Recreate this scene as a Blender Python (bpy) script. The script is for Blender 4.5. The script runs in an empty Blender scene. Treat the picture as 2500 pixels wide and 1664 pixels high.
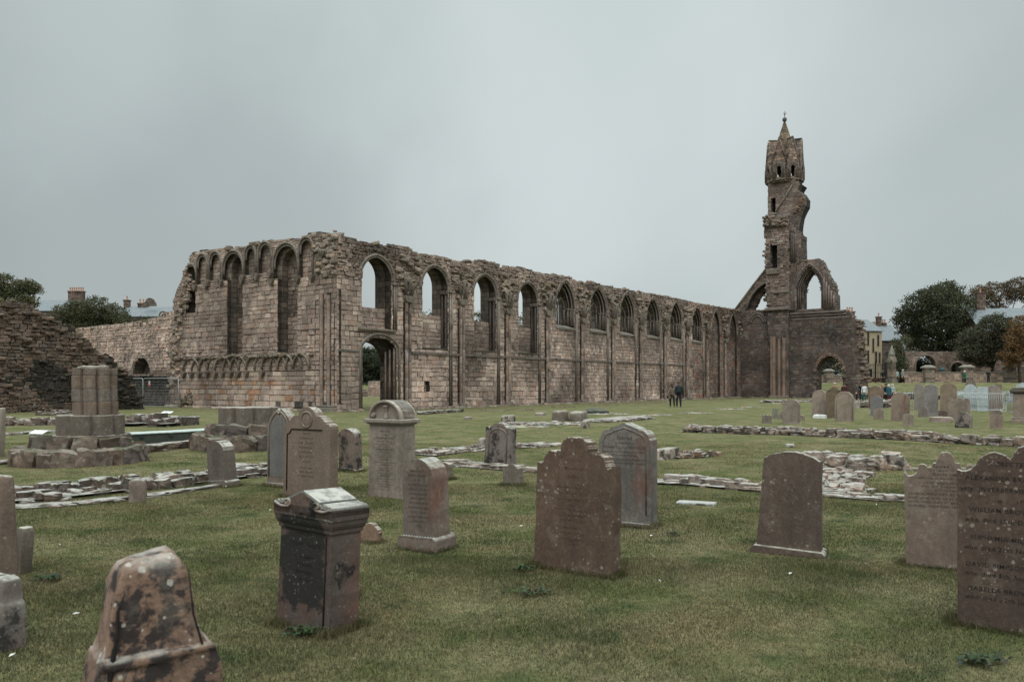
import bpy, bmesh, math, random
import numpy as np
from math import sin, cos, pi, radians, atan2, sqrt, hypot
from mathutils import Vector, Matrix, noise

# ------------------------------------------------------------------ camera, world, sun, exposure
F, CX, HY, EYE = 1900.0, 1250.0, 938.0, 1.66      # focal length, centre and horizon measured in the photograph
scn = bpy.context.scene
cam_d = bpy.data.cameras.new('camera')
cam = bpy.data.objects.new('camera', cam_d)
scn.collection.objects.link(cam)
cam.location = (0, 0, EYE)
cam.rotation_euler = (radians(90), 0, 0)
cam_d.sensor_width = 36
cam_d.lens = 36 * F / 2500
cam_d.shift_y = (HY - 832) / 2500
cam_d.clip_start = 0.1
cam_d.clip_end = 6000
cam_d.dof.use_dof = True
cam_d.dof.focus_distance = 30
cam_d.dof.aperture_fstop = 4.0
scn.camera = cam

SUN_EL, SUN_AZ = radians(50), radians(176)        # azimuth measured from +Y (view direction) towards +X
w = bpy.data.worlds.new('World'); scn.world = w; w.use_nodes = True
nt = w.node_tree; nt.nodes.clear(); L = nt.links.new
out = nt.nodes.new('ShaderNodeOutputWorld')
bg = nt.nodes.new('ShaderNodeBackground')
sky = nt.nodes.new('ShaderNodeTexSky'); sky.sky_type = 'NISHITA'; sky.sun_disc = False
sky.sun_elevation = SUN_EL; sky.sun_rotation = SUN_AZ % (2 * pi)
sky.air_density = 1.0; sky.dust_density = 3.0
tc = nt.nodes.new('ShaderNodeTexCoord')
sep = nt.nodes.new('ShaderNodeSeparateXYZ'); L(tc.outputs['Generated'], sep.inputs[0])
zc = nt.nodes.new('ShaderNodeMath'); zc.operation = 'MAXIMUM'; zc.inputs[1].default_value = 0.0; L(sep.outputs['Z'], zc.inputs[0])
za = nt.nodes.new('ShaderNodeMath'); za.operation = 'ADD'; za.inputs[1].default_value = 0.5; L(zc.outputs[0], za.inputs[0])
dv = nt.nodes.new('ShaderNodeVectorMath'); dv.operation = 'DIVIDE'
cb = nt.nodes.new('ShaderNodeCombineXYZ')
for i in range(3): L(za.outputs[0], cb.inputs[i])
L(tc.outputs['Generated'], dv.inputs[0]); L(cb.outputs[0], dv.inputs[1])
n1 = nt.nodes.new('ShaderNodeTexNoise'); n1.inputs['Scale'].default_value = 1.3; n1.inputs['Detail'].default_value = 5; n1.inputs['Roughness'].default_value = 0.42
n1.inputs['Distortion'].default_value = 0.25
mp = nt.nodes.new('ShaderNodeMapping'); mp.inputs['Location'].default_value = (7, 2, 1); mp.inputs['Rotation'].default_value = (0, 0, 0.5); mp.inputs['Scale'].default_value = (1.0, 0.55, 1)
L(dv.outputs[0], mp.inputs[0]); L(mp.outputs[0], n1.inputs['Vector'])
cr = nt.nodes.new('ShaderNodeValToRGB')
cr.color_ramp.elements[0].position = 0.30; cr.color_ramp.elements[0].color = (0.405, 0.475, 0.470, 1)
cr.color_ramp.elements[1].position = 0.70; cr.color_ramp.elements[1].color = (0.575, 0.630, 0.630, 1)
L(n1.outputs['Fac'], cr.inputs[0])
# an overcast sky is brighter towards the zenith (about three times the horizon)
gr = nt.nodes.new('ShaderNodeMapRange'); gr.inputs['From Min'].default_value = 0.46; gr.interpolation_type = 'SMOOTHSTEP'; gr.inputs['From Max'].default_value = 1.0
gr.inputs['To Min'].default_value = 1.0; gr.inputs['To Max'].default_value = 3.6
L(sep.outputs['Z'], gr.inputs['Value'])
ml = nt.nodes.new('ShaderNodeVectorMath'); ml.operation = 'SCALE'
# and brighter on the side where the sun stands behind the cloud
dt = nt.nodes.new('ShaderNodeVectorMath'); dt.operation = 'DOT_PRODUCT'; L(tc.outputs['Generated'], dt.inputs[0])
dt.inputs[1].default_value = (sin(SUN_AZ) * cos(SUN_EL), cos(SUN_AZ) * cos(SUN_EL), sin(SUN_EL))
gl = nt.nodes.new('ShaderNodeMapRange'); gl.interpolation_type = 'SMOOTHSTEP'; gl.inputs['From Min'].default_value = -.1; gl.inputs['From Max'].default_value = .9
gl.inputs['To Min'].default_value = 1.0; gl.inputs['To Max'].default_value = 2.1; L(dt.outputs['Value'], gl.inputs['Value'])
gm = nt.nodes.new('ShaderNodeMath'); gm.operation = 'MULTIPLY'; L(gr.outputs[0], gm.inputs[0]); L(gl.outputs[0], gm.inputs[1])
nv = nt.nodes.new('ShaderNodeTexNoise'); nv.inputs['Scale'].default_value = 2.2; nv.inputs['Detail'].default_value = 5; L(tc.outputs['Generated'], nv.inputs['Vector'])
sb = nt.nodes.new('ShaderNodeVectorMath'); sb.operation = 'MULTIPLY_ADD'; L(nv.outputs['Color'], sb.inputs[0]); sb.inputs[1].default_value = (.5, .5, .5)
sc0 = nt.nodes.new('ShaderNodeVectorMath'); sc0.operation = 'SUBTRACT'; L(tc.outputs['Generated'], sc0.inputs[0]); sc0.inputs[1].default_value = (.25, .25, .25); L(sc0.outputs[0], sb.inputs[2])
nz = nt.nodes.new('ShaderNodeVectorMath'); nz.operation = 'NORMALIZE'; L(sb.outputs[0], nz.inputs[0])
def sky_patch(px, py, r0, gain, prev):   # a broad thicker or thinner part of the cloud deck
    d = Vector(((px - 1250) / 1900, 1, (938 - py) / 1900)).normalized()
    a = nt.nodes.new('ShaderNodeVectorMath'); a.operation = 'DOT_PRODUCT'; L(nz.outputs[0], a.inputs[0]); a.inputs[1].default_value = d
    b = nt.nodes.new('ShaderNodeMapRange'); b.interpolation_type = 'SMOOTHSTEP'; b.inputs['From Min'].default_value = cos(radians(r0)); b.inputs['From Max'].default_value = 1.0
    b.inputs['To Min'].default_value = 1.0; b.inputs['To Max'].default_value = gain; L(a.outputs['Value'], b.inputs['Value'])
    c = nt.nodes.new('ShaderNodeMath'); c.operation = 'MULTIPLY'; L(prev, c.inputs[0]); L(b.outputs[0], c.inputs[1]); return c.outputs[0]
fac = gm.outputs[0]
for a_ in ((1050, -150, 40, 1.26), (120, 460, 30, .74), (1150, 480, 24, .93), (2600, 150, 30, .95), (120, 90, 14, 1.12), (620, 560, 13, .94)): fac = sky_patch(*a_, fac)
L(cr.outputs[0], ml.inputs[0]); L(fac, ml.inputs['Scale'])
SKY_STR = 0.1
s2 = nt.nodes.new('ShaderNodeVectorMath'); s2.operation = 'SCALE'; s2.inputs['Scale'].default_value = 1 / SKY_STR
L(ml.outputs[0], s2.inputs[0])
mx = nt.nodes.new('ShaderNodeMix'); mx.data_type = 'RGBA'; mx.inputs[0].default_value = 0.93
L(sky.outputs[0], mx.inputs[6]); L(s2.outputs[0], mx.inputs[7])
L(mx.outputs[2], bg.inputs['Color']); bg.inputs['Strength'].default_value = SKY_STR
L(bg.outputs[0], out.inputs['Surface'])

sd = bpy.data.lights.new('sun', 'SUN'); sd.energy = 0.9; sd.angle = radians(40); sd.color = (1.0, 0.95, 0.88)
so = bpy.data.objects.new('sun', sd); scn.collection.objects.link(so)
sdir = Vector((sin(SUN_AZ) * cos(SUN_EL), cos(SUN_AZ) * cos(SUN_EL), sin(SUN_EL)))
so.rotation_euler = sdir.to_track_quat('Z', 'Y').to_euler()
so.location = (-30, 30, 60)

scn.view_settings.view_transform = 'Standard'; scn.view_settings.look = 'None'
scn.view_settings.exposure = 0.0; scn.view_settings.gamma = 1.0
scn.render.engine = 'CYCLES'
scn.cycles.use_denoising = True
scn.cycles.max_bounces = 5; scn.cycles.diffuse_bounces = 3; scn.cycles.transparent_max_bounces = 6

# ------------------------------------------------------------------ placing helpers
NAVE = atan2(0.796, 0.605)          # direction of the long wall
GAB = NAVE - pi / 2                 # direction of the gable and the west front
C0 = (-10.4, 46.2)                  # corner of gable and long wall
BAY = 5.355
def sstep(a, b, x):
    t = min(1, max(0, (x - a) / (b - a))); return t * t * (3 - 2 * t)
def gz(x, y):
    a = x * .605 + y * .796
    z = 1.85 * sstep(97, 112, a)
    z += 0.05 * noise.noise(Vector((x * .12, y * .12, 3.3))) * sstep(6, 20, y)
    z += 0.018 * noise.noise(Vector((x * .7, y * .7, 7.3)))
    return z
def gp(px, py):
    Y = EYE * F / (py - HY); return ((px - CX) / F * Y, Y)
def at(px, py, Y):
    return Vector(((px - CX) / F * Y, Y, EYE - (py - HY) / F * Y))
def onp(px, py, O, ang):
    """pixel ray -> (u, z) on a vertical plane through O with direction ang"""
    c, s = cos(ang), sin(ang); r = (px - CX) / F
    u = (r * O[1] - O[0]) / (c - r * s); Y = O[1] + u * s
    return (u, EYE - (py - HY) / F * Y)

COL = scn.collection
def tag(o, label=None, cat=None, group=None, kind=None):
    if label: o['label'] = label
    if cat: o['category'] = cat
    if group: o['group'] = group
    if kind: o['kind'] = kind
    return o
def thing(name, label, cat, loc=(0, 0, 0), rz=0, group=None, rot=None):
    o = bpy.data.objects.new(name, None); COL.objects.link(o)
    o.location = loc; o.rotation_euler = rot if rot else (0, 0, rz)
    o.empty_display_size = .3
    return tag(o, label, cat, group)
def copy_tree(o, parent=None):
    c = o.copy(); COL.objects.link(c)
    if parent is not None: c.parent = parent
    for ch in list(o.children): copy_tree(ch, c)
    return c

# ------------------------------------------------------------------ mesh builder
class MB:
    def __init__(s): s.v = []; s.f = []; s.c = []; s.m = []; s.s = []
    def add(s, vs, fs, col=(.3, .3, .3), mi=0, sm=False):
        b = len(s.v); s.v.extend([tuple(p) for p in vs])
        for f in fs:
            s.f.append(tuple(b + i for i in f)); s.c.append(col); s.m.append(mi); s.s.append(sm)
    def box(s, x0, x1, y0, y1, z0, z1, col=(.3, .3, .3), mi=0):
        s.add([(x0, y0, z0), (x1, y0, z0), (x1, y1, z0), (x0, y1, z0), (x0, y0, z1), (x1, y0, z1), (x1, y1, z1), (x0, y1, z1)],
              [(0, 3, 2, 1), (4, 5, 6, 7), (0, 1, 5, 4), (1, 2, 6, 5), (2, 3, 7, 6), (3, 0, 4, 7)], col, mi)
    def tube(s, pts, r, n=8, col=(.3, .3, .3), mi=0, cap=True, sm=True):
        pts = [Vector(p) for p in pts]; rr = r if isinstance(r, (list, tuple)) else [r] * len(pts)
        vs = []; N = len(pts); prev = None
        for i, p in enumerate(pts):
            d = (pts[min(i + 1, N - 1)] - pts[max(i - 1, 0)])
            d = d.normalized() if d.length > 1e-9 else Vector((0, 0, 1))
            if prev is None:
                a = Vector((0, 0, 1)) if abs(d.z) < .9 else Vector((1, 0, 0))
                e1 = d.cross(a).normalized()
            else:
                e1 = (prev - d * prev.dot(d)).normalized()
            prev = e1; e2 = d.cross(e1)
            for k in range(n):
                t = 2 * pi * k / n
                vs.append(p + (e1 * cos(t) + e2 * sin(t)) * rr[i])
        fs = []
        for i in range(N - 1):
            for k in range(n):
                a = i * n + k; b = i * n + (k + 1) % n
                fs.append((a, b, b + n, a + n))
        s.add(vs, fs, col, mi, sm)
        if cap:
            b = len(s.v) - N * n
            s.f.append(tuple(b + k for k in reversed(range(n)))); s.c.append(col); s.m.append(mi); s.s.append(False)
            s.f.append(tuple(b + (N - 1) * n + k for k in range(n))); s.c.append(col); s.m.append(mi); s.s.append(False)
    def prism(s, poly, y0, y1, col=(.3, .3, .3), mi=0, sidecol=None, smooth_side=False):
        """polygon in x,z extruded along y (poly counter-clockwise seen from -y)"""
        n = len(poly)
        s.add([(p[0], y0, p[1]) for p in poly], [tuple(range(n))], col, mi)
        s.add([(p[0], y1, p[1]) for p in poly], [tuple(reversed(range(n)))], col, mi)
        vs = [(p[0], y0, p[1]) for p in poly] + [(p[0], y1, p[1]) for p in poly]
        s.add(vs, [(i, i + n, (i + 1) % n + n, (i + 1) % n) for i in range(n)], sidecol or col, mi, smooth_side)
    def lathe(s, prof, n=24, col=(.3, .3, .3), mi=0, cx=0, cy=0, sm=True, phase=0):
        vs = []
        for r, z in prof:
            for k in range(n):
                t = 2 * pi * k / n + phase; vs.append((cx + r * cos(t), cy + r * sin(t), z))
        fs = [(i * n + k, i * n + (k + 1) % n, (i + 1) * n + (k + 1) % n, (i + 1) * n + k) for i in range(len(prof) - 1) for k in range(n)]
        s.add(vs, fs, col, mi, sm)
        b = len(s.v) - len(vs)
        s.f.append(tuple(b + (len(prof) - 1) * n + k for k in range(n))); s.c.append(col); s.m.append(mi); s.s.append(False)
    def build(s, name, mats, parent=None, bevel=0, loc=None, segs=2, recalc=False):
        me = bpy.data.meshes.new(name)
        me.from_pydata(s.v, [], s.f)
        if not isinstance(mats, (list, tuple)): mats = [mats]
        for m in mats: me.materials.append(m)
        nf = len(me.polygons)
        if nf:
            me.polygons.foreach_set('material_index', np.array(s.m, dtype=np.int32))
            me.polygons.foreach_set('use_smooth', np.array(s.s, dtype=bool))
            at_ = me.color_attributes.new('Col', 'FLOAT_COLOR', 'CORNER')
            lt = np.zeros(nf, dtype=np.int32); me.polygons.foreach_get('loop_total', lt)
            c = np.ones((nf, 4), dtype=np.float32); c[:, :3] = np.array(s.c, dtype=np.float32)[:, :3]
            at_.data.foreach_set('color', np.repeat(c, lt, axis=0).ravel())
        if recalc:
            bm = bmesh.new(); bm.from_mesh(me); bmesh.ops.recalc_face_normals(bm, faces=bm.faces[:]); bm.to_mesh(me); bm.free()
        me.update()
        o = bpy.data.objects.new(name, me); COL.objects.link(o)
        if parent is not None: o.parent = parent
        if loc is not None: o.location = loc
        if bevel:
            md = o.modifiers.new('bevel', 'BEVEL'); md.width = bevel; md.segments = segs; md.limit_method = 'ANGLE'; md.angle_limit = radians(40)
            md.harden_normals = False
        return o

def slab(name, outline, holes, y0, y1, mat, parent=None, col=(.2, .17, .15), bevel=0):
    """flat wall piece in local x,z with openings, from y0 to y1"""
    cu = bpy.data.curves.new('tmp', 'CURVE'); cu.dimensions = '2D'; cu.fill_mode = 'BOTH'
    T = y1 - y0; cu.extrude = T / 2
    for poly in [outline] + list(holes):
        sp = cu.splines.new('POLY'); sp.points.add(len(poly) - 1); sp.use_cyclic_u = True
        for i, p in enumerate(poly): sp.points[i].co = (p[0], p[1], 0, 1)
    oc = bpy.data.objects.new('tmp', cu); COL.objects.link(oc)
    dg = bpy.context.evaluated_depsgraph_get()
    me = bpy.data.meshes.new_from_object(oc.evaluated_get(dg))
    bpy.data.objects.remove(oc); bpy.data.curves.remove(cu)
    for v in me.vertices:
        x, y, z = v.co; v.co = (x, y0 + T / 2 + z, y)
    bm = bmesh.new(); bm.from_mesh(me)
    bmesh.ops.remove_doubles(bm, verts=bm.verts[:], dist=1e-4)
    bmesh.ops.recalc_face_normals(bm, faces=bm.faces[:]); bm.to_mesh(me); bm.free()
    me.materials.clear(); me.materials.append(mat)
    for p in me.polygons: p.material_index = 0; p.use_smooth = False
    for a in list(me.color_attributes): me.color_attributes.remove(a)
    a_ = me.color_attributes.new('Col', 'FLOAT_COLOR', 'CORNER')
    a_.data.foreach_set('color', np.tile(np.array((*col, 1), dtype=np.float32), len(me.loops)))
    me.name = name
    o = bpy.data.objects.new(name, me); COL.objects.link(o)
    if parent is not None: o.parent = parent
    if bevel:
        md = o.modifiers.new('bevel', 'BEVEL'); md.width = bevel; md.segments = 2; md.limit_method = 'ANGLE'; md.angle_limit = radians(50)
    return o

# ------------------------------------------------------------------ materials
def newmat(name):
    m = bpy.data.materials.new(name); m.use_nodes = True; t = m.node_tree; t.nodes.clear()
    o = t.nodes.new('ShaderNodeOutputMaterial'); b = t.nodes.new('ShaderNodeBsdfPrincipled')
    t.links.new(b.outputs[0], o.inputs[0]); b.inputs['Roughness'].default_value = .9
    b.inputs['Specular IOR Level'].default_value = .25
    return m, t, b
class NT:
    """small wrapper for wiring nodes"""
    def __init__(s, t): s.t = t
    def n(s, typ, **k):
        nd = s.t.nodes.new('ShaderNode' + typ)
        for a, v in k.items(): setattr(nd, a, v)
        return nd
    def set(s, sock, v):
        if hasattr(v, 'links'): s.t.links.new(v, sock)
        else:
            if isinstance(v, tuple) and len(v) == 3 and sock.type == 'RGBA': v = (*v, 1)
            sock.default_value = v
    def noise(s, vec, scale, detail=4, rough=.55, dist=0):
        nd = s.n('TexNoise'); s.set(nd.inputs['Vector'], vec); nd.inputs['Scale'].default_value = scale
        nd.inputs['Detail'].default_value = detail; nd.inputs['Roughness'].default_value = rough; nd.inputs['Distortion'].default_value = dist
        return nd.outputs['Fac']
    def vor(s, vec, scale, feat='F1', out='Distance', rnd=1):
        nd = s.n('TexVoronoi', feature=feat); s.set(nd.inputs['Vector'], vec); nd.inputs['Scale'].default_value = scale
        nd.inputs['Randomness'].default_value = rnd
        return nd.outputs[out]
    def ramp(s, fac, *stops):
        nd = s.n('ValToRGB'); e = nd.color_ramp.elements
        while len(e) < len(stops): e.new(.5)
        for i, (p, c) in enumerate(stops):
            e[i].position = p; e[i].color = (c, c, c, 1) if not isinstance(c, tuple) else (*c, 1)
        s.set(nd.inputs[0], fac); return nd.outputs[0]
    def mix(s, fac, a, b, mode='MIX'):
        nd = s.n('Mix', data_type='RGBA', blend_type=mode); s.set(nd.inputs[0], fac); s.set(nd.inputs[6], a); s.set(nd.inputs[7], b)
        return nd.outputs[2]
    def math(s, op, a, b=0.0):
        nd = s.n('Math', operation=op); s.set(nd.inputs[0], a); s.set(nd.inputs[1], b); return nd.outputs[0]
    def map(s, vec, scale=(1, 1, 1), loc=(0, 0, 0), rot=(0, 0, 0)):
        nd = s.n('Mapping'); s.set(nd.inputs[0], vec); nd.inputs['Scale'].default_value = scale; nd.inputs['Location'].default_value = loc
        nd.inputs['Rotation'].default_value = rot
        return nd.outputs[0]
    def bump(s, h, strength=.5, dist=.02, nrm=None):
        nd = s.n('Bump'); nd.inputs['Strength'].default_value = strength; nd.inputs['Distance'].default_value = dist
        s.set(nd.inputs['Height'], h)
        if nrm is not None: s.set(nd.inputs['Normal'], nrm)
        return nd.outputs[0]

def stone_mat(name, panel=None, streak=.5, stain=.5, stain_col=(.022, .018, .016), spots=0., spot_scale=14, spot_col=(.42, .41, .36), top=.6, top_col=(.34, .35, .31),
              fine=30., patch=1.2, bump=.6, bdist=.012, seed=0., moss=0., red=0., lich=0., lich_scale=9., lich_col=(.27, .245, .20), brick=None, base=None, contrast=.35, blotch=0., blotch_scale=3., bthr=(.49, .56), blotch_col=(.02, .017, .018)):
    """weathered sandstone; ground colour is read from the mesh's Col attribute"""
    m, t, b = newmat(name); N = NT(t)
    tcn = N.n('TexCoord'); P = N.map(tcn.outputs['Object'], loc=(seed * 3.7, seed * 1.3, seed * 5.1))
    if base is None:
        a = N.n('Attribute', attribute_name='Col'); c = a.outputs['Color']
    else: c = N.mix(0., base, base)
    h_extra = None
    if brick:
        bw, bh = brick
        sp = N.n('SeparateXYZ'); N.set(sp.inputs[0], tcn.outputs['Object'])
        u = N.math('ADD', sp.outputs[0], sp.outputs[1]); wv = N.math('MULTIPLY_ADD', N.noise(P, .8, 2), .12)
        cbn = N.n('CombineXYZ'); N.set(cbn.inputs[0], u); N.set(cbn.inputs[1], N.math('ADD', sp.outputs[2], wv))
        bn = N.n('TexBrick'); N.set(bn.inputs['Vector'], cbn.outputs[0]); bn.inputs['Scale'].default_value = 1
        bn.inputs['Brick Width'].default_value = bw; bn.inputs['Row Height'].default_value = bh; bn.inputs['Mortar Size'].default_value = .018
        bn.inputs['Mortar Smooth'].default_value = .4; bn.offset = .5
        bn.inputs['Color1'].default_value = (.55, .55, .55, 1); bn.inputs['Color2'].default_value = (1.5, 1.42, 1.35, 1); bn.inputs['Mortar'].default_value = (.35, .33, .31, 1)
        c = N.mix(1., c, bn.outputs['Color'], 'MULTIPLY'); h_extra = bn.outputs['Fac']
    # broad tonal variation
    n_a = N.noise(P, patch, 5, .6); c = N.mix(1., c, N.ramp(n_a, (.25, 1 - contrast), (.75, 1 + contrast)), 'MULTIPLY')
    n_b = N.noise(P, fine, 5, .7); c = N.mix(1., c, N.ramp(n_b, (.2, .62), (.8, 1.38)), 'MULTIPLY')
    if red: c = N.mix(N.math('MULTIPLY', N.ramp(N.noise(P, 1.1, 4, .6, .4), (.5, 0.), (.66, 1.)), red), c, (.16, .055, .032))
    # rain streaks running down
    ps = N.map(P, scale=(3.2, 3.2, .35)); sk = N.noise(ps, 1.4, 5, .62)
    if streak: c = N.mix(N.math('MULTIPLY', N.ramp(sk, (.50, 0.), (.68, 1.)), streak), c, stain_col)
    st = N.noise(P, patch * 1.9, 6, .68, .3)
    if stain: c = N.mix(N.math('MULTIPLY', N.ramp(st, (.54, 0.), (.68, 1.)), stain), c, stain_col)
    if blotch:
        bz = N.noise(P, blotch_scale, 7, .66, .3)
        if panel:   # soot-black crust concentrated on the middle of the face
            pw, pz = panel; sx = N.n('SeparateXYZ'); N.set(sx.inputs[0], tcn.outputs['Object'])
            gx = N.math('SUBTRACT', 1., N.math('DIVIDE', N.math('ABSOLUTE', N.math('ADD', sx.outputs[0], .03)), pw)); gz_ = N.ramp(N.math('DIVIDE', sx.outputs[2], pz), (.10, 0.), (.32, 1.), (.9, 1.), (1., .25))
            bz = N.math('ADD', N.math('ADD', bz, -.14), N.math('MULTIPLY', N.math('MULTIPLY', N.ramp(gx, (0., 0.), (.4, 1.)), gz_), .31))
        c = N.mix(N.math('MULTIPLY', N.ramp(bz, (bthr[0], 0.), (bthr[1], 1.)), blotch), c, blotch_col)
    if lich:
        lz = N.noise(P, lich_scale, 7, .7, .2); lm = N.noise(P, lich_scale * .22, 3, .5)
        c = N.mix(N.math('MULTIPLY', N.math('MULTIPLY', N.ramp(lz, (.53, 0.), (.60, 1.)), N.ramp(lm, (.40, .15), (.62, 1.))), lich), c, lich_col)
    if spots:
        v1 = N.vor(P, spot_scale, out='Distance'); wob = N.noise(P, spot_scale * 5, 3, .6)
        size = N.noise(P, spot_scale * .28, 3, .5)
        thr = N.math('MULTIPLY', N.ramp(size, (.32, 0.), (.70, 1.)), .38)
        sm = N.math('GREATER_THAN', thr, N.math('ADD', v1, N.math('MULTIPLY', wob, .16)))
        c = N.mix(N.math('MULTIPLY', sm, spots), c, N.mix(n_b, (spot_col[0] * .7, spot_col[1] * .7, spot_col[2] * .7), spot_col))
        v2 = N.vor(P, spot_scale * 2.6, out='Distance')
        sm2 = N.math('GREATER_THAN', N.math('MULTIPLY', N.ramp(N.noise(P, spot_scale * .6, 3), (.4, 0.), (.7, 1.)), .26), v2)
        c = N.mix(N.math('MULTIPLY', sm2, spots * .9), c, spot_col)
    geo = N.n('NewGeometry'); sg = N.n('SeparateXYZ'); N.set(sg.inputs[0], geo.outputs['Normal'])
    if top:   # pale crust lichen on upward faces, doubling as painted-in top light
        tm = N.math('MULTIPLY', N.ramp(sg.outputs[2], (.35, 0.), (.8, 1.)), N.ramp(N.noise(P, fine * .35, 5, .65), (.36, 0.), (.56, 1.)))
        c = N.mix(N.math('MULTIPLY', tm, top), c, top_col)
    if moss:
        mm = N.math('MULTIPLY', N.ramp(sg.outputs[2], (.1, 0.15), (.6, 1.)), N.ramp(N.noise(P, 3.2, 5, .7), (.48, 0.), (.58, 1.)))
        c = N.mix(N.math('MULTIPLY', mm, moss), c, (.045, .055, .018))
    N.set(b.inputs['Base Color'], c)
    hh = N.math('ADD', N.math('MULTIPLY', N.noise(P, fine * .45, 6, .7), .8), N.math('MULTIPLY', n_b, .4))
    if h_extra is not None: hh = N.math('SUBTRACT', hh, N.math('MULTIPLY', h_extra, 1.2))
    N.set(b.inputs['Normal'], N.bump(hh, bump, bdist)); b.inputs['Roughness'].default_value = .93
    return m

def plain(name, col, rough=.7, metal=0., var=.15, scale=8.):
    m, t, b = newmat(name); N = NT(t); tcn = N.n('TexCoord')
    nn = N.noise(tcn.outputs['Object'], scale, 5, .6)
    N.set(b.inputs['Base Color'], N.mix(1., col, N.ramp(nn, (.3, 1 - var), (.7, 1 + var)), 'MULTIPLY'))
    b.inputs['Roughness'].default_value = rough; b.inputs['Metallic'].default_value = metal
    return m
def attr_mat(name, rough=.85, var=.2, scale=6.):
    m, t, b = newmat(name); N = NT(t); tcn = N.n('TexCoord'); a = N.n('Attribute', attribute_name='Col')
    nn = N.noise(tcn.outputs['Object'], scale, 4, .6)
    N.set(b.inputs['Base Color'], N.mix(1., a.outputs['Color'], N.ramp(nn, (.3, 1 - var), (.7, 1 + var)), 'MULTIPLY'))
    b.inputs['Roughness'].default_value = rough
    return m
def leaf_mat(name):
    m, t, b = newmat(name); N = NT(t); a = N.n('Attribute', attribute_name='Col')
    N.set(b.inputs['Base Color'], a.outputs['Color']); b.inputs['Roughness'].default_value = .75
    tr = N.n('BsdfTranslucent'); N.set(tr.inputs['Color'], a.outputs['Color'])
    ms = N.n('MixShader'); ms.inputs[0].default_value = .25
    t.links.new(b.outputs[0], ms.inputs[1]); t.links.new(tr.outputs[0], ms.inputs[2])
    t.links.new(ms.outputs[0], t.nodes['Material Output'].inputs[0])
    return m

M = {}
M['ashlar'] = stone_mat('ashlar_sandstone', streak=.25, stain=.6, stain_col=(.03, .024, .021), spots=.25, spot_scale=4, fine=7, patch=.45, bump=1., bdist=.04, moss=.12, top=.5, top_col=(.19, .17, .15), lich=.25, lich_scale=1.6, lich_col=(.33, .28, .24), contrast=.42)
M['core'] = stone_mat('wall_core', streak=.3, stain=.7, spots=0, fine=6, patch=.4, bump=.9, bdist=.04, brick=(.62, .34), top=.4, top_col=(.15, .14, .12), moss=.5)
M['rubble'] = stone_mat('rubble_stone', streak=.15, stain=.5, spots=.2, spot_scale=4, fine=8, patch=.6, bump=.9, bdist=.04, top=.5, top_col=(.19, .18, .15), moss=.7)
M['mould'] = stone_mat('carved_moulding', streak=.35, stain=.65, fine=8, patch=.7, bump=.7, bdist=.02, top=.5, top_col=(.2, .19, .16), moss=.25)
M['shaft'] = stone_mat('shaft_stone', streak=.6, stain=.8, stain_col=(.018, .015, .014), fine=8, patch=.5, bump=.6, bdist=.02, top=.3)
M['rock'] = stone_mat('footing_rock', blotch=.8, blotch_scale=3.2, bthr=(.50, .58), blotch_col=(.028, .022, .018), streak=0, stain=.7, moss=.25, fine=16, patch=1.6, bump=.9, bdist=.03, top=.9, top_col=(.33, .315, .29), spots=.4, spot_scale=7, contrast=.4)  # black lichen blotches, plus top-lit contrast painted as dark base and pale tops
M['metal_grey'] = plain('galvanised_metal', (.36, .38, .39), .45, .6)
M['slate'] = plain('slate_roof', (.13, .145, .155), .6, 0, .25, 3)
M['attr'] = attr_mat('painted_surface')
M['leaf'] = leaf_mat('leaves')
M['bark'] = plain('bark', (.06, .05, .04), .95, 0, .3, 6)

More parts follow.
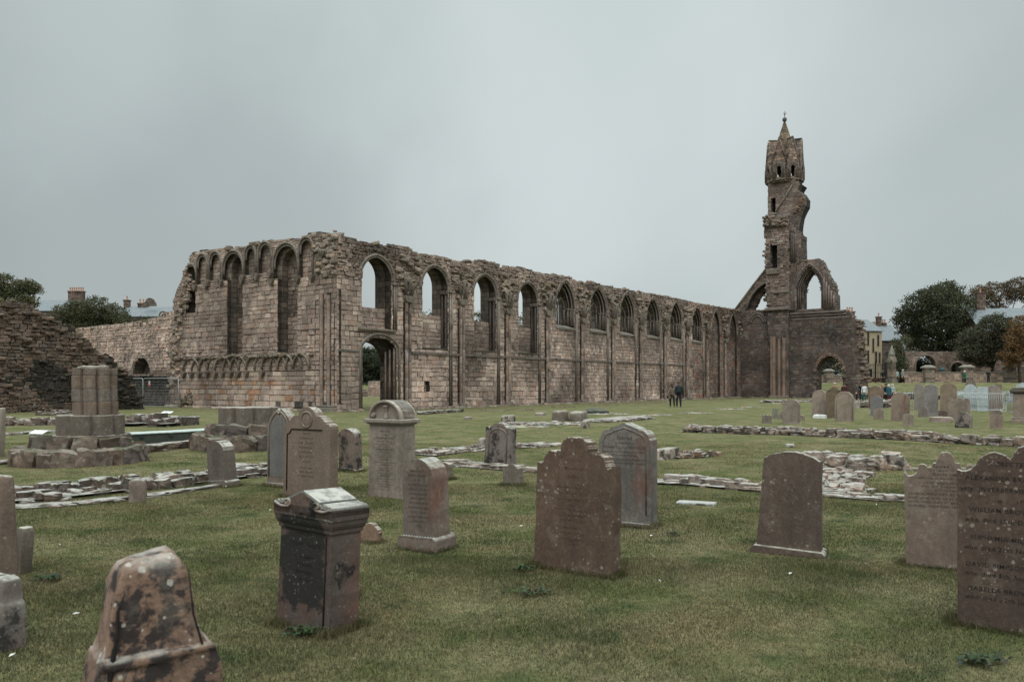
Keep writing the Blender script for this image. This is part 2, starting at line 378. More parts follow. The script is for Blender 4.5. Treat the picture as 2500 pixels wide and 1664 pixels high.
# ------------------------------------------------------------------ masonry blocks
def intervals(polys, z):
    xs = []
    for P in polys:
        n = len(P)
        for i in range(n):
            (x0, z0), (x1, z1) = P[i], P[(i + 1) % n]
            if (z0 <= z) != (z1 <= z): xs.append(x0 + (x1 - x0) * (z - z0) / (z1 - z0))
    xs.sort(); return [(xs[i], xs[i + 1]) for i in range(0, len(xs) - 1, 2)]
def pal_nave(u, z, R):
    k = R.random()
    if k < .10: c = (.36, .30, .255)
    elif k < .38: c = (.27, .215, .18)
    elif k < .70: c = (.20, .157, .132)
    elif k < .86: c = (.135, .105, .09)
    elif k < .95: c = (.22, .135, .10)
    else: c = (.17, .14, .125)
    c = tuple(x * .5 + y * .5 for x, y in zip(c, (.212, .165, .143))); f = R.uniform(.86, 1.14) * 1.5; return (c[0] * f, c[1] * f * .94, c[2] * f * .91)
def block_face(mb, polys, z0, z1, pal, R, ch=(.26, .42), bl=(.35, .75), dep=(.015, .07), jit=.015, y=0., inset=.02, gap=.012, skip=.0, wav=0.):
    z = z0
    while z < z1 - .05:
        h = R.uniform(*ch); h = min(h, z1 - z); zm = z + h * .5
        for (a, b_) in intervals(polys, zm):
            x = a - R.uniform(0, bl[0] * .1)
            while x < b_ - .04:
                wd = R.uniform(*bl) * (.7 + .6 * R.random())
                if b_ - (x + wd) < bl[0] * .45: wd = b_ - x
                x1 = x + wd
                if R.random() >= skip:
                    d = R.uniform(*dep); c = pal(x + wd / 2, zm, R)
                    dz = wav * noise.noise(Vector((x * .5, z * .4, 1.7)))
                    j = lambda: R.uniform(-jit, jit)
                    co = [(x + gap + j(), z + gap + j() + dz), (x1 - gap + j(), z + gap + j() + dz), (x1 - gap + j(), z + h - gap + j() + dz), (x + gap + j(), z + h - gap + j() + dz)]
                    cxm = sum(p[0] for p in co) / 4; czm = sum(p[1] for p in co) / 4
                    ii = min(inset, wd * .3, h * .3)
                    inn = [(p[0] + (ii if p[0] < cxm else -ii), p[1] + (ii if p[1] < czm else -ii)) for p in co]
                    vs = [(p[0], y + .03, p[1]) for p in co] + [(p[0], y - d + ii * .7, p[1]) for p in co] + [(p[0], y - d + R.uniform(-.006, .006), p[1]) for p in inn]
                    mb.add(vs, [(0, 1, 5, 4), (1, 2, 6, 5), (2, 3, 7, 6), (3, 0, 4, 7), (4, 5, 9, 8), (5, 6, 10, 9), (6, 7, 11, 10), (7, 4, 8, 11), (8, 9, 10, 11)], c)
                x = x1
        z += h

# rock templates
def rock_template(sub, seed, boxy=.55, rough=.16):
    bm = bmesh.new(); bmesh.ops.create_cube(bm, size=2)
    bmesh.ops.subdivide_edges(bm, edges=bm.edges[:], cuts=sub, use_grid_fill=True)
    V = np.array([v.co[:] for v in bm.verts]); Fs = [tuple(v.index for v in f.verts) for f in bm.faces]; bm.free()
    l = np.linalg.norm(V, axis=1, keepdims=True); S = V / l
    V = V * boxy + S * (1 - boxy) * 1.15
    off = Vector((seed * 7.1, seed * 3.3, seed * 1.9))
    for i in range(len(V)):
        p = Vector(V[i]); q = p * .9 + off
        V[i] += rough * np.array(noise.noise_vector(q)) * 1.2 + rough * .5 * np.array(noise.noise_vector(q * 2.7))
    return V, Fs
RT1 = [rock_template(1, i, .6, .2) for i in range(10)]
RT2 = [rock_template(3, i + 20, .66, .22) for i in range(12)]
RT3 = [rock_template(3, i + 50, .76, .19) for i in range(14)]
def add_rock(mb, c, size, R, rz=None, tilt=.15, col=(.2, .17, .14), T=None, sm=False):
    V, Fs = R.choice(T or RT1)
    rz = R.uniform(0, 2 * pi) if rz is None else rz
    m = Matrix.Rotation(rz, 3, 'Z') @ Matrix.Rotation(R.uniform(-tilt, tilt), 3, 'X') @ Matrix.Rotation(R.uniform(-tilt, tilt), 3, 'Y')
    A = np.array(m); W = (V * (np.array(size) * .5)) @ A.T + np.array(c)
    mb.add(W.tolist(), Fs, col, 0, sm)
def rubcol(R, base=(.19, .155, .125), s=.35):
    f = R.uniform(1 - s, 1 + s) * 1.32; t = R.uniform(-.1, .12)
    return (base[0] * f * (1 + t * .7), base[1] * f * .94, base[2] * f * (1 - t * .7) * .94)

def arch(x0, x1, zb, zs, rise, n=14):
    """opening outline: jambs from zb to the springing zs, then an arch of the given rise"""
    w_ = (x1 - x0) / 2; xm = (x0 + x1) / 2; pts = [(x0, zb)]
    if rise >= w_ - 1e-6:
        Rr = (w_ * w_ + rise * rise) / (2 * w_)
        am = math.acos(max(-1, min(1, (Rr - w_) / Rr)))
        for i in range(n + 1):
            a = am * i / n; pts.append((x0 + Rr - Rr * cos(a), zs + Rr * sin(a)))
        for i in range(n - 1, -1, -1):
            a = am * i / n; pts.append((x1 - Rr + Rr * cos(a), zs + Rr * sin(a)))
    else:
        Rr = (w_ * w_ + rise * rise) / (2 * rise); cz = zs + rise - Rr; am = math.asin(w_ / Rr)
        for i in range(2 * n + 1):
            a = -am + 2 * am * i / (2 * n); pts.append((xm + Rr * sin(a), cz + Rr * cos(a)))
    pts.append((x1, zb)); return pts
def archline(x0, x1, zb, zs, rise, n=12): return arch(x0, x1, zb, zs, rise, n)
def rough_line(pts, R, step=.35, amp=.1, blocky=True):
    """turn a coarse outline into a broken, stony one"""
    out_ = []
    for (a, b_) in zip(pts[:-1], pts[1:]):
        L_ = hypot(b_[0] - a[0], b_[1] - a[1]); n = max(1, int(L_ / step)); nx, nz = -(b_[1] - a[1]) / max(L_, 1e-6), (b_[0] - a[0]) / max(L_, 1e-6)
        for i in range(n):
            o = R.uniform(-amp, amp)
            for t in ((i + .06) / n, (i + .94) / n) if blocky else (i / n,):
                out_.append((a[0] + (b_[0] - a[0]) * t + nx * o, a[1] + (b_[1] - a[1]) * t + nz * o))
    out_.append(pts[-1]); return out_
def crest(mb, pts, R, y0, y1, per_m=7, size=(.2, .55), col=None, T=None, up=.0):
    """loose stones along a broken wall head"""
    for (a, b_) in zip(pts[:-1], pts[1:]):
        L_ = hypot(b_[0] - a[0], b_[1] - a[1]); n = max(1, int(L_ * per_m))
        for i in range(n):
            t = R.random(); s = R.uniform(*size)
            add_rock(mb, (a[0] + (b_[0] - a[0]) * t, R.uniform(y0, y1), a[1] + (b_[1] - a[1]) * t + up + R.uniform(-.12, .04)), (s, s * R.uniform(.7, 1.2), s * R.uniform(.3, .6)), R, None, .25, col(R) if col else rubcol(R), T)
# ------------------------------------------------------------------ ground
def axis(lo, hi, st, far):
    a = list(np.arange(lo, hi + 1e-6, st)); x, s = a[-1], st
    while x < far: s *= 1.5; x += s; a.append(x)
    x, s = a[0], st; pre = []
    while x > -far: s *= 1.5; x -= s; pre.append(x)
    return np.array(pre[::-1] + a)
GX = axis(-42, 72, .6, 3500); GY = axis(-3, 122, .6, 3500)
GH = np.array([[gz(float(x), float(y)) for x in GX] for y in GY])
def ground_np(x, y):
    ix = np.clip(np.searchsorted(GX, x) - 1, 0, len(GX) - 2); iy = np.clip(np.searchsorted(GY, y) - 1, 0, len(GY) - 2)
    tx = (x - GX[ix]) / (GX[ix + 1] - GX[ix]); ty = (y - GY[iy]) / (GY[iy + 1] - GY[iy])
    return GH[iy, ix] * (1 - tx) * (1 - ty) + GH[iy, ix + 1] * tx * (1 - ty) + GH[iy + 1, ix] * (1 - tx) * ty + GH[iy + 1, ix + 1] * tx * ty
def gh(x, y): return float(ground_np(np.array([x]), np.array([y]))[0])

def turf_colour(N, P):
    big = N.noise(P, .16, 5, .6); mid = N.noise(P, .9, 5, .65)
    c = N.mix(N.ramp(big, (.38, 0.), (.62, 1.)), (.142, .128, .063), (.195, .166, .098))
    c = N.mix(N.ramp(mid, (.42, 0.), (.60, 1.)), c, (.098, .102, .042))
    c = N.mix(N.math('MULTIPLY', N.ramp(N.noise(N.map(P, loc=(9, 4, 0)), .7, 6, .72), (.50, 0.), (.66, 1.)), .8), c, (.185, .142, .08))
    return N.mix(N.math('MULTIPLY', N.ramp(N.noise(N.map(P, loc=(2, 8, 0)), 1.7, 4, .6), (.54, 0.), (.68, 1.)), .8), c, (.048, .064, .026))
def ground_mat():
    m, t, b = newmat('mown_grass_and_soil'); N = NT(t); tcn = N.n('TexCoord'); P = tcn.outputs['Object']
    fine = N.noise(P, 9, 6, .75); xf = N.noise(P, 38, 4, .8)
    c = turf_colour(N, P)
    c = N.mix(N.ramp(fine, (.35, .6), (.6, 0.)), c, (.050, .066, .026))
    c = N.mix(1., c, N.ramp(xf, (.25, .55), (.75, 1.4)), 'MULTIPLY')
    c = N.mix(1., c, N.ramp(N.noise(P, 3.2, 6, .75), (.3, .75), (.7, 1.25)), 'MULTIPLY')
    N.set(b.inputs['Base Color'], c)
    hh = N.math('ADD', N.math('MULTIPLY', fine, .7), N.math('MULTIPLY', xf, .5))
    N.set(b.inputs['Normal'], N.bump(hh, .8, .05)); b.inputs['Roughness'].default_value = 1.; b.inputs['Specular IOR Level'].default_value = .05
    return m
def blade_mat():
    m, t, b = newmat('grass_blades'); N = NT(t); tcn = N.n('TexCoord'); a = N.n('Attribute', attribute_name='Col')
    c = N.mix(1., turf_colour(N, tcn.outputs['Object']), a.outputs['Color'], 'MULTIPLY')
    N.set(b.inputs['Base Color'], c); b.inputs['Roughness'].default_value = .7; b.inputs['Specular IOR Level'].default_value = .15
    tr = N.n('BsdfTranslucent'); N.set(tr.inputs['Color'], c); ms = N.n('MixShader'); ms.inputs[0].default_value = .3
    t.links.new(b.outputs[0], ms.inputs[1]); t.links.new(tr.outputs[0], ms.inputs[2]); t.links.new(ms.outputs[0], t.nodes['Material Output'].inputs[0])
    return m
M['ground'] = ground_mat()
def build_ground():
    nx, ny = len(GX), len(GY)
    X, Yv = np.meshgrid(GX, GY); V = np.stack([X, Yv, GH], -1).reshape(-1, 3)
    idx = np.arange(nx * ny).reshape(ny, nx)
    Fq = np.stack([idx[:-1, :-1], idx[:-1, 1:], idx[1:, 1:], idx[1:, :-1]], -1).reshape(-1, 4)
    me = bpy.data.meshes.new('ground'); me.from_pydata(V.tolist(), [], Fq.tolist()); me.materials.append(M['ground'])
    me.polygons.foreach_set('use_smooth', np.ones(len(me.polygons), dtype=bool))
    o = bpy.data.objects.new('ground', me); COL.objects.link(o); tag(o, kind='structure')
build_ground()

# ------------------------------------------------------------------ the long nave wall
def nave():
    R = random.Random(5)
    root = thing('ruined_nave_wall', 'long roofless sandstone nave wall with a row of tall arched windows', 'ruined wall', (C0[0], C0[1], 0), NAVE)
    q = lambda px, py: onp(px, py, C0, NAVE)
    tops = [(824, 573), (859, 588), (879, 591), (935, 600), (951, 597), (1003, 608), (1007, 616), (1061, 622), (1123, 639), (1149, 639), (1187, 636), (1214, 645), (1220, 653), (1261, 654), (1281, 657), (1311, 666), (1370, 673), (1413, 685), (1454, 691), (1479, 698), (1530, 708), (1589, 717), (1647, 729), (1708, 742), (1759, 750), (1800, 756)]
    T = [q(*p) for p in tops]; T[0] = (.05, T[0][1]); T = [p for p in T if p[0] < 63.5] + [(64.45, q(1800, 756)[1])]
    Tr = rough_line(T, R, .55, .09)
    outline = [(.05, -.4)] + Tr + [(64.45, -.4)]
    L0, L1, L2 = [], [], []
    rings = []
    parts_mb = {}
    S = .62   # thickness of the front skin
    d0, d1 = q(884, 900)[0], q(968, 900)[0]
    door0 = arch(d0, d1, -.3, 4.05, .62); door1 = arch(d0 + .03, d1 - .08, -.3, 4.0, .58); door2 = arch(d0 + .06, d1 - .16, -.3, 3.1, 1.25)
    L0.append(door0); L1.append(door1); L2.append(door2)
    rec_blocks = []
    for i in range(12):
        c = 3.2 + BAY * i
        if i == 0:
            L0.append(arch(c - 1.25, c + 1.25, 5.15, 8.55, 1.32)); L1.append(arch(c - 1.12, c + 1.12, 6.5, 8.5, 1.25)); L2.append(arch(c - 1.1, c + 1.1, 6.5, 8.5, 1.22))
            rec_blocks.append((S, [[(c - 1.25, 5.15), (c + 1.25, 5.15), (c + 1.25, 6.45), (c - 1.25, 6.45)]], 5.15, 6.5))
        elif i < 4:
            zb = 4.15
            L0.append(arch(c - 1.28, c + 1.28, zb, 8.5, 1.38)); L1.append(arch(c - 1.12, c + 1.12, 6.35, 8.45, 1.3)); L2.append(arch(c - 1.1, c + 1.1, 6.35, 8.45, 1.26))
            rec_blocks.append((S, [[(c - 1.28, zb), (c + 1.28, zb), (c + 1.28, 6.3), (c - 1.28, 6.3)]], zb, 6.4))
        elif i < 10:
            w_ = 1.42 if i < 9 else 1.3
            L0.append(arch(c - w_, c + w_, 6.45, 8.25, 2.05)); L1.append(arch(c - w_ + .22, c + w_ - .22, 6.62, 8.25, 1.78)); L2.append(arch(c - w_ + .4, c + w_ - .4, 6.66, 8.25, 1.5))
        else:
            L0.append(arch(c - 1.25, c + 1.25, .25, 8.3, 2.05)); rec_blocks.append((.3, [arch(c - 1.25, c + 1.25, .25, 8.3, 2.0)], .25, 10.3))
    # small niche low in the second bay
    nn = q(1034, 957); n2 = q(1049, 931)
    L0.append(arch(nn[0], n2[0], nn[1], nn[1] + .45, .25)); rec_blocks.append((.3, [arch(nn[0], n2[0], nn[1], nn[1] + .45, .25)], nn[1], nn[1] + .72))
    slab('masonry_core', outline, L0, 0, S, M['core'], root, (.055, .043, .036))
    slab('masonry_core', outline, L1, S + .004, .95, M['core'], root, (.12, .098, .083))
    o2 = [(a, b_ - .12 if b_ > 1 else b_) for a, b_ in outline]
    slab('masonry_core', o2, L2, .954, 1.35, M['core'], root, (.12, .098, .083))
    # the facing: course by course
    def pal(u, z, R):
        c = pal_nave(u, z, R)
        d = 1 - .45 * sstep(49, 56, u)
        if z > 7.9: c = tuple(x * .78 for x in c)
        if u > 50 and R.random() < .25: c = (c[0] * 1.15, c[1] * .78, c[2] * .7)
        k = .82 + .36 * noise.noise(Vector((u * .28, z * .35, 2.2))) * 2
        return (c[0] * d * k, c[1] * d * k, c[2] * d * k)
    mb = MB()
    low = [(.0, -.1), (.0, 8.2), (64.4, 8.2), (64.4, -.1)]
    chan = []  # facing left off behind shafts; core's dark colour stands in for shadow gaps
    for i in range(11):
        s_ = 3.2 + BAY * i + BAY / 2 - .05; chan.append([(s_ - .36, -.05), (s_ + .36, -.05), (s_ + .36, 7.0), (s_ - .36, 7.0)])
        if i < 10:
            x_ = 3.2 + BAY * i + (1.42 if i < 4 else 1.56); zb_ = 5.1 if i == 0 else .1
            chan.append([(x_ - .07, zb_), (x_ + .33, zb_), (x_ + .33, 8.1), (x_ - .07, 8.1)])
    chan.append([(.14, .4), (.32, .4), (.32, 7.3), (.14, 7.3)])
    polys = [low] + L0 + chan
    # cut openings off at the change of coursing so that the scan stays even-odd
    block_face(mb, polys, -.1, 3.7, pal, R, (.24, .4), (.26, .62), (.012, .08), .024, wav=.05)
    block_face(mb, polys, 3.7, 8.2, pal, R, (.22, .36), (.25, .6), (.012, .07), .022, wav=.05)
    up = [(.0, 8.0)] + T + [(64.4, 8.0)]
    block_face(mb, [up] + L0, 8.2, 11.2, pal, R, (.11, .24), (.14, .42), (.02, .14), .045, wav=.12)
    for yb, pp, za_, zb_ in rec_blocks:
        block_face(mb, pp, za_, zb_, lambda u, z, R: tuple(x * .85 for x in pal(u, z, R)), R, (.22, .36), (.3, .65), (.01, .05), .016, y=yb)
    mb.build('facing_stones', M['ashlar'], root)
    rb = MB()
    crest(rb, T, R, .0, 1.25, 6, (.22, .6), lambda R: rubcol(R, (.15, .125, .1)))
    for i in range(12):       # broken vault springers between the windows
        c = 3.2 + BAY * i + BAY / 2
        for k in range(70 if i < 9 else 30):
            z = R.uniform(7.6, 10.0); hw = .35 + (z - 7.6) * .36
            s = R.uniform(.2, .55)
            add_rock(rb, (c + R.uniform(-hw, hw), -.02 - .16 * R.random() * (z - 7) / 2, z), (s, s * .8, s * R.uniform(.3, .6)), R, R.uniform(-.3, .3), .2, rubcol(R, (.17, .14, .115)))
    rb.build('broken_rubble', M['rubble'], root)
    # shafts and mouldings
    for i in range(12):
        c = 3.2 + BAY * i; s = c + BAY / 2 - .05
        if i < 11:
            m = MB(); top = 7.0 + (.25 if i % 2 else 0) - (.3 if i > 8 else 0)
            for dx in (-.14, .15):
                zz = .1
                while zz < top:
                    h_ = R.uniform(.5, 1.1); m.tube([(s + dx, -.13, zz), (s + dx, -.13, min(zz + h_ - .01, top))], .115, 10, rubcol(R, (.165, .132, .11), .2)); zz += h_
            m.box(s - .05, s + .06, -.07, 0, .0, top, (.10, .08, .068))
            m.box(s - .36, s + .36, -.32, 0, -.1, .32, (.17, .14, .115))
            m.build('vault_shaft', M['shaft'], root, bevel=.015)
            m = MB()
            m.prism([(s - .3, top), (s + .3, top), (s + .42, top + .26), (s + .42, top + .42), (s - .42, top + .42), (s - .42, top + .26)], -.34, 0, (.15, .125, .1))
            m.build('capital', M['mould'], root, bevel=.03, recalc=True)
            m = MB()   # stub of the rib above
            for dx in (-.22, 0, .22):
                m.tube([(s + dx, -.16, top + .4), (s + dx * 1.6, -.24, top + 1.0), (s + dx * 2.4, -.42, top + 1.5 + R.uniform(-.2, .3))], [.13, .12, .11], 7, (.13, .105, .09))
            m.build('rib_stub', M['rubble'], root)
        wS = 1.42 if i < 4 else 1.56 if i < 10 else 1.36
        if i < 10:
            m = MB(); zb = 5.1 if i == 0 else .2 if i not in (6,) else 2.2
            zt = 8.0 if i < 4 else 7.85
            for dx in (0, .17):
                m.tube([(c + wS + .05 + dx, -.05, zb), (c + wS + .05 + dx, -.05, zt)], .062, 8, (.165, .135, .112))
            m.build('window_shaft', M['shaft'], root)
            m = MB(); m.box(c + wS - .12, c + wS + .32, -.17, 0, zt, zt + .16, (.17, .14, .12))
            m.build('impost', M['mould'], root, bevel=.03)
        # moulded arch rings
        if i < 4:
            specs = [(1.50, 8.15, 1.62, .095, -.03, 8.15), (1.34, 8.15, 1.5, .07, .02, 8.15)]
        elif i < 10:
            specs = [(1.72, 7.5, 2.72, .09, -.04, 8.0), (1.52, 8.0, 2.2 + .2, .075, .0, 7.2), (1.32, 8.2, 2.0, .07, .2, 6.7), (1.2, 8.2, 1.8, .06, .45, 6.7)]
        else:
            specs = [(1.42, 8.0, 2.5, .09, -.03, 7.4), (1.27, 8.0, 2.3, .07, .02, 7.4)]
        for (w_, zs, rise, r, y, z0) in specs:
            if i >= 4 and i < 10 and w_ > 1.6: zs, rise = 8.2, 2.3; w_ = 1.66
            m = MB(); P = archline(c - w_, c + w_, min(z0, zs - .01), zs, rise)
            m.tube([(a, y, b_) for a, b_ in P], r, 8, (.17, .14, .12)); m.build('arch_moulding', M['mould'], root)
        if 4 <= i < 10:   # sill and tracery
            m = MB(); wo = 1.45
            m.prism([(c - wo, 6.28), (c + wo, 6.28), (c + wo, 6.42), (c - wo, 6.42)], -.14, .0, (.15, .125, .105))
            m.add([(c - wo, -.14, 6.424), (c + wo, -.14, 6.424), (c + wo, .7, 6.72), (c - wo, .7, 6.72)], [(0, 1, 2, 3)], (.16, .135, .11))
            m.build('window_sill', M['mould'], root, bevel=.02, recalc=True)
            t = MB(); y = .8; wi = 1.02
            t.tube([(c, y, 6.6), (c, y, 8.3)], .095, 8, (.13, .11, .09))
            for s_ in (-1, 1):
                xa, xb = (c - wi, c) if s_ < 0 else (c, c + wi)
                t.tube([(a, y, b_) for a, b_ in archline(xa, xb, 8.1, 8.25, .8, 8)], .08, 7, (.13, .11, .09))
                t.tube([(xa if s_ < 0 else xb, y, 6.62), (xa if s_ < 0 else xb, y, 8.3)], .07, 7, (.13, .11, .09))
            if i not in (4, 6): t.tube([(c - .5, y, 8.95), (c - .32, y, 9.35), (c, y, 9.6), (c + .32, y, 9.35), (c + .5, y, 8.95)], .07, 7, (.13, .11, .09))
            if i > 6:   # one light walled up
                t.box(c - .98, c - .03, y - .05, y + .1, 6.62, 8.3 if i % 2 else 8.0, (.13, .105, .09))
            if i in (5, 7): t.box(c + .04, c + .9, y + .02, y + .12, 6.62, 7.35, (.10, .085, .075))
            t.build('window_tracery', M['mould'], root)
            for k in range(3):
                m = MB(); x = c + 1.42 - .14 * k
                m.tube([(x, .1 + .2 * k, 6.55), (x, .1 + .2 * k, 8.05)], .05, 7, (.13, .105, .09)); m.box(x - .09, x + .09, .1 + .2 * k - .1, .1 + .2 * k + .1, 8.05, 8.2, (.16, .13, .11))
                m.build('jamb_shaft', M['shaft'], root)
        if 1 <= i < 4:
            for k in (0, 1):
                m = MB(); x = c + 1.2 - .02 * k; yy = .14 + .32 * k
                m.tube([(x, yy, 4.2), (x, yy, 7.9)], .07, 7, (.08, .065, .058)); m.box(x - .12, x + .1, yy - .14, yy + .14, 7.9, 8.15, (.13, .1, .09))
                m.build('jamb_shaft', M['shaft'], root, bevel=.02)
            m = MB(); m.box(c - 1.26, c + 1.26, -.08, .6, 4.06, 4.14, (.08, .07, .05)); m.build('recess_sill', M['rubble'], root, bevel=.02)
    # string course
    sA, sB = q(1003, 860)[0], q(1690, 893)[0]
    m = MB(); x = sA
    while x < sB:
        ln = R.uniform(.8, 1.5); m.prism([(x, 3.66), (min(x + ln - .02, sB), 3.66), (min(x + ln - .02, sB), 3.82), (x, 3.82)], -.13 - R.uniform(0, .03), 0, (.13, .105, .09)); x += ln
    m.build('string_course', M['shaft'], root, bevel=.035, recalc=True)
    m = MB(); a = q(872, 812)[0]; b_ = q(963, 812)[0]
    m.box(a, b_, -.2, 0, 4.98, 5.12, (.11, .09, .07)); m.build('door_string', M['rubble'], root, bevel=.03)
    m = MB(); m.box(0.05, q(878, 860)[0], -.1, 0, 3.62, 3.78, (.12, .1, .085)); m.build('string_course', M['shaft'], root, bevel=.03)
    for (dx, y, r) in ((.18, -.04, .1), (.02, .04, .075)):
        m = MB(); m.tube([(p[0], y, p[1]) for p in arch(d0 - dx, d1 + dx, .1, 4.05, .62 + dx * .9)], r, 8, (.16, .13, .11)); m.build('door_moulding', M['mould'], root)
    for k in range(3):
        m = MB(); x = d1 - .08 - .14 * k; yy = .15 + .25 * k
        m.tube([(x, yy, .1), (x, yy, 4.0 - .1 * k)], .07, 7, (.15, .11, .09)); m.build('door_jamb_shaft', M['shaft'], root)
    # blocked doorway in the tenth bay
    c = 3.2 + BAY * 9 + .35
    for r_, y in ((1.5, -.05), (1.36, -.02)):
        m = MB(); m.tube([(p[0], y, p[1]) for p in archline(c - r_, c + r_, 3.0, 3.3, 1.9)], .08, 8, (.14, .11, .09)); m.build('blocked_door_arch', M['mould'], root)
    # stepped foot of the wall
    rb = MB()
    for x in np.arange(0, 64, .42):
        if d0 - .2 < x < d1 + .2: continue
        add_rock(rb, (x, -.16, .03), (R.uniform(.35, .6), R.uniform(.25, .45), R.uniform(.12, .3)), R, R.uniform(-.15, .15), .1, rubcol(R, (.17, .14, .115)))
    rb.build('wall_footing', M['rubble'], root)
nave()

# ------------------------------------------------------------------ transept gable wall, nearest the camera on the left
def gable():
    R = random.Random(11)
    root = thing('ruined_transept_wall', 'tall transept wall of coursed stone with three deep arched niches and a row of corbelled little arches', 'ruined wall', (C0[0], C0[1], 0), GAB)
    Z = lambda x, y: onp(400 + x / 3.136, 540 + y / 3.136, C0, GAB)
    tops = [(50, 1040), (62, 720), (80, 600), (95, 540), (130, 470), (150, 400), (165, 350), (200, 300), (205, 262), (240, 235), (440, 213), (600, 198), (700, 163), (860, 148), (1040, 128), (1100, 102), (1200, 90), (1330, 106)]
    T = [Z(*p) for p in tops]; T[-1] = (-.05, T[-1][1])
    Tr = rough_line(T, R, .5, .1)
    outline = [(T[0][0] - .1, -.4)] + Tr + [(-.05, -.4)]
    def ar(x0, x1, yt, yb, pointed=False):
        a, b_ = Z(x0, yb)[0], Z(x1, yb)[0]; zt = Z((x0 + x1) / 2, yt)[1]; zb = Z((x0 + x1) / 2, yb)[1]; r = (b_ - a) / 2
        return a, b_, zb, zt - r, r
    N = [ar(172, 245, 340, 700), ar(487, 605, 268, 1030), ar(872, 1028, 212, 1005)]
    O = [None, ar(450, 612, 226, 440), ar(838, 1032, 166, 430)]
    Sh = [ar(252, 335, 250, 480), ar(350, 440, 232, 445), ar(620, 706, 185, 405), ar(724, 828, 158, 395), ar(1034, 1145, 122, 420)]
    deep = [arch(*n) for n in N]; sh = [arch(*s) for s in Sh]
    front = []
    for n_, o_ in zip(N, O):     # wider head above the corbels, narrower shaft of the niche below
        front.append(arch(*n_) if o_ is None else [(n_[0], n_[2]), (n_[0], o_[2])] + arch(*o_) + [(n_[1], o_[2]), (n_[1], n_[2])])
    slab('masonry_core', outline, front + sh, 0, .3, M['core'], root, (.06, .047, .04))
    slab('masonry_core', outline, deep, .304, .85, M['core'], root, (.13, .105, .09))
    slab('masonry_core', outline, [], .854, 1.6, M['core'], root, (.12, .098, .083))
    z_arc = Z(600, 1150)[1]
    def pal(u, z, R):
        c = pal_nave(u, z, R)
        if z < z_arc:
            k = R.random()
            if k < .16: c = (.30, .165, .10)
            elif k < .26: c = (.33, .25, .19)
            c = tuple(x * 1.12 for x in c)
            if z < .5 and R.random() < .2: c = (.06, .052, .05)
        k = .80 + .6 * noise.noise(Vector((u * .3, z * .3, 9.2)))
        return tuple(x * k for x in c)
    mb = MB()
    full = [(T[0][0], -.1)] + T[0:-1] + [(.02, T[-1][1]), (.02, -.1)]
    pcs = [[(Z(a_, 1000)[0], .2), (Z(b_, 1000)[0], .2), (Z(b_, 1000)[0], zt_), (Z(a_, 1000)[0], zt_)] for a_, b_, zt_ in ((1158, 1164, 7.0), (1196, 1232, 7.2), (1250, 1284, 7.1), (1304, 1312, 6.6))]  # grooves bared to the dark core colour, painting shade between the shafts
    def clip_top(poly_holes): return [full] + poly_holes + pcs
    block_face(mb, clip_top(front + sh), -.1, z_arc, pal, R, (.28, .42), (.38, .9), (.015, .07), .012)
    block_face(mb, clip_top(front + sh), z_arc, 5.0, pal, R, (.2, .33), (.26, .6), (.02, .09), .025)
    block_face(mb, clip_top(front + sh), 5.0, 8.4, pal, R, (.24, .38), (.3, .66), (.01, .06), .02, wav=.04)
    block_face(mb, clip_top(front + sh), 8.4, 11.5, pal, R, (.12, .2), (.2, .5), (.01, .06), .014, wav=.0)
    for n in N:
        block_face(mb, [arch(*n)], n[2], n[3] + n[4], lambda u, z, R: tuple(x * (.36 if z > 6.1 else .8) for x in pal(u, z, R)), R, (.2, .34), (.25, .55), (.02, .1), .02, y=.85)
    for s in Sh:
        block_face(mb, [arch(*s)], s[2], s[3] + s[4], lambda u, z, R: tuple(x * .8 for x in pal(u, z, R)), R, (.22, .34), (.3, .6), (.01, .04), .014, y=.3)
    mb.build('facing_stones', M['ashlar'], root)
    rb = MB(); crest(rb, T, R, .0, 1.5, 7, (.2, .55), lambda R: rubcol(R, (.16, .135, .105)))
    for k in range(260):      # rough corner mass above the pier, and the torn left edge
        u = R.uniform(-3.4, -.05); z = R.uniform(8.2, 10.9); s = R.uniform(.2, .5)
        if z > 9.2 + (u + 3.4) * .55: continue
        if u < -1.6 and z < 9.6: continue
        add_rock(rb, (u, R.uniform(-.12, .02), z), (s, s * .7, s * R.uniform(.3, .55)), R, R.uniform(-.3, .3), .2, rubcol(R, (.17, .14, .115)))
    for k in range(260):
        z = R.uniform(1.5, 9.6); e = np.interp(z, [0, 3, 6, 8, 9.6], [T[0][0], T[0][0] + .1, T[1][0] + .2, T[4][0] + .2, T[6][0] + .2]); s = R.uniform(.2, .45)
        add_rock(rb, (e + abs(R.gauss(0, .5)), R.uniform(-.12, .03), z), (s, s * .7, s * R.uniform(.4, .7)), R, None, .2, rubcol(R, (.2, .16, .13)))
    for k in range(90):      # torn ledge above the corbel table
        s = R.uniform(.15, .4); add_rock(rb, (R.uniform(T[0][0] + .5, -2.2), R.uniform(-.22, 0), Z(700, 1032)[1] + R.uniform(-.12, .12)), (s, s, s * .4), R, None, .2, rubcol(R, (.13, .105, .085)))
    rb.build('broken_rubble', M['rubble'], root)
    # arches
    for a, b_, zb, zs, r in [n for n in O if n] + Sh:
        for off, y, rr in ((.0, -.03, .085), (-.16, .02, .06)):
            m = MB(); P = archline(a - off * .0 - .02 + (-off), b_ + .02 + off, zb if off == 0 else zs - .3, zs, r + off)
            m.tube([(p[0], y, p[1]) for p in P], rr, 8, (.17, .14, .12)); m.build('arch_moulding', M['mould'], root)
        for x in (a, b_):
            m = MB(); m.prism([(x - .05, zb - .45), (x + .05, zb - .45), (x + .2, zb - .12), (x + .2, zb), (x - .2, zb), (x - .2, zb - .12)], -.26, .0, (.15, .12, .1)); m.build('corbel', M['mould'], root, bevel=.02, recalc=True)
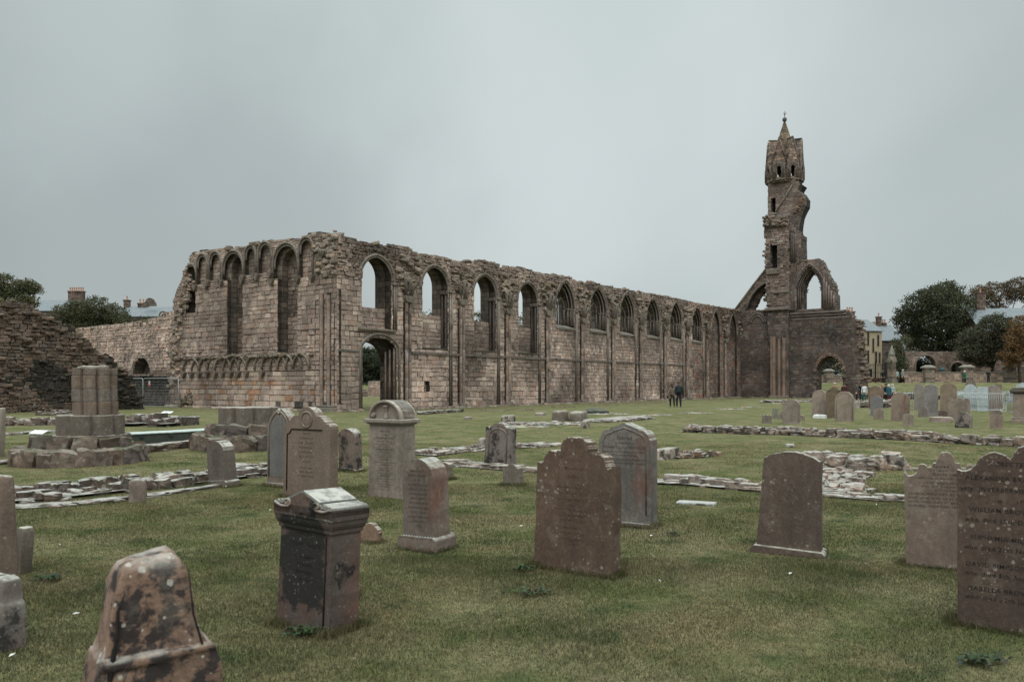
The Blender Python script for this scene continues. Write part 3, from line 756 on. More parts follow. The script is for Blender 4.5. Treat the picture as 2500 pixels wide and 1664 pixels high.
    n = N[0]; m = MB(); m.tube([(p[0], -.03, p[1]) for p in archline(n[0], n[1] + .1, n[3], n[3], n[4] + .1)][8:], .09, 8, (.17, .14, .12)); m.build('arch_moulding', M['mould'], root)
    # intersecting corbel arcade
    xs = list(range(165, 1160, 60)); zt = Z(600, 1048)[1]; zs_ = Z(600, 1105)[1]; zc_ = Z(600, 1150)[1]
    for k, x in enumerate(xs):
        u = Z(x, 1150)[0]
        if k + 2 < len(xs) and R.random() > .06:
            u2 = Z(xs[k + 2], 1150)[0]; m = MB()
            P = archline(u, u2, zc_ + .1, zs_, zt - zs_ + .12, 8)
            if R.random() < .25: P = P[:int(len(P) * .7)]
            m.tube([(p[0], -.16 + (.05 if k % 2 else 0), p[1]) for p in P], .075, 7, (.16, .13, .105)); m.build('small_arch', M['mould'], root)
        if x < 620 or R.random() < .4:
            m = MB(); m.prism([(u - .03, zc_ - .42), (u + .03, zc_ - .42), (u + .22, zc_ - .08), (u + .22, zc_ + .04), (u - .22, zc_ + .04), (u - .22, zc_ - .08)], -.28, 0, (.14, .11, .09)); m.build('corbel', M['mould'], root, bevel=.02, recalc=True)
    # clustered pier at the corner
    for px, r, zt_ in ((1214, .13, 7.1), (1267, .13, 7.0)):
        u = Z(px, 1000)[0]; m = MB(); z = .35
        while z < zt_:
            h = R.uniform(.35, .6); m.tube([(u, -.05, z), (u, -.05, min(z + h, zt_))], r * .92, 12, rubcol(R, (.175, .14, .118), .16), cap=False); z += h
        m.build('vault_shaft', M['ashlar'], root)
    m = MB(); u0, u1 = Z(1152, 1400)[0], .12
    m.box(u0, u1, -.45, 0, -.2, .28, (.16, .13, .11)); m.box(u0 + .1, u1 - .06, -.34, 0, .284, .42, (.15, .12, .1)); m.build('pier_plinth', M['rubble'], root, bevel=.05)
    for dx in (0, .16, .32):
        a, b_ = Z(1178 + dx * 70, 335), Z(1235 + dx * 100, 225); m = MB()
        m.tube([(a[0], -.08, a[1] - .5), (a[0] + .03, -.12, a[1] + .3), ((a[0] * .45 + b_[0] * .55), -.2, (a[1] * .3 + b_[1] * .7)), (b_[0], -.36, b_[1])], .085, 7, (.17, .14, .115)); m.build('rib_stub', M['mould'], root)
    rb = MB()
    for x in np.arange(T[0][0], -2.6, .4):
        add_rock(rb, (x, -.2, .04), (R.uniform(.4, .7), R.uniform(.3, .6), R.uniform(.12, .3)), R, R.uniform(-.2, .2), .1, rubcol(R, (.22, .18, .15)))
    rb.build('wall_footing', M['rubble'], root)
gable()

def rubble_heap():
    R = random.Random(3); root = MB(); c = gp(461, 995)
    for k in range(230):
        a = R.uniform(0, 2 * pi); d = abs(R.gauss(0, .42)); h = max(0, 1.25 * (1 - d)) * R.random() ** .5; s = R.uniform(.14, .38)
        add_rock(root, (d * cos(a) * 1.1, d * sin(a) * .7, h), (s, s, s * .45), R, None, .4, rubcol(R, (.10, .08, .062)))
    o = root.build('rubble_heap', M['rubble'], None, loc=(c[0], c[1] + .6, 0))
    tag(o, 'dark heap of fallen stones against the foot of the transept wall', 'rubble heap')
rubble_heap()

# ------------------------------------------------------------------ low wall running left from the gable, with an arched niche
def side_wall():
    R = random.Random(21)
    root = thing('low_ruined_wall', 'pale low ruined wall with an arched niche between dark rubble mass and transept', 'ruined wall', (C0[0], C0[1], 0), GAB)
    q = lambda px, py: onp(px, py, C0, GAB)
    off = q(420, 900)[0] - .2
    T = [q(120, 808), q(185, 803), q(240, 797), (q(300, 789)), q(350, 783), q(395, 775), q(402, 765), q(420, 762)]
    a, b_ = q(325, 910)[0], q(370, 910)[0]; zt = q(347, 873)[1]; zb = q(347, 912)[1]
    nic = arch(a, b_, zb, zt - (b_ - a) / 2, (b_ - a) / 2)
    ru = [(q(287, 900)[0], -.3), (q(287, 900)[0], q(350, 922)[1]), (q(417, 900)[0], q(350, 922)[1]), (q(417, 900)[0], -.3)]
    outline = [(T[0][0], -.3)] + rough_line(T, R, .5, .1) + [(T[-1][0], -.3)]
    slab('masonry_core', outline, [nic, ru], 0, .9, M['core'], root, (.15, .125, .105))
    slab('masonry_core', outline, [], .904, 1.6, M['core'], root, (.045, .038, .034))
    mb = MB()
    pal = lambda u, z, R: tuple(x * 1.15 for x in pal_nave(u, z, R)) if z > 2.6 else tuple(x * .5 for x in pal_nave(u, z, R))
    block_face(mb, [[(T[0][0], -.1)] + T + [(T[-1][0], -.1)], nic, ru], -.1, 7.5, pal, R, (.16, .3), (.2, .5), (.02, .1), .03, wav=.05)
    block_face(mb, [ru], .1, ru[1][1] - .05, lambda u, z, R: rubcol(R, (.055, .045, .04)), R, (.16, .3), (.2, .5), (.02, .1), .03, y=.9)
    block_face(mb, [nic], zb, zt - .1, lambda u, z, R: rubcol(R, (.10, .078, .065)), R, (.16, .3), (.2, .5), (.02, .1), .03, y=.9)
    mb.build('facing_stones', M['ashlar'], root)
    rb = MB(); crest(rb, T, R, .0, 1.4, 7, (.2, .5), lambda R: rubcol(R, (.13, .11, .08))); rb.build('broken_rubble', M['rubble'], root)
    for off_ in (.05, .2):
        m = MB(); m.tube([(p[0], -.03, p[1]) for p in archline(a - off_, b_ + off_, zb, zt - (b_ - a) / 2, (b_ - a) / 2 + off_)], .07, 8, (.17, .14, .12)); m.build('niche_moulding', M['mould'], root)
side_wall()

def rubble_mass():
    R = random.Random(31); O = (-29.6, 45.0)
    root = thing('rubble_mass', 'dark mossy stump of a thick rubble wall sloping down at the left edge', 'ruined wall', (O[0], O[1], 0), NAVE)
    q = lambda px, py: onp(px, py, O, NAVE)
    tops = [(-150, 722), (0, 730), (30, 731), (75, 745), (110, 768), (150, 785), (185, 803), (230, 850), (280, 880), (318, 915), (338, 960), (345, 1000)]
    T = [q(*p) for p in tops]
    outline = [(T[0][0], -.3)] + rough_line(T, R, .5, .14) + [(T[-1][0], -.3)]
    slab('masonry_core', outline, [], 0.1, 3.2, M['core'], root, (.02, .017, .014))
    mb = MB()
    def pal(u, z, R):
        k = noise.noise(Vector((u * .35, z * .3, 5.)))
        dk = k < -.08 or (u > 6.2 + 2 * k and R.random() < .85) or (1.5 + k < z < 2.2 + k and R.random() < .7)
        c = rubcol(R, (.026, .021, .018) if dk else (.088, .066, .053), .35)
        return c
    block_face(mb, [[(T[0][0], -.1)] + T + [(T[-1][0], -.1)]], -.1, 7.5, pal, R, (.12, .26), (.16, .48), (.01, .10), .04, y=.1, wav=.12)
    mb.build('facing_stones', M['rubble'], root)
    rb = MB(); crest(rb, T, R, .1, 3.0, 12, (.2, .5), lambda R: rubcol(R, (.06, .058, .03)))
    for k in range(150):
        t = R.random() * (len(T) - 1); i = int(t); u = T[i][0] + (T[i + 1][0] - T[i][0]) * (t - i); zt = T[i][1] + (T[i + 1][1] - T[i][1]) * (t - i)
        s = R.uniform(.15, .5); z = R.uniform(0, 1) ** .7 * zt
        add_rock(rb, (u, .1 - R.uniform(.0, .25), z), (s, s * .7, s * .4), R, R.uniform(-.3, .3), .25, pal(u, z, R))
    rb.build('broken_rubble', M['rubble'], root)
rubble_mass()

# ------------------------------------------------------------------ west front and stair tower
KC = (C0[0] + 64.5 * .605, C0[1] + 64.5 * .796)
def west():
    R = random.Random(41)
    root = thing('west_front_ruin', 'dark west front with a pinnacled stair tower', 'ruined tower', (KC[0], KC[1], 0), GAB)
    q = lambda px, py: onp(px, py, KC, GAB)
    def pal(f, red=.2):
        def p(u, z, R):
            c = rubcol(R, (.082 * f, .064 * f, .056 * f), .30)
            k = R.random()
            if k < .05: c = (.15 * f, .125 * f, .10 * f)
            elif k < red: c = (.10 * f, .066 * f, .053 * f)
            m_ = .9 + .7 * noise.noise(Vector((u * .3, z * .45, 4.)))
            return tuple(x * m_ for x in c)
        return p
    def piece(tops_px, holes, y0, y1, z0=None, f=1., ch=(.22, .36), bl=(.3, .75), step=.5, amp=.05, colf=.09, dep=(.01, .05)):
        T = [q(*p) for p in tops_px]
        zz = z0 if z0 is not None else min(T[0][1], T[-1][1])
        ol = ([(T[0][0], zz)] if T[0][1] > zz + .01 else []) + rough_line(T, R, step, amp) + ([(T[-1][0], zz)] if T[-1][1] > zz + .01 else [])
        slab('masonry_core', ol, holes, y0, y1, M['core'], root, (colf, colf * .8, colf * .72))
        mb = MB(); block_face(mb, [ol] + holes, zz, max(p[1] for p in T), pal(f), R, ch, bl, dep, .014, y=y0); mb.build('facing_stones', M['ashlar'], root)
        return T
    # lower screen with the doorway
    d0, d1 = q(1993, 950)[0], q(2058, 950)[0]; dt = q(2025, 868)[1]
    door = arch(d0, d1, -.3, dt - 1.85, 1.85, 14)
    ds = arch(d0 + .0, d1 - .0, -.3, dt - 1.75, 1.5, 14)
    lower = [(1796, 757), (1840, 757), (1872, 757), (1928, 760), (2062, 757), (2078, 766), (2086, 779), (2101, 783), (2103, 805), (2109, 860), (2113, 930), (2119, 975)]
    T = piece(lower, [door], 0, .9, -.3, .85, amp=.06)
    T2 = [(a - (.4 if a > 9 else 0), b_ - .3) for a, b_ in T]
    slab('masonry_core', [(T2[0][0], -.3)] + T2 + [(T2[-1][0], -.3)], [ds], .904, 2.2, M['core'], root, (.08, .064, .056))
    for off in (.1, .26):
        m = MB(); P = archline(d0 - off, d1 + off, dt - 1.95, dt - 1.9, 1.85 + off)
        for k in range(len(P) - 1):
            a, b_ = Vector((P[k][0], 0, P[k][1])), Vector((P[k + 1][0], 0, P[k + 1][1]))
            m.tube([a + (b_ - a) * .05 + Vector((0, -.05, 0)), a + (b_ - a) * .95 + Vector((0, -.05, 0))], .11, 6, rubcol(R, (.12, .08, .062)))
        m.build('door_arch', M['mould'], root)
    rb = MB()
    for s_ in (0, 1):
        for k in range(26):
            x = (d0 - .2 if s_ == 0 else d1 + .25) + R.uniform(-.15, .15); s = R.uniform(.25, .5)
            add_rock(rb, (x, R.uniform(-.15, .6), R.uniform(0, 3.4) if s_ == 0 else R.uniform(.3, 3.6)), (s, s, s * .6), R, R.uniform(-.2, .2), .15, rubcol(R, (.10, .075, .062)))
    for k in range(120):
        z = R.uniform(0, q(2100, 785)[1]); e = np.interp(z, [0, 3, 6, 9.5], [q(2117, 970)[0], q(2112, 900)[0], q(2106, 840)[0], q(2101, 790)[0]]); s = R.uniform(.25, .6)
        add_rock(rb, (e + R.uniform(-.5, .1), R.uniform(-.1, 1.2), z), (s, s, s * .5), R, None, .2, rubcol(R, (.12, .09, .075)))
    crest(rb, [q(*p) for p in lower[:3]], R, 0, 1.8, 7, (.25, .6), lambda R: rubcol(R, (.10, .085, .065)))
    crest(rb, [q(*p) for p in lower[4:]][:5], R, 0, 1.8, 5, (.25, .6), lambda R: rubcol(R, (.13, .105, .09)))
    rb.build('broken_rubble', M['rubble'], root)
    for py, px0, px1, d in ((764, 1930, 2062, .28), (770, 1928, 2066, .16), (778, 1926, 2074, .08)):
        m = MB(); a, b_ = q(px0, py), q(px1, py); m.box(a[0], b_[0], -d, 0, a[1] - .22, a[1] - .02, (.13, .105, .09)); m.build('string_course', M['mould'], root, bevel=.04)
    # tall window arch
    w0, w1 = q(1944, 760)[0], q(2010, 760)[0]; wt = q(1981, 648)[1]; zb = q(1980, 757)[1]; zs = q(1980, 712)[1]
    i0, i1 = q(1957, 760)[0], q(2004, 760)[0]; it = q(1984, 661)[1]
    topsW = [(1931, 757), (1931, 640), (1955, 637), (2000, 631), (2005, 638), (2011, 652), (2020, 672), (2033, 690), (2035, 712), (2039, 715), (2040, 757)]
    TW = piece(topsW, [arch(w0, w1, zb + .15, zs, wt - zs)], 0, .8, zb, 1.4, colf=.11)
    slab('masonry_core', [(TW[0][0], zb)] + [(a, b_ - .1) for a, b_ in TW[1:-1]] + [(TW[-1][0], zb)], [arch(i0, i1, zb + .15, zs, it - zs)], .804, 2.1, M['core'], root, (.10, .08, .07))
    for k, off in enumerate((.22, .05, -.14, -.3)):
        m = MB(); m.tube([(p[0], -.06 + .2 * k, p[1]) for p in archline(w0 - off, w1 + off, zb + .1, zs, wt - zs + off)], .1, 8, (.12, .095, .082)); m.build('arch_moulding', M['mould'], root)
    for k in range(5):
        m = MB(); x = q(2012 + 6 * k, 740)[0]; m.tube([(x, -.1, zb + .1), (x, -.1, zs + 1.6 - .55 * k)], .11, 8, (.13, .1, .085)); m.build('window_shaft', M['shaft'], root)
    for (px, py, s_) in ((1958, 690, 1), (1964, 676, 1), (1975, 664, 1), (1990, 663, -1), (1998, 680, -1), (2001, 700, -1), (1957, 707, 1)):
        m = MB(); p = q(px, py); m.tube([(p[0] - .15 * s_, 1.4, p[1] + .05), (p[0] + .15 * s_, 1.4, p[1] - .05), (p[0] + .35 * s_, 1.4, p[1] - .3)], [.1, .09, .04], 6, (.09, .07, .06)); m.tube([(p[0] + .15 * s_, 1.4, p[1] - .05), (p[0] + .42 * s_, 1.4, p[1] + .12)], [.09, .04], 6, (.09, .07, .06)); m.build('tracery_cusp', M['mould'], root)
    rb = MB(); crest(rb, TW[1:-1], R, 0, 2, 4, (.2, .5), lambda R: rubcol(R, (.14, .115, .095))); rb.build('broken_rubble', M['rubble'], root)
    # half arch leaning on the tower
    ha = [(1793, 757), (1812, 731), (1835, 700), (1856, 673), (1874, 650), (1876, 687), (1862, 693), (1848, 704), (1836, 718), (1827, 735), (1821, 757)]
    P = [q(*p) for p in ha]
    slab('half_arch', P, [], .1, 1.3, M['core'], root, (.13, .1, .085))
    m = MB(); P2 = [q(*p) for p in [(1793, 757), (1812, 731), (1835, 700), (1856, 673), (1874, 650)]]
    m.tube([(a, .08, b_) for a, b_ in P2], .13, 6, (.15, .12, .1)); m.build('arch_moulding', M['mould'], root)
    m = MB(); P2 = [q(*p) for p in [(1821, 757), (1827, 735), (1836, 718), (1848, 704), (1862, 693), (1876, 687)]]
    m.tube([(a, .08, b_) for a, b_ in P2], .14, 6, (.14, .11, .095)); m.build('arch_moulding', M['mould'], root)
    inner = [(a + .9, b_ - .55) for a, b_ in P2]
    m = MB()
    for k in range(len(P2) - 1):
        for t in np.arange(0, 1, .34):
            a = P2[k][0] + (P2[k + 1][0] - P2[k][0]) * t; b_ = P2[k][1] + (P2[k + 1][1] - P2[k][1]) * t
            add_rock(m, (a + .25, 1.5, b_ - .2), (.8, .9, .6), R, R.uniform(-.3, .3), .3, rubcol(R, (.09, .07, .06)))
    m.build('broken_rubble', M['rubble'], root)
    # blind arches left of the tower
    for (px0, px1, pt, pz) in ((1834, 1864, 771, 800),):
        a, b_ = q(px0, 800)[0], q(px1, 800)[0]; zt = q(1849, pt)[1]
        for off in (0, .3):
            m = MB(); m.tube([(p[0], -.06, p[1]) for p in archline(a - off, b_ + off, q(px0, pz)[1] + .9, zt - .9, .9 + off)], .1, 8, (.12, .095, .08)); m.build('arch_moulding', M['mould'], root)
    # tower: buttressed foot
    mm = [(1872, 975), (1872, 757), (1928, 757), (1930, 975)]
    foot = [(1885, 975), (1884, 850), (1878, 800), (1876, 757), (1928, 757), (1929, 975)]
    Pf = [q(*p) for p in foot]; Pf[0] = (Pf[0][0], -.3); Pf[-1] = (Pf[-1][0], -.3)
    slab('tower_foot', Pf, [], -.55, 0, M['core'], root, (.10, .078, .068))
    mb = MB(); block_face(mb, [Pf], -.1, Pf[2][1], pal(1.05), R, (.22, .34), (.25, .5), (.01, .06), .014, y=-.55); mb.build('facing_stones', M['ashlar'], root)
    for px, r, ztp in ((1888, .2, 822), (1893, .24, 822), (1906, .2, 826), (1917, .22, 826)):
        m = MB(); x = q(px, 900)[0]; z = .1; zt = q(px, ztp)[1]
        while z < zt:
            m.tube([(x, -.58, z), (x, -.58, min(z + .5, zt))], r, 8, rubcol(R, (.13, .095, .075), .15), cap=False); z += .5
        m.build('vault_shaft', M['ashlar'], root)
    m = MB(); m.box(q(1884, 975)[0], q(1930, 975)[0], -1.1, -.5, -.2, .3, (.17, .135, .11)); m.build('plinth', M['rubble'], root, bevel=.05)
    # tower body
    slot = [q(1884, 655), q(1884, 598), q(1901, 598), q(1901, 655)]
    body = [(1876, 757), (1875, 720), (1874, 690), (1873, 655), (1871, 640), (1873, 600), (1870, 575), (1868, 536), (1876, 530), (1929, 530), (1930, 600), (1931, 757)]
    TB = piece(body, [slot], -.5, .5, None, 1.5, (.2, .34), (.25, .6), .4, .09, .13, (.01, .14))
    slab('masonry_core', [(a, b_) for a, b_ in TB], [], .504, 2.8, M['core'], root, (.02, .018, .017))  # near-black core colour stands in for the unlit depth behind the slot
    s0, s1 = q(1876, 668), q(1908, 660); m = MB(); m.box(s0[0], s1[0], -.85, -.5, s0[1] - .2, s1[1] + .1, (.14, .115, .095)); m.build('slot_sill', M['mould'], root, bevel=.04)
    m = MB(); a, b_ = q(1890, 712), q(1930, 712); m.box(a[0], b_[0], -.75, -.5, a[1] - .3, a[1], (.14, .115, .095)); m.build('string_course', M['mould'], root, bevel=.06)
    a, b_ = q(1868, 757), q(1930, 757); m = MB(); m.box(a[0] + .2, b_[0], -.85, -.5, a[1] - .15, a[1] + .2, (.15, .12, .1)); m.build('string_course', M['rubble'], root, bevel=.06)
    right = [(1929, 757), (1929, 566), (1940, 562), (1947, 560), (1950, 572), (1956, 572), (1957, 640), (1946, 642), (1945, 757)]
    piece(right, [], -.1, 2.2, None, 1.25, amp=.03, colf=.08)
    for k, px in enumerate((1934, 1938.5, 1943, 1948, 1953)):
        m = MB(); x = q(px, 600)[0]; m.tube([(x, -.16 if k < 3 else 0., q(px, 640)[1]), (x, -.16 if k < 3 else 0., q(px, 572)[1])], .12, 8, (.10, .075, .065)); m.build('window_shaft', M['shaft'], root)
    # tower upper stage with roof scar and torn springing
    slot2 = [q(1884, 521), q(1884, 484), q(1895, 484), q(1895, 521)]
    upper = [(1876, 531), (1876, 500), (1876, 470), (1878, 440), (1938, 437), (1950, 445), (1956, 449), (1951, 457), (1948, 463), (1955, 468), (1960, 476), (1964, 482), (1963, 500), (1955, 515), (1950, 527), (1947, 545), (1945, 566), (1928, 566), (1928, 531)]
    TU = piece(upper, [slot2], -.2, .9, None, 1.5, (.22, .34), (.35, .8), .4, .04, .13, (.005, .03))
    slab('masonry_core', [(a * .999, b_) for a, b_ in TU], [], .904, 2.4, M['core'], root, (.03, .026, .024))  # core painted near-black to give the upper slot its unlit depth
    m = MB(); a, b_ = q(1936, 452), q(1896, 520); m.tube([(a[0], -.28, a[1]), (b_[0], -.28, b_[1])], .11, 6, (.17, .14, .12)); m.build('roof_scar', M['mould'], root)
    m = MB(); a, b_ = q(1880, 524), q(1898, 520); m.box(a[0], b_[0], -.4, -.2, a[1] - .15, a[1] + .1, (.17, .14, .12)); m.build('slot_sill', M['mould'], root, bevel=.03)
    rb = MB()
    for k in range(45):
        t = R.random(); px, py = 1961 - 16 * t + R.uniform(-3, 2), 484 + 36 * t; p = q(px, py); s = R.uniform(.2, .45)
        add_rock(rb, (p[0], R.uniform(-.35, .1), p[1]), (s, s, s * .5), R, None, .3, rubcol(R, (.14, .09, .065)))
    for k in range(110):
        p = q(R.uniform(1870, 1920), R.uniform(530, 552)); s = R.uniform(.25, .6)
        add_rock(rb, (p[0], R.uniform(-.75, -.3), p[1]), (s, s, s * .5), R, None, .3, rubcol(R, (.15, .12, .1)))
    for k in range(90):
        p = q(R.uniform(1869, 1882), R.uniform(550, 750)); s = R.uniform(.25, .5)
        add_rock(rb, (p[0], R.uniform(-.6, .3), p[1]), (s, s, s * .5), R, None, .2, rubcol(R, (.15, .12, .1)))
    rb.build('broken_rubble', M['rubble'], root)
    # octagonal belfry
    cl, cr_ = q(1877, 430)[0], q(1955, 430)[0]; cx = (cl + cr_) / 2 - .42; rad = (cr_ - cl) / 2 * 1.04; cy = 1.3
    zA, zB = q(1916, 441)[1], q(1916, 396)[1]; zD = q(1916, 337)[1]
    ph = pi / 8; ap = rad * cos(ph); hw = rad * sin(ph)
    for k in range(8):
        a = ph + pi / 8 + k * pi / 4 + 0
        panel = [(-hw, zA), (-hw, zB + .15), (hw, zB + .15), (hw, zA)]
        hole = arch(-.27, .27, zA + .35, zB - .75, .45)
        o = slab('belfry_panel', panel, [hole], -.28, 0, M['core'], root, (.18, .14, .12))
        am = pi / 2 + k * pi / 4
        o.location = (cx + (ap) * cos(am), cy + (ap) * sin(am), 0); o.rotation_euler = (0, 0, am + pi / 2)
        m = MB()
        for r_, y in ((.66, -.32), (.5, -.30), (.36, -.26)):
            m.tube([(p[0], y, p[1]) for p in archline(-r_, r_, zA + .2, zB - .85 - .0, r_ * 1.0)], .07, 7, (.15, .12, .105))
        o2 = m.build('belfry_moulding', M['mould'], root); o2.location = o.location; o2.rotation_euler = o.rotation_euler
    m = MB()
    R1 = rad * 1.07; R2 = R1 * 1.02
    for k in range(8):
        a0 = ph + k * pi / 4; a1 = a0 + pi / 4; am = (a0 + a1) / 2; c = rubcol(R, (.165, .128, .11), .15)
        z0 = zB - .05
        A = Vector((cx + R1 * cos(a0), cy + R1 * sin(a0), z0)); B = Vector((cx + R1 * cos(a1), cy + R1 * sin(a1), z0))
        Pk = Vector((cx + R1 * .97 * cos(am), cy + R1 * .97 * sin(am), zD - .05)); Ct = Vector((cx, cy, zD + .1))
        m.add([A, B, Pk, Ct], [(0, 1, 2)], c); m.add([A, Pk, Ct], [(0, 1, 2)], tuple(x * .8 for x in c)); m.add([Pk, B, Ct], [(0, 1, 2)], tuple(x * .8 for x in c))
        m.tube([A, A.lerp(Pk, .97)], .1, 6, (.16, .13, .11)); m.tube([B, B.lerp(Pk, .97)], .1, 6, (.16, .13, .11)); m.tube([Pk, Pk.lerp(Ct, .75)], .1, 6, (.13, .11, .085))
    m.build('gabled_crown', M['core'], root)
    m = MB(); m.lathe([(R1 * 1.0, zB - .12), (R1 * 1.02, zB + .02), (R1 * .5, zB + .03)], 8, (.14, .11, .095), 0, cx, cy, False, ph); m.lathe([(rad * 1.03, zA - .2), (rad * 1.05, zA), (rad * .8, zA + .12)], 8, (.15, .12, .1), 0, cx, cy, False, ph); m.build('belfry_cornice', M['mould'], root)
    zs0, zs1 = q(1915, 348)[1], q(1915, 291)[1]; cs = q(1914.5, 320)[0]
    m = MB(); m.lathe([(1.05, zs0 - 1.6), (.95, zs0), (.54, (zs0 + zs1) / 2 + .15), (.14, zs1), (.12, zs1 + .25)], 8, (.16, .12, .085), 0, cx, cy, False, ph); m.build('spire', M['core'], root)
    m = MB(); zb_ = q(1915, 283)[1]; m.lathe([(.1, zb_ - .3), (.24, zb_ - .18), (.27, zb_), (.2, zb_ + .18), (.05, zb_ + .26)], 14, (.10, .09, .08), 0, cx, cy); m.build('finial_ball', M['mould'], root)
    zt = q(1915, 263)[1]; m = MB(); m.tube([(cx, cy, zb_ + .2), (cx + .03, cy, zt)], .035, 6, (.05, .05, .05)); m.tube([(cx, cy, zt - .5), (cx + .2, cy, zt - .2)], .03, 6, (.05, .05, .05)); m.tube([(cx - .12, cy, zt - .15), (cx, cy, zt - .5)], .03, 6, (.05, .05, .05)); m.build('weather_vane', M['attr'], root)
    # foot of the front
    rb = MB()
    for x in np.arange(.2, 13.5, .5):
        if d0 - .2 < x < d1 + .2: continue
        add_rock(rb, (x, -.2, .03), (R.uniform(.4, .7), R.uniform(.3, .5), R.uniform(.1, .3)), R, None, .1, rubcol(R, (.11, .085, .07)))
    rb.build('wall_footing', M['rubble'], root)
west()
# ------------------------------------------------------------------ gravestones
M['g_brown'] = stone_mat('brown_sandstone_grave', streak=.35, stain=.35, stain_col=(.03, .024, .02), spots=.85, spot_scale=17, spot_col=(.24, .205, .165), lich=.3, lich_col=(.22, .18, .145), fine=40, patch=2.5, bump=.8, bdist=.006, top=.8, top_col=(.38, .36, .31))
M['g_plain'] = stone_mat('smooth_sandstone_grave', lich=.15, lich_scale=11, streak=.25, stain=.25, stain_col=(.06, .048, .04), spots=.0, fine=36, patch=1.8, bump=.5, bdist=.004, top=.8, top_col=(.40, .38, .34), contrast=.25)
M['g_spot'] = stone_mat('speckled_sandstone_grave', streak=.2, stain=.2, stain_col=(.07, .055, .045), spots=.7, spot_scale=30, spot_col=(.34, .31, .27), fine=40, patch=2, bump=.6, bdist=.005, top=.8, top_col=(.38, .36, .31), contrast=.22)
M['g_red'] = stone_mat('red_streaked_grave', lich=.3, lich_scale=11, streak=.4, stain=.3, spots=0, red=.9, fine=36, patch=2, bump=.6, bdist=.005, top=.7)
M['g_dark'] = stone_mat('black_stained_grave', streak=.3, stain=.3, spots=.25, spot_scale=26, panel=(.30, .80), blotch=.96, blotch_scale=4.5, bthr=(.47, .53), blotch_col=(.017, .015, .014), red=.5, fine=38, patch=2.2, bump=.8, bdist=.007, top=.8, top_col=(.27, .27, .25), seed=2)
M['g_far'] = stone_mat('weathered_grave', lich=.3, lich_scale=6, streak=.45, stain=.45, stain_col=(.07, .055, .045), spots=.35, spot_scale=16, spot_col=(.36, .33, .28), fine=22, patch=2, bump=.6, bdist=.008, top=.7, top_col=(.36, .34, .29))
M['g_lichen'] = stone_mat('lichen_covered_grave', streak=.1, stain=.5, spots=.5, spot_scale=18, spot_col=(.30, .26, .17), fine=24, patch=3, bump=.9, bdist=.012, top=.7)
M['g_old'] = stone_mat('broken_old_stone', lich=.9, lich_scale=6., lich_col=(.32, .28, .235), streak=.1, stain=.35, spots=.9, spot_scale=9, spot_col=(.36, .33, .29), blotch=.95, blotch_scale=9, blotch_col=(.024, .019, .019), red=.8, fine=34, patch=3, bump=1., bdist=.012, top=.55, top_col=(.38, .35, .31), seed=4)
M['g_blot'] = stone_mat('black_blotched_grave', streak=.3, stain=.3, spots=.3, spot_scale=26, blotch=.9, blotch_scale=4, bthr=(.50, .57), blotch_col=(.02, .017, .016), red=.3, fine=38, patch=2.2, bump=.8, bdist=.007, top=.9, top_col=(.36, .36, .32), seed=3)
def worn(name, dark, stone, lo=.42, hi=.56):
    m, t, b = newmat(name); N = NT(t); tcn = N.n('TexCoord'); nn = N.noise(tcn.outputs['Object'], 55, 5, .7)
    N.set(b.inputs['Base Color'], N.mix(N.ramp(nn, (lo, 0.), (hi, 1.)), dark, stone)); b.inputs['Roughness'].default_value = .95
    return m
M['letters'] = plain('dark_groove', (.013, .010, .008), .95, 0, .5, 60)
M['letters_t'] = worn('worn_letters_dark', (.012, .009, .008), (.05, .036, .03), .5, .62)
M['letters_p'] = worn('worn_letters_brown', (.022, .016, .012), (.085, .058, .042))
M['letters_k'] = worn('worn_letters_tan', (.035, .027, .022), (.10, .078, .062), .46, .62)
M['letters_g'] = plain('worn_grey_lettering', (.05, .04, .036), .95, 0, .5, 60)

def crom(P, n=5):
    out_ = []
    for i in range(len(P) - 1):
        p0 = P[max(i - 1, 0)]; p1 = P[i]; p2 = P[i + 1]; p3 = P[min(i + 2, len(P) - 1)]
        for k in range(n):
            t = k / n
            out_.append(tuple(.5 * ((2 * p1[j]) + (-p0[j] + p2[j]) * t + (2 * p0[j] - 5 * p1[j] + 4 * p2[j] - p3[j]) * t * t + (-p0[j] + 3 * p1[j] - 3 * p2[j] + p3[j]) * t ** 3) for j in (0, 1)))
    out_.append(P[-1]); return out_
def mirror(half):   # half: x from -.5 to 0 (apex)
    return half + [(-x, z) for x, z in reversed(half[:-1])]
def arcp(cx, cz, r, a0, a1, n=10, rz=None):
    return [(cx + r * cos(radians(a0 + (a1 - a0) * i / n)), cz + (rz or r) * sin(radians(a0 + (a1 - a0) * i / n))) for i in range(n + 1)]
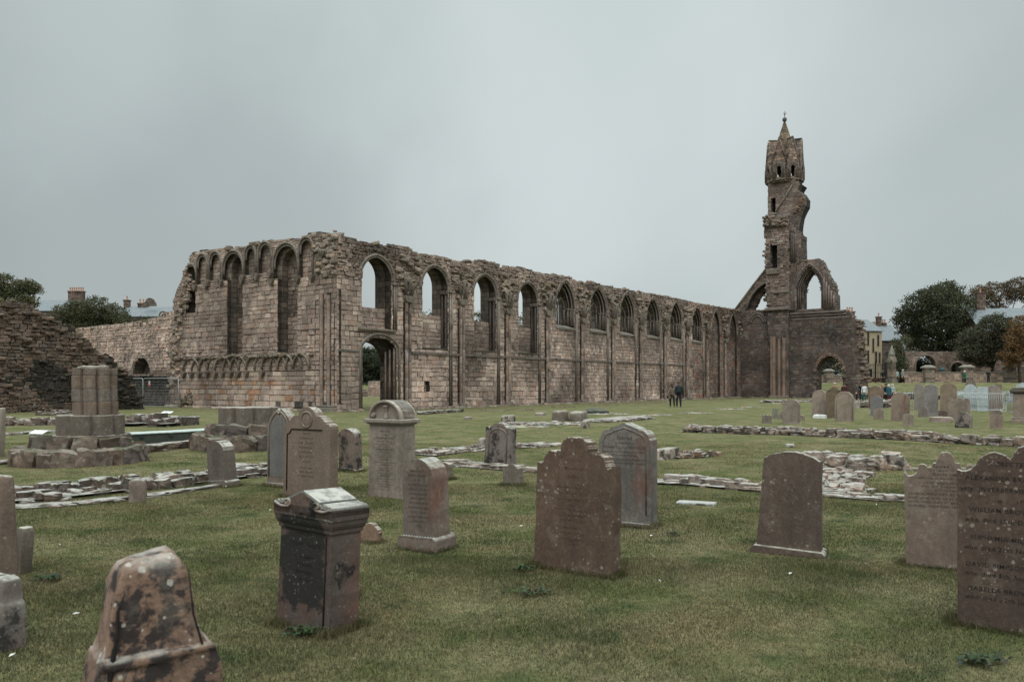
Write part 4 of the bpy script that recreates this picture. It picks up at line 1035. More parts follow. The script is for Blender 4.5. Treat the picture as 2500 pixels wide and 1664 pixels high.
# heads: outlines in units of the width, z measured down from the very top
def head(kind):
    if kind == 'round': return arcp(0, -.5, .5, 180, 0, 24)
    if kind == 'seg': return arcp(0, -.66, .66, 139.2, 40.8, 18, None)
    if kind == 'low': return [(-.5, -.13)] + arcp(0, -.9, .9, 122, 58, 18) + [(.5, -.13)]
    if kind == 'flatround': return arcp(0, -.38, .5, 180, 0, 20, .38)
    if kind == 'gothic':
        h = [(-.5 + .85 * (1 - cos(radians(a))), -.62 + .85 * sin(radians(a)) * .62 / .66) for a in range(0, 66, 6)]; h = [p for p in h if p[0] < -.01] + [(0, 0)]; return mirror(h)
    if kind == 'square': return [(-.5, 0), (.5, 0)]
    if kind == 'chamfer': return [(-.5, -.12), (-.44, -.02), (-.38, 0), (.38, 0), (.44, -.02), (.5, -.12)]
    if kind == 'peak': # rounded shoulders, shallow peak
        h = [(-.5, -.30), (-.47, -.27)] + arcp(-.30, -.29, .17, 160, 110, 6) + [(-.28, -.115), (-.27, -.09), (0, 0)]; return mirror(h)
    if kind == 'camel':
        h = crom([(-.5, -.30), (-.46, -.325), (-.42, -.30), (-.385, -.22), (-.34, -.175), (-.29, -.175), (-.255, -.205)]) + [(-.25, -.21), (-.235, -.16)] + crom([(-.185, -.155), (-.18, -.09), (-.13, -.02), (-.06, 0), (0, -.004)]); return mirror(h)
    if kind == 'camel2':
        h = crom([(-.5, -.27), (-.45, -.33), (-.37, -.31), (-.33, -.24), (-.31, -.18), (-.275, -.165), (-.24, -.18), (-.22, -.215)]) + [(-.17, -.2), (-.15, -.15), (-.115, -.145), (-.1, -.12)] + crom([(-.1, -.09), (-.05, -.015), (0, 0)]); return mirror(h)
    if kind == 'swan':
        h = crom([(-.5, -.28), (-.43, -.29), (-.36, -.24), (-.29, -.14), (-.2, -.1), (-.12, -.12), (-.07, -.16)]) + crom([(-.065, -.16), (-.0, -.05), (.13, 0)]); return [(x, z) for x, z in h] + crom([(.2, -.01), (.3, -.07), (.38, -.16), (.44, -.2), (.5, -.2)])
    if kind == 'scroll':   # G: central disc lobe with stepped shoulders
        h = [(-.5, -.29), (-.49, -.245), (-.46, -.215), (-.40, -.21), (-.39, -.19)] + crom([(-.385, -.19), (-.35, -.165), (-.32, -.13)]) + [(-.29, -.12), (-.29, -.105), (-.22, -.10)] + arcp(0, -.17, .2, 160, 92, 10); h = [(x, z + .0 if z < .03 else .03) for x, z in h]; h.append((0, .03)); return [(x, z - .03) for x, z in mirror(h)]
    if kind == 'broken': return [(-.5, -.1), (-.42, -.04), (-.3, -.05), (-.12, 0), (.05, -.03), (.2, -.02), (.32, -.1), (.44, -.09), (.5, -.2)]
    if kind == 'triple': return [(-.5, -.14)] + arcp(-.36, -.14, .13, 170, 30, 6) + [(-.22, -.12)] + arcp(0, -.14, .2, 140, 40, 8, .14 / .985) + [(.22, -.12)] + arcp(.36, -.14, .13, 150, 10, 6) + [(.5, -.14)]
    if kind == 'shoulder':
        return [(-.5, -.22), (-.5, -.16), (-.44, -.16), (-.42, -.12)] + arcp(0, -.42, .42, 150, 30, 18) + [(.42, -.12), (.44, -.16), (.5, -.16), (.5, -.22)]
    if kind == 'heart': return crom([(-.5, -.22), (-.38, -.2), (-.28, -.1), (-.15, -.01), (0, 0), (.15, -.01), (.28, -.1), (.38, -.2), (.5, -.22)])
    return [(-.5, 0), (.5, 0)]
def outline_of(kind, W, Hh, R, taper=0., rough=.003, n=9, low=0.):
    top = [(x * W, Hh + z * W) for x, z in head(kind)]
    zl, zr = top[0][1], top[-1][1]
    wb = W * (1 + taper)
    left = [(-wb / 2 + (top[0][0] + wb / 2) * i / n, low + (zl - low) * i / n) for i in range(n)]
    right = [(wb / 2 + (top[-1][0] - wb / 2) * i / n, low + (zr - low) * i / n) for i in range(n - 1, -1, -1)]
    P = left + top + right
    return [(x + R.uniform(-rough, rough), z + R.uniform(-rough, rough) if z > low + .01 else z) for x, z in P]

def text_mesh(name, lines, mat, parent, y, width=None):
    """lettering cut into the stone: (string, z, cap height, x centre or None, shear, align)"""
    vs, fs = [], []
    for L_ in lines:
        s, z, hgt = L_[0], L_[1], L_[2]; xc = L_[3] if len(L_) > 3 else 0; sh = L_[4] if len(L_) > 4 else 0; al = L_[5] if len(L_) > 5 else 'CENTER'; mw = L_[6] if len(L_) > 6 else width
        cu = bpy.data.curves.new('t', 'FONT'); cu.body = s; cu.size = hgt * 1.4; cu.align_x = al; cu.shear = sh; cu.offset = hgt * .012; cu.resolution_u = 2
        cu.space_character = 1.12
        oc = bpy.data.objects.new('t', cu); COL.objects.link(oc); dg = bpy.context.evaluated_depsgraph_get()
        me = bpy.data.meshes.new_from_object(oc.evaluated_get(dg)); bpy.data.objects.remove(oc); bpy.data.curves.remove(cu)
        xs = [v.co.x for v in me.vertices]
        if xs:
            k = 1.0
            if mw and max(xs) - min(xs) > mw: k = mw / (max(xs) - min(xs))
            b = len(vs)
            for v in me.vertices: vs.append((v.co.x * k + xc, y, z + v.co.y))
            for p in me.polygons: fs.append(tuple(b + i for i in p.vertices))
        bpy.data.meshes.remove(me)
    mb = MB(); mb.add(vs, fs, (.05, .04, .03)); return mb.build(name, mat, parent)

YAW = radians(-33)
ALLG = []
def grave_at(px0, px1, ytop, ybase, th, yaw=YAW, zlift=0.):
    """world width, height and base point of an upright slab seen between px0..px1 with its near foot at ybase"""
    Y = EYE * F / (ybase - HY); r = ((px0 + px1) / 2 - CX) / F
    total = (px1 - px0) / F * Y; side = max(0, th * (-sin(yaw) - r * cos(yaw)))
    W = (total - side) / (cos(yaw) - r * sin(yaw))
    Yc = Y + W / 2 * abs(sin(yaw)) + th * .3
    for _ in range(3):
        W = ((px1 - px0) / F * Yc - side) / (cos(yaw) - r * sin(yaw)); Yc = Y + W / 2 * abs(sin(yaw)) + th * .3
    Hh = EYE - (ytop - HY) / F * Yc
    X = r * Yc
    return X, Yc, W, Hh
def headstone(label, px0, px1, ytop, ybase, kind, th=.12, mat='g_plain', col=(.19, .14, .115), yaw=YAW, lean=(0, 0), taper=0., plinth=None, rim=None, text=None, tmat='letters_k', name='headstone', group=None, rough=.003, low=-.1, seed=0, extra=None, bev=.008, cat='gravestone'):
    col = tuple(c * .9 for c in col)
    R = random.Random(seed * 7 + int(px0)); X, Y, W, Hh = grave_at(px0, px1, ytop, ybase, th, yaw)
    root = thing(name, label, cat, (X, Y, gh(X, Y) - .0), rot=(lean[0], lean[1], yaw), group=group)
    Hh -= gh(X, Y)
    Wp = W
    zb = 0
    if plinth:
        ph, pw, pd = plinth; W = W / pw; zb = ph - .02
        m = MB(); m.prism([(-Wp / 2, -.12), (Wp / 2, -.12), (Wp / 2, ph - .03), (Wp / 2 - .03, ph), (-Wp / 2 + .03, ph), (-Wp / 2, ph - .03)], -th / 2 - pd, th / 2 + pd, tuple(c * 1.05 for c in col)); m.build('plinth', M[mat], root, bevel=.012, recalc=True)
    P = outline_of(kind, W, Hh, R, taper, rough, 9, zb if plinth else low)
    m = MB(); m.prism(P, -th / 2, th / 2, col); slab_o = m.build('slab', M[mat], root, bevel=bev, segs=2, recalc=True)
    if rim:
        ins, rr = rim
        cxm = 0; top = [(x * W * (1 - 2 * ins / W), Hh - ins + z * W * (1 - 2 * ins / W)) for x, z in head(kind)]
        wl = W * (1 + taper * .5) / 2 - ins
        Q = [(-wl, zb + .12)] + top + [(wl, zb + .12)]
        m = MB(); m.tube([(x, -th / 2 - .001, z) for x, z in Q], rr, 6, tuple(c * .9 for c in col)); m.build('border', M[mat], root)
    if text: text_mesh('inscription', [(t[0], Hh * t[1], t[2] * 1.0) + tuple(t[3:]) for t in text], M[tmat], root, -th / 2 - .0015, W * .86)
    if extra: extra(root, W, Hh, th, col, mat, R)
    ALLG.append((X, Y, W, th))
    return root

def lines(start, step, hgt, strs): return [(s, start - i * step, hgt * (1 if not s.isupper() or len(s) > 14 else 1.25)) for i, s in enumerate(strs)]

# leaning little stone on the left
headstone('small leaning round-topped grey headstone beside the stone footing on the left', 508, 582, 1075, 1188, 'flatround', .2, 'g_plain', (.115, .093, .078), yaw=radians(-38), lean=(radians(2), radians(-5)), plinth=(.1, 1.12, .03),
          text=lines(.80, .052, .016, ['IN LOVING MEMORY OF', 'WILLIAM', 'WHO DIED AT ST ANDREWS', 'AGED 61 YEARS', 'ALSO HIS WIFE', 'MARGARET', 'WHO DIED 1889', 'AND OF THEIR FAMILY', 'JAMES', 'DIED IN INFANCY', 'ANN', 'DIED 1893']), bev=.012)
def gothic_panel(root, W, Hh, th, col, mat, R):
    m = MB(); P = [(x * W * .78, Hh - .09 + z * W * .8) for x, z in head('gothic')]; P = [(P[0][0], .16)] + P + [(P[-1][0], .16)]
    m.prism(P, -th / 2 - .004, -th / 2 + .02, (.12, .11, .105)); m.build('slate_panel', M['g_plain'], root, recalc=True)
headstone('pointed headstone with a dark slate panel and red eroded edge, behind the disc-topped one', 648, 735, 1003, 1190, 'gothic', .17, 'g_red', (.17, .13, .105), rim=(.045, .016), plinth=(.06, 1.14, .05), extra=gothic_panel)
def disc(root, W, Hh, th, col, mat, R):
    m = MB(); r = W * .115; z = Hh - W * .17 - .02
    m.tube([(r * cos(a), -th / 2 - .004, z + r * sin(a)) for a in np.linspace(0, 2 * pi, 25)], .012, 6, col, cap=False); m.build('disc_ring', M[mat], root)
    m = MB(); vs = [(0, -th / 2 - .016, z)] + [(r * .8 * cos(a), -th / 2 - .004, z + r * .8 * sin(a)) for a in np.linspace(0, 2 * pi, 20, endpoint=False)]
    m.add(vs, [(0, i + 1, (i + 1) % 20 + 1) for i in range(20)], col, 0, True); m.build('carved_disc', M[mat], root, recalc=True)
    m = MB(); w_ = W * .42; q = [(-w_, .1), (-w_, Hh - W * .42), (-w_ + .05, Hh - W * .40), (-w_ + .09, Hh - W * .34), (w_ - .08, Hh - W * .34)]
    m.tube([(x, -th / 2 - .002, z_) for x, z_ in q], .011, 5, (.05, .038, .03)); m.build('panel_groove', M['letters'], root)
headstone('tall tan headstone with a carved disc on its scrolled top', 690, 823, 993, 1222, 'scroll', .16, 'g_spot', (.155, .112, .086), extra=disc, lean=(radians(-1), 0),
          text=lines(.70, .050, .021, ['ERECTED', 'IN MEMORY OF', 'JAMES   SHOEMAKER', 'WHO DIED 8th MAY', 'ALSO HIS SPOUSE', 'BETTY   WHO DIED', '11th MARCH']) + lines(.33, .045, .02, ['AND THEIR FAMILY', 'JEAN   WILLIAM', 'WHO DIED IN INFANCY']))
headstone('dark-patched round-shouldered headstone between the disc-topped and barrel-topped ones', 827, 886, 1045, 1152, 'flatround', .2, 'g_blot', (.16, .12, .10), lean=(radians(3), radians(1)), plinth=(.07, 1.06, .02), text=lines(.80, .05, .02, ['ERECTED BY', 'JOHN', 'IN MEMORY OF', 'HIS WIFE']))

def barrel_tomb():
    R = random.Random(77); th = .30; X, Y, W, Hh = grave_at(888, 1026, 975, 1218, th + .12)
    root = thing('barrel_topped_gravestone', 'tall grey gravestone with a barrel-vaulted top, carved hourglass and scrolled ends', 'gravestone', (X, Y, gh(X, Y)), rot=(0, 0, YAW))
    w_ = W * .86; zc = Hh * .735; c = (.195, .158, .132)
    m = MB(); P = outline_of('square', w_, zc, R, .04, .003, 9, -.1); m.prism(P, -th / 2, th / 2, c); m.build('slab', M['g_far'], root, bevel=.01, recalc=True)
    m = MB(); hw = W / 2
    for (k, z0, z1) in ((.0, zc + .045, zc + .1), (-.03, zc + .02, zc + .045), (-.055, zc, zc + .02)):
        m.box(-hw - k * 0 + (-k if k else 0), hw + k, -th / 2 - .06 - k, th / 2 + .06 + k, z0, z1 + .001 * k, c)
    m.build('cornice', M['g_plain'], root, bevel=.012)
    zt = zc + .1; rw = W * .44; rh = Hh - zt - .0
    arc = arcp(0, zt, rw, 180, 0, 22, rh)
    m = MB(); m.prism([(x, z) for x, z in arc], -th / 2 + .035, th / 2, c); m.build('tympanum', M['g_plain'], root, recalc=True)
    ain = arcp(0, zt, rw - .035, 180, 0, 22, rh - .035); N_ = len(arc)
    m = MB(); vs = [(x, -th / 2 - .03, z) for x, z in arc] + [(x, th / 2 + .03, z) for x, z in arc] + [(x, -th / 2 - .03, z) for x, z in ain] + [(x, th / 2 + .03, z) for x, z in ain]
    fs = []
    for i in range(N_ - 1):
        fs += [(i, i + 1, i + 1 + N_, i + N_), (i, i + 2 * N_, i + 1 + 2 * N_, i + 1), (i + 2 * N_, i + 3 * N_, i + 1 + 3 * N_, i + 1 + 2 * N_), (i + N_, i + 1 + N_, i + 1 + 3 * N_, i + 3 * N_)]
    m.add(vs, fs, tuple(x * 1.15 for x in c), 0, True); m.build('barrel_roof', M['g_plain'], root, bevel=.006, recalc=True)
    m = MB(); m.lathe([(.045, zt + .01), (.05, zt + .03), (.03, zt + .04), (.034, zt + .07), (.014, zt + .1), (.014, zt + .11), (.034, zt + .14), (.03, zt + .17), (.05, zt + .18), (.045, zt + .2)], 12, c, 0, 0, -th / 2 + .03); m.build('hourglass', M['g_plain'], root)
    for s_ in (-1, 1):
        m = MB(); q = []
        for i in range(26):
            a = i * .55; r_ = .045 * (1 - i / 30); q.append((s_ * (rw - .07) + r_ * cos(a) * -s_, -th / 2 + .015 - .001 * i, zt + .05 + r_ * sin(a)))
        m.tube(q, .011, 6, c); m.build('scroll', M['g_plain'], root)
    z0 = zc
    L_ = [('ERECTED BY', .92, .024), ('IN MEMORY OF', .875, .014), ('ROBERT MITCHELL', .82, .026), ('WHO DIED 18th JULY 1852', .775, .016), ('AND OF', .73, .018), ('HIS', .70, .012), ('CAROLINE MITCHELL', .65, .024), ('WHO DIED APRIL 1860', .615, .014), ('ALSO', .575, .013),
          ('ALSO THEIR CHILDREN', .545, .015), ('THOMAS', .505, .025), ('DIED AT MONTREAL 13th AUGUST 1842', .465, .014), ('ROBERT', .425, .025), ('DIED 12th OCTOBER 1848', .385, .015), ('MARY ANN', .345, .025), ('DIED 6th DECEMBER 1858', .305, .015), ('MARGARET', .265, .025), ('WHO DIED 8th SEPTEMBER 1864', .225, .014), ('AGNES', .185, .024), ('WHO DIED 17th DECEMBER 1870', .145, .014), ('CATHERINE', .105, .022), ('WHO DIED 16th APRIL', .07, .014)]
    text_mesh('inscription', [(s, z0 * (.04 + .95 * z), h) for s, z, h in L_], M['letters_g'], root, -th / 2 - .0015, w_ * .88)
barrel_tomb()
def dogtooth(root, W, Hh, th, col, mat, R):
    m = MB(); Wp = W * 1.2
    for k in range(12):
        x = -Wp / 2 + .03 + (Wp - .06) * (k + .5) / 12; m.add([(x - .014, -th / 2 - .052, .132), (x + .014, -th / 2 - .052, .132), (x, -th / 2 - .02, .168)], [(0, 1, 2)], (.05, .04, .035))
    m.build('dogtooth_carving', M['letters'], root)
headstone('round-topped headstone with a dogtooth-carved plinth, its edge stained dark red', 980, 1106, 1117, 1348, 'round', .24, 'g_red', (.15, .115, .096), lean=(radians(1), radians(-1.5)), plinth=(.15, 1.2, .05), extra=dogtooth, taper=.06,
          text=lines(.86, .050, .0165, ['MEMORY OF', 'HENRY WALKER', 'FEUAR', 'WHO DIED 8 JUNE 1846', 'AGED 72 YEARS', 'ALSO OF HIS SPOUSE', 'JANET KNOX', 'WHO DIED 1838', 'AND THEIR CHILDREN', 'DAVID   JOHN', 'WHO BOTH DIED YOUNG', 'AND ISABEL', 'DIED']), bev=.014)
headstone('low squat headstone just behind the dogtooth-plinth one', 1066, 1106, 1127, 1171, 'low', .12, 'g_far', (.15, .12, .09))
def arch_panel(root, W, Hh, th, col, mat, R):
    m = MB(); P = arcp(0, Hh - .1 - W * .3, W * .36, 180, 0, 14, W * .28); P = [(P[0][0], .1)] + P + [(P[-1][0], .1)]
    m.tube([(x, -th / 2 - .003, z) for x, z in P], .012, 6, (.12, .1, .085)); m.build('border', M['g_far'], root)
headstone('dark mottled arched headstone standing on the low footing in mid lawn', 1183, 1257, 1032, 1142, 'shoulder', .2, 'g_blot', (.16, .13, .115), lean=(radians(-2), radians(1)), taper=.08, extra=arch_panel, rough=.008)
headstone('tiny wavy-topped headstone with a reddish foot, left of the big lichened one', 1228, 1278, 1133, 1188, 'heart', .13, 'g_far', (.15, .12, .10), lean=(radians(-3), radians(-2)), rough=.005)
headstone('tiny lichen-spotted half-round stone beside the black-stained pedestal', 878, 933, 1276, 1324, 'round', .08, 'g_lichen', (.20, .13, .09), yaw=radians(-20), rough=.008)

def carved_back(root, W, Hh, th, col, mat, R): pass
headstone('large brown lichen-blotched headstone with scrolled shoulders in the centre foreground', 1303, 1508, 1068, 1409, 'camel', .17, 'g_brown', (.097, .061, .043), yaw=radians(-36), lean=(radians(-2), radians(.6)), taper=.03, rough=.008, bev=.014, tmat='letters_p',
          text=[('who died 17 April 1811', .62, .022), ('aged 48  and  Mary', .575, .024), ('his spouse died 1829', .53, .024), ('also of', .49, .02), ('their Children five Sons', .455, .024), ('and one Daughter', .415, .024), ('interred here  also', .375, .022), ('James Smith', .32, .024), ('who died in 1842', .28, .022), ('aged 61 years', .235, .022), ('In', .82, .024), ('Memory of', .76, .028), ('William', .70, .026), ('and  Robert', .20, .02)])
headstone('broad grey-brown headstone with a shallow peaked top, inscribed to Robert Anderson', 1458, 1608, 1032, 1288, 'peak', .24, 'g_red', (.145, .125, .112), yaw=radians(-30), plinth=(.05, 1.06, .04), rim=(.05, .008), tmat='letters_g', bev=.016,
          text=[('Sacred', .845, .045, 0, .2), ('TO THE MEMORY OF', .80, .018), ('ROBERT D.F. ANDERSON', .755, .029), ('WHO DIED 29th NOVEMBER AGED 41 YEARS', .715, .017), ('ALSO HIS CHILDREN', .68, .023), ('AGNES DIED 21st AUGUST AGED 9 MONTHS', .64, .019), ('KATIE DIED 8th JUNE 1882 AGED 7 MONTHS', .605, .019)])
def white_glint(): pass
def flaking(root, W, Hh, th, col, mat, R):
    m = MB()
    for (x0, z0, r0) in ((-.1, .40, .1), (-.06, .62, .14), (.12, .3, .11), (.05, .16, .13)):
        a0 = R.uniform(0, 6); P = [(x0 + r0 * (1 + .25 * noise.noise(Vector((i * .7, x0 * 9, 1)))) * cos(a0 + i * .3) * 1.1, -th / 2 - .001, z0 + r0 * .8 * sin(a0 + i * .3)) for i in range(13)]
        m.tube(P, .0035, 4, (.05, .04, .034))
    m.build('flaking_crack', M['letters'], root)
    m = MB()
    for x, z in ((-.16, Hh - .13), (.14, Hh - .24), (-.2, .08), (.1, .46)): m.lathe([(.012, 0), (.011, .004), (.0, .005)], 8, (.5, .5, .45)); 
headstone('worn blank headstone with shallow curved top and tilted plinth, right of centre', 1834, 2019, 1102, 1357, 'low', .16, 'g_brown', (.094, .067, .054), yaw=radians(-27), lean=(radians(-1), radians(2.2)), plinth=(.06, 1.3, .08), taper=.13, rough=.004)
headstone('scroll-shouldered headstone with rows of small lettering, partly hidden at the right edge', 2209, 2420, 1103, 1397, 'camel2', .13, 'g_far', (.165, .12, .096), yaw=radians(-29), lean=(radians(-1), radians(-1)), taper=-.02, rough=.003,
          text=[('Sacred', .865, .030, -.04), ('TO THE MEMORY OF', .835, .014, -.04), ('DAVID SIM', .795, .026, -.01), ('WHO DIED AT NEWPORT 1861', .765, .016, -.05), ('ALSO OF  HELEN BROWN', .725, .02, -.04), ('WHO DIED AT ST ANDREWS', .695, .014, -.06), ('ALSO THEIR FAMILY', .665, .013), ('GEORGE, WHO DIED AT CUPAR', .625, .022, -.31, 0, 'LEFT'), ('JANE, WHO DIED AT ST ANDREWS', .59, .022, -.31, 0, 'LEFT'), ('JOHN, WHO DIED AT MONTREAL', .555, .022, -.31, 0, 'LEFT'), ('EDWARD, WHO DIED 1854', .52, .022, -.31, 0, 'LEFT')])
def big_right():
    th = .13; yaw = radians(-32); X, Y, W, Hh = grave_at(2330, 2640, 1078, 1565, th, yaw)
    R = random.Random(9); root = thing('headstone', 'large dark brown white-flecked headstone cut off by the right edge of the photo', 'gravestone', (X, Y, gh(X, Y)), rot=(radians(-1), radians(.3), yaw))
    m = MB(); P = outline_of('swan', W, Hh, R, -.02, .003, 9, -.1); m.prism(P, -th / 2, th / 2, (.068, .045, .036)); m.build('slab', M['g_brown'], root, bevel=.01, recalc=True)
    l = -W / 2
    T = [('ERECTED', .875, .030, .225, .3), ('ALEXANDER BRAND', .795, .030, .05), ('ship  INVERBERVIE', .735, .030, .02, .1), ('in      1779', .68, .026, .24), ('WILLIAM BROWN', .625, .031, .075), ('who died 15th Decr', .57, .031, .05), ('EUPHEMIA MILLER', .475, .031, .08), ('who died 21st Novr', .42, .031, .045), ('DAVID SIMPSON', .33, .031, .055), ('who died 8th Augt', .28, .031, .05), ('ISABELLA BROWN', .20, .031, .065), ('who died 12th July', .155, .031, .055)]
    text_mesh('inscription', [(s, Hh * z, h, l + x, (T[i][4] if len(T[i]) > 4 else 0), 'LEFT') for i, (s, z, h, x) in enumerate([t[:4] for t in T])], M['letters_t'], root, -th / 2 - .0015, None)
    ALLG.append((X, Y, W, th))
big_right()

# ------------------------------------------------------------------ pedestal tomb with pediment
def pedestal():
    R = random.Random(12); th = .26; X, Y, Wc, Hh = grave_at(652, 890, 1196, 1553, th + .10, radians(-36))
    Wc *= 1.02
    root = thing('pedestal_gravestone', 'black-stained pedestal gravestone with a scrolled pediment top, leaning, in the left foreground', 'gravestone', (X, Y + .03, gh(X, Y)), rot=(radians(-2), radians(1), radians(-36)))
    W = Wc * .87; zc = Hh * .815; c = (.075, .057, .049)
    m = MB(); m.prism(outline_of('square', W, zc, R, .05, .004, 12, -.1), -th / 2, th / 2, c); m.build('slab', M['g_dark'], root, bevel=.008, recalc=True)
    m = MB(); hw = W / 2; ht = th / 2
    def ring(e0, z0, e1, z1):
        m.add([(-hw - e0, -ht - e0, z0), (hw + e0, -ht - e0, z0), (hw + e0, ht + e0, z0), (-hw - e0, ht + e0, z0), (-hw - e1, -ht - e1, z1), (hw + e1, -ht - e1, z1), (hw + e1, ht + e1, z1), (-hw - e1, ht + e1, z1)], [(0, 1, 5, 4), (1, 2, 6, 5), (2, 3, 7, 6), (3, 0, 4, 7)], c)
    e = (Wc - W) / 2
    pr = [(.0, zc - .09), (.012, zc - .085), (.014, zc - .06), (.022, zc - .05), (.03, zc - .03), (e * .85, zc), (e, zc + .004), (e, zc + .08)]
    for a, b_ in zip(pr[:-1], pr[1:]): ring(a[0], a[1], b_[0], b_[1])
    m.build('cornice', M['g_dark'], root)
    z0 = zc + .08; zt = Hh - z0
    hw = Wc / 2; ht = th / 2 + e
    prof = [(-hw, z0 - .06), (-hw, z0), (-hw * .7, z0 + .004), (-hw * .55, z0 + zt * .3), (-hw * .06, z0 + zt), (hw * .06, z0 + zt), (hw * .55, z0 + zt * .3), (hw * .7, z0 + .004), (hw, z0), (hw, z0 - .06)]
    m = MB(); m.prism(prof, -ht, ht, (.10, .068, .056)); m.build('pediment', M['g_dark'], root, bevel=.012, recalc=True)
    for s_ in (-1, 1):
        m = MB(); q = [(s_ * hw * .0, z0 + zt + .001), (s_ * hw * .56, z0 + zt * .3 + .001), (s_ * hw * .56, z0 + zt * .3 + .016), (s_ * hw * .0, z0 + zt + .017)]
        m.prism(q, -ht * .98, ht * .98, (.15, .15, .14)); m.build('cap_slab', M['g_plain'], root, bevel=.006, recalc=True)
    for s_ in (-1, 1):
        q = []
        for i in range(40):
            t = i / 39
            if t < .45: u_ = t / .45; q.append((s_ * hw * (.97 - .37 * u_), -ht - .003, z0 + .004 - .022 * sin(pi * .62 * u_)))
            else:
                u_ = (t - .45) / .55; a = -1.6 + u_ * 8.5; r_ = .034 * (1 - .75 * u_); q.append((s_ * (hw * .56 - r_ * .2 - .012 + r_ * -sin(a + 1.6)), -ht - .005, z0 + .014 + r_ * -cos(a + 1.6) * .8))
        m = MB(); m.tube(q, .010, 6, (.2, .15, .125)); m.build('scroll', M['g_dark'], root)
        for k in (0, 1, 2):
            m = MB(); x = s_ * hw * (.66 + .12 * k); z = z0 + .012 - .006 * k
            m.tube([(x, -ht * .96, z), (x, ht * .96, z)], .022, 10, (.19, .185, .17)); m.build('bolster', M['g_plain'], root)
    m = MB(); m.tube([(hw * .72, -th / 2 - .004, -.05), (hw * .72, -th / 2 - .004, zc - .1)], .006, 5, (.03, .025, .02)); m.build('border', M['letters'], root)
    text_mesh('inscription', [('ERECTED', zc * .84, .024), ('WILLIAM   FORTUNE', zc * .74, .022), ('TO THE MEMORY', zc * .63, .018), ('OF HIS WIFE', zc * .56, .018), ('MARGARET', zc * .49, .022), ('WHO DIED', zc * .43, .014)], M['letters'], root, -th / 2 - .0015, W * .8)
    ALLG.append((X, Y, W, th))
pedestal()

# ------------------------------------------------------------------ foreground and left-edge stones
def rough_block(name, label, sections, col, mat, loc, rot, sub=3, amp=.01, fr=6., cat='gravestone', extra=None):
    """tall weathered block lofted through rectangular sections (z, x0, x1, y0, y1) then roughened"""
    bm = bmesh.new(); rings = []
    n = 7
    for (z, x0, x1, y0, y1) in sections:
        pts = [(x0 + (x1 - x0) * i / n, y0) for i in range(n)] + [(x1, y0 + (y1 - y0) * i / 4) for i in range(4)] + [(x1 - (x1 - x0) * i / n, y1) for i in range(n)] + [(x0, y1 - (y1 - y0) * i / 4) for i in range(4)]
        rings.append([bm.verts.new((p[0], p[1], z)) for p in pts])
    k = len(rings[0])
    for a, b_ in zip(rings[:-1], rings[1:]):
        for i in range(k): bm.faces.new((a[i], a[(i + 1) % k], b_[(i + 1) % k], b_[i]))
    bm.faces.new(list(reversed(rings[0]))); bm.faces.new(rings[-1])
    bmesh.ops.triangulate(bm, faces=[bm.faces[-1]]) if False else None
    for f in bm.faces: f.smooth = True
    for v in bm.verts:
        p = Vector(v.co) * fr; v.co += Vector(noise.noise_vector(p)) * amp + Vector(noise.noise_vector(p * 3.1)) * amp * .35
    me = bpy.data.meshes.new(name); bm.to_mesh(me); bm.free(); me.materials.append(M[mat])
    a_ = me.color_attributes.new('Col', 'FLOAT_COLOR', 'CORNER'); a_.data.foreach_set('color', np.tile(np.array((*col, 1), dtype=np.float32), len(me.loops)))
    o = bpy.data.objects.new(name if not label else 'stone_body', me); COL.objects.link(o)
    md = o.modifiers.new('bevel', 'BEVEL'); md.width = .018; md.segments = 3; md.limit_method = 'ANGLE'; md.angle_limit = radians(50)
    root = thing(name, label, cat, loc, rot=rot); o.parent = root
    if extra: extra(root)
    return root
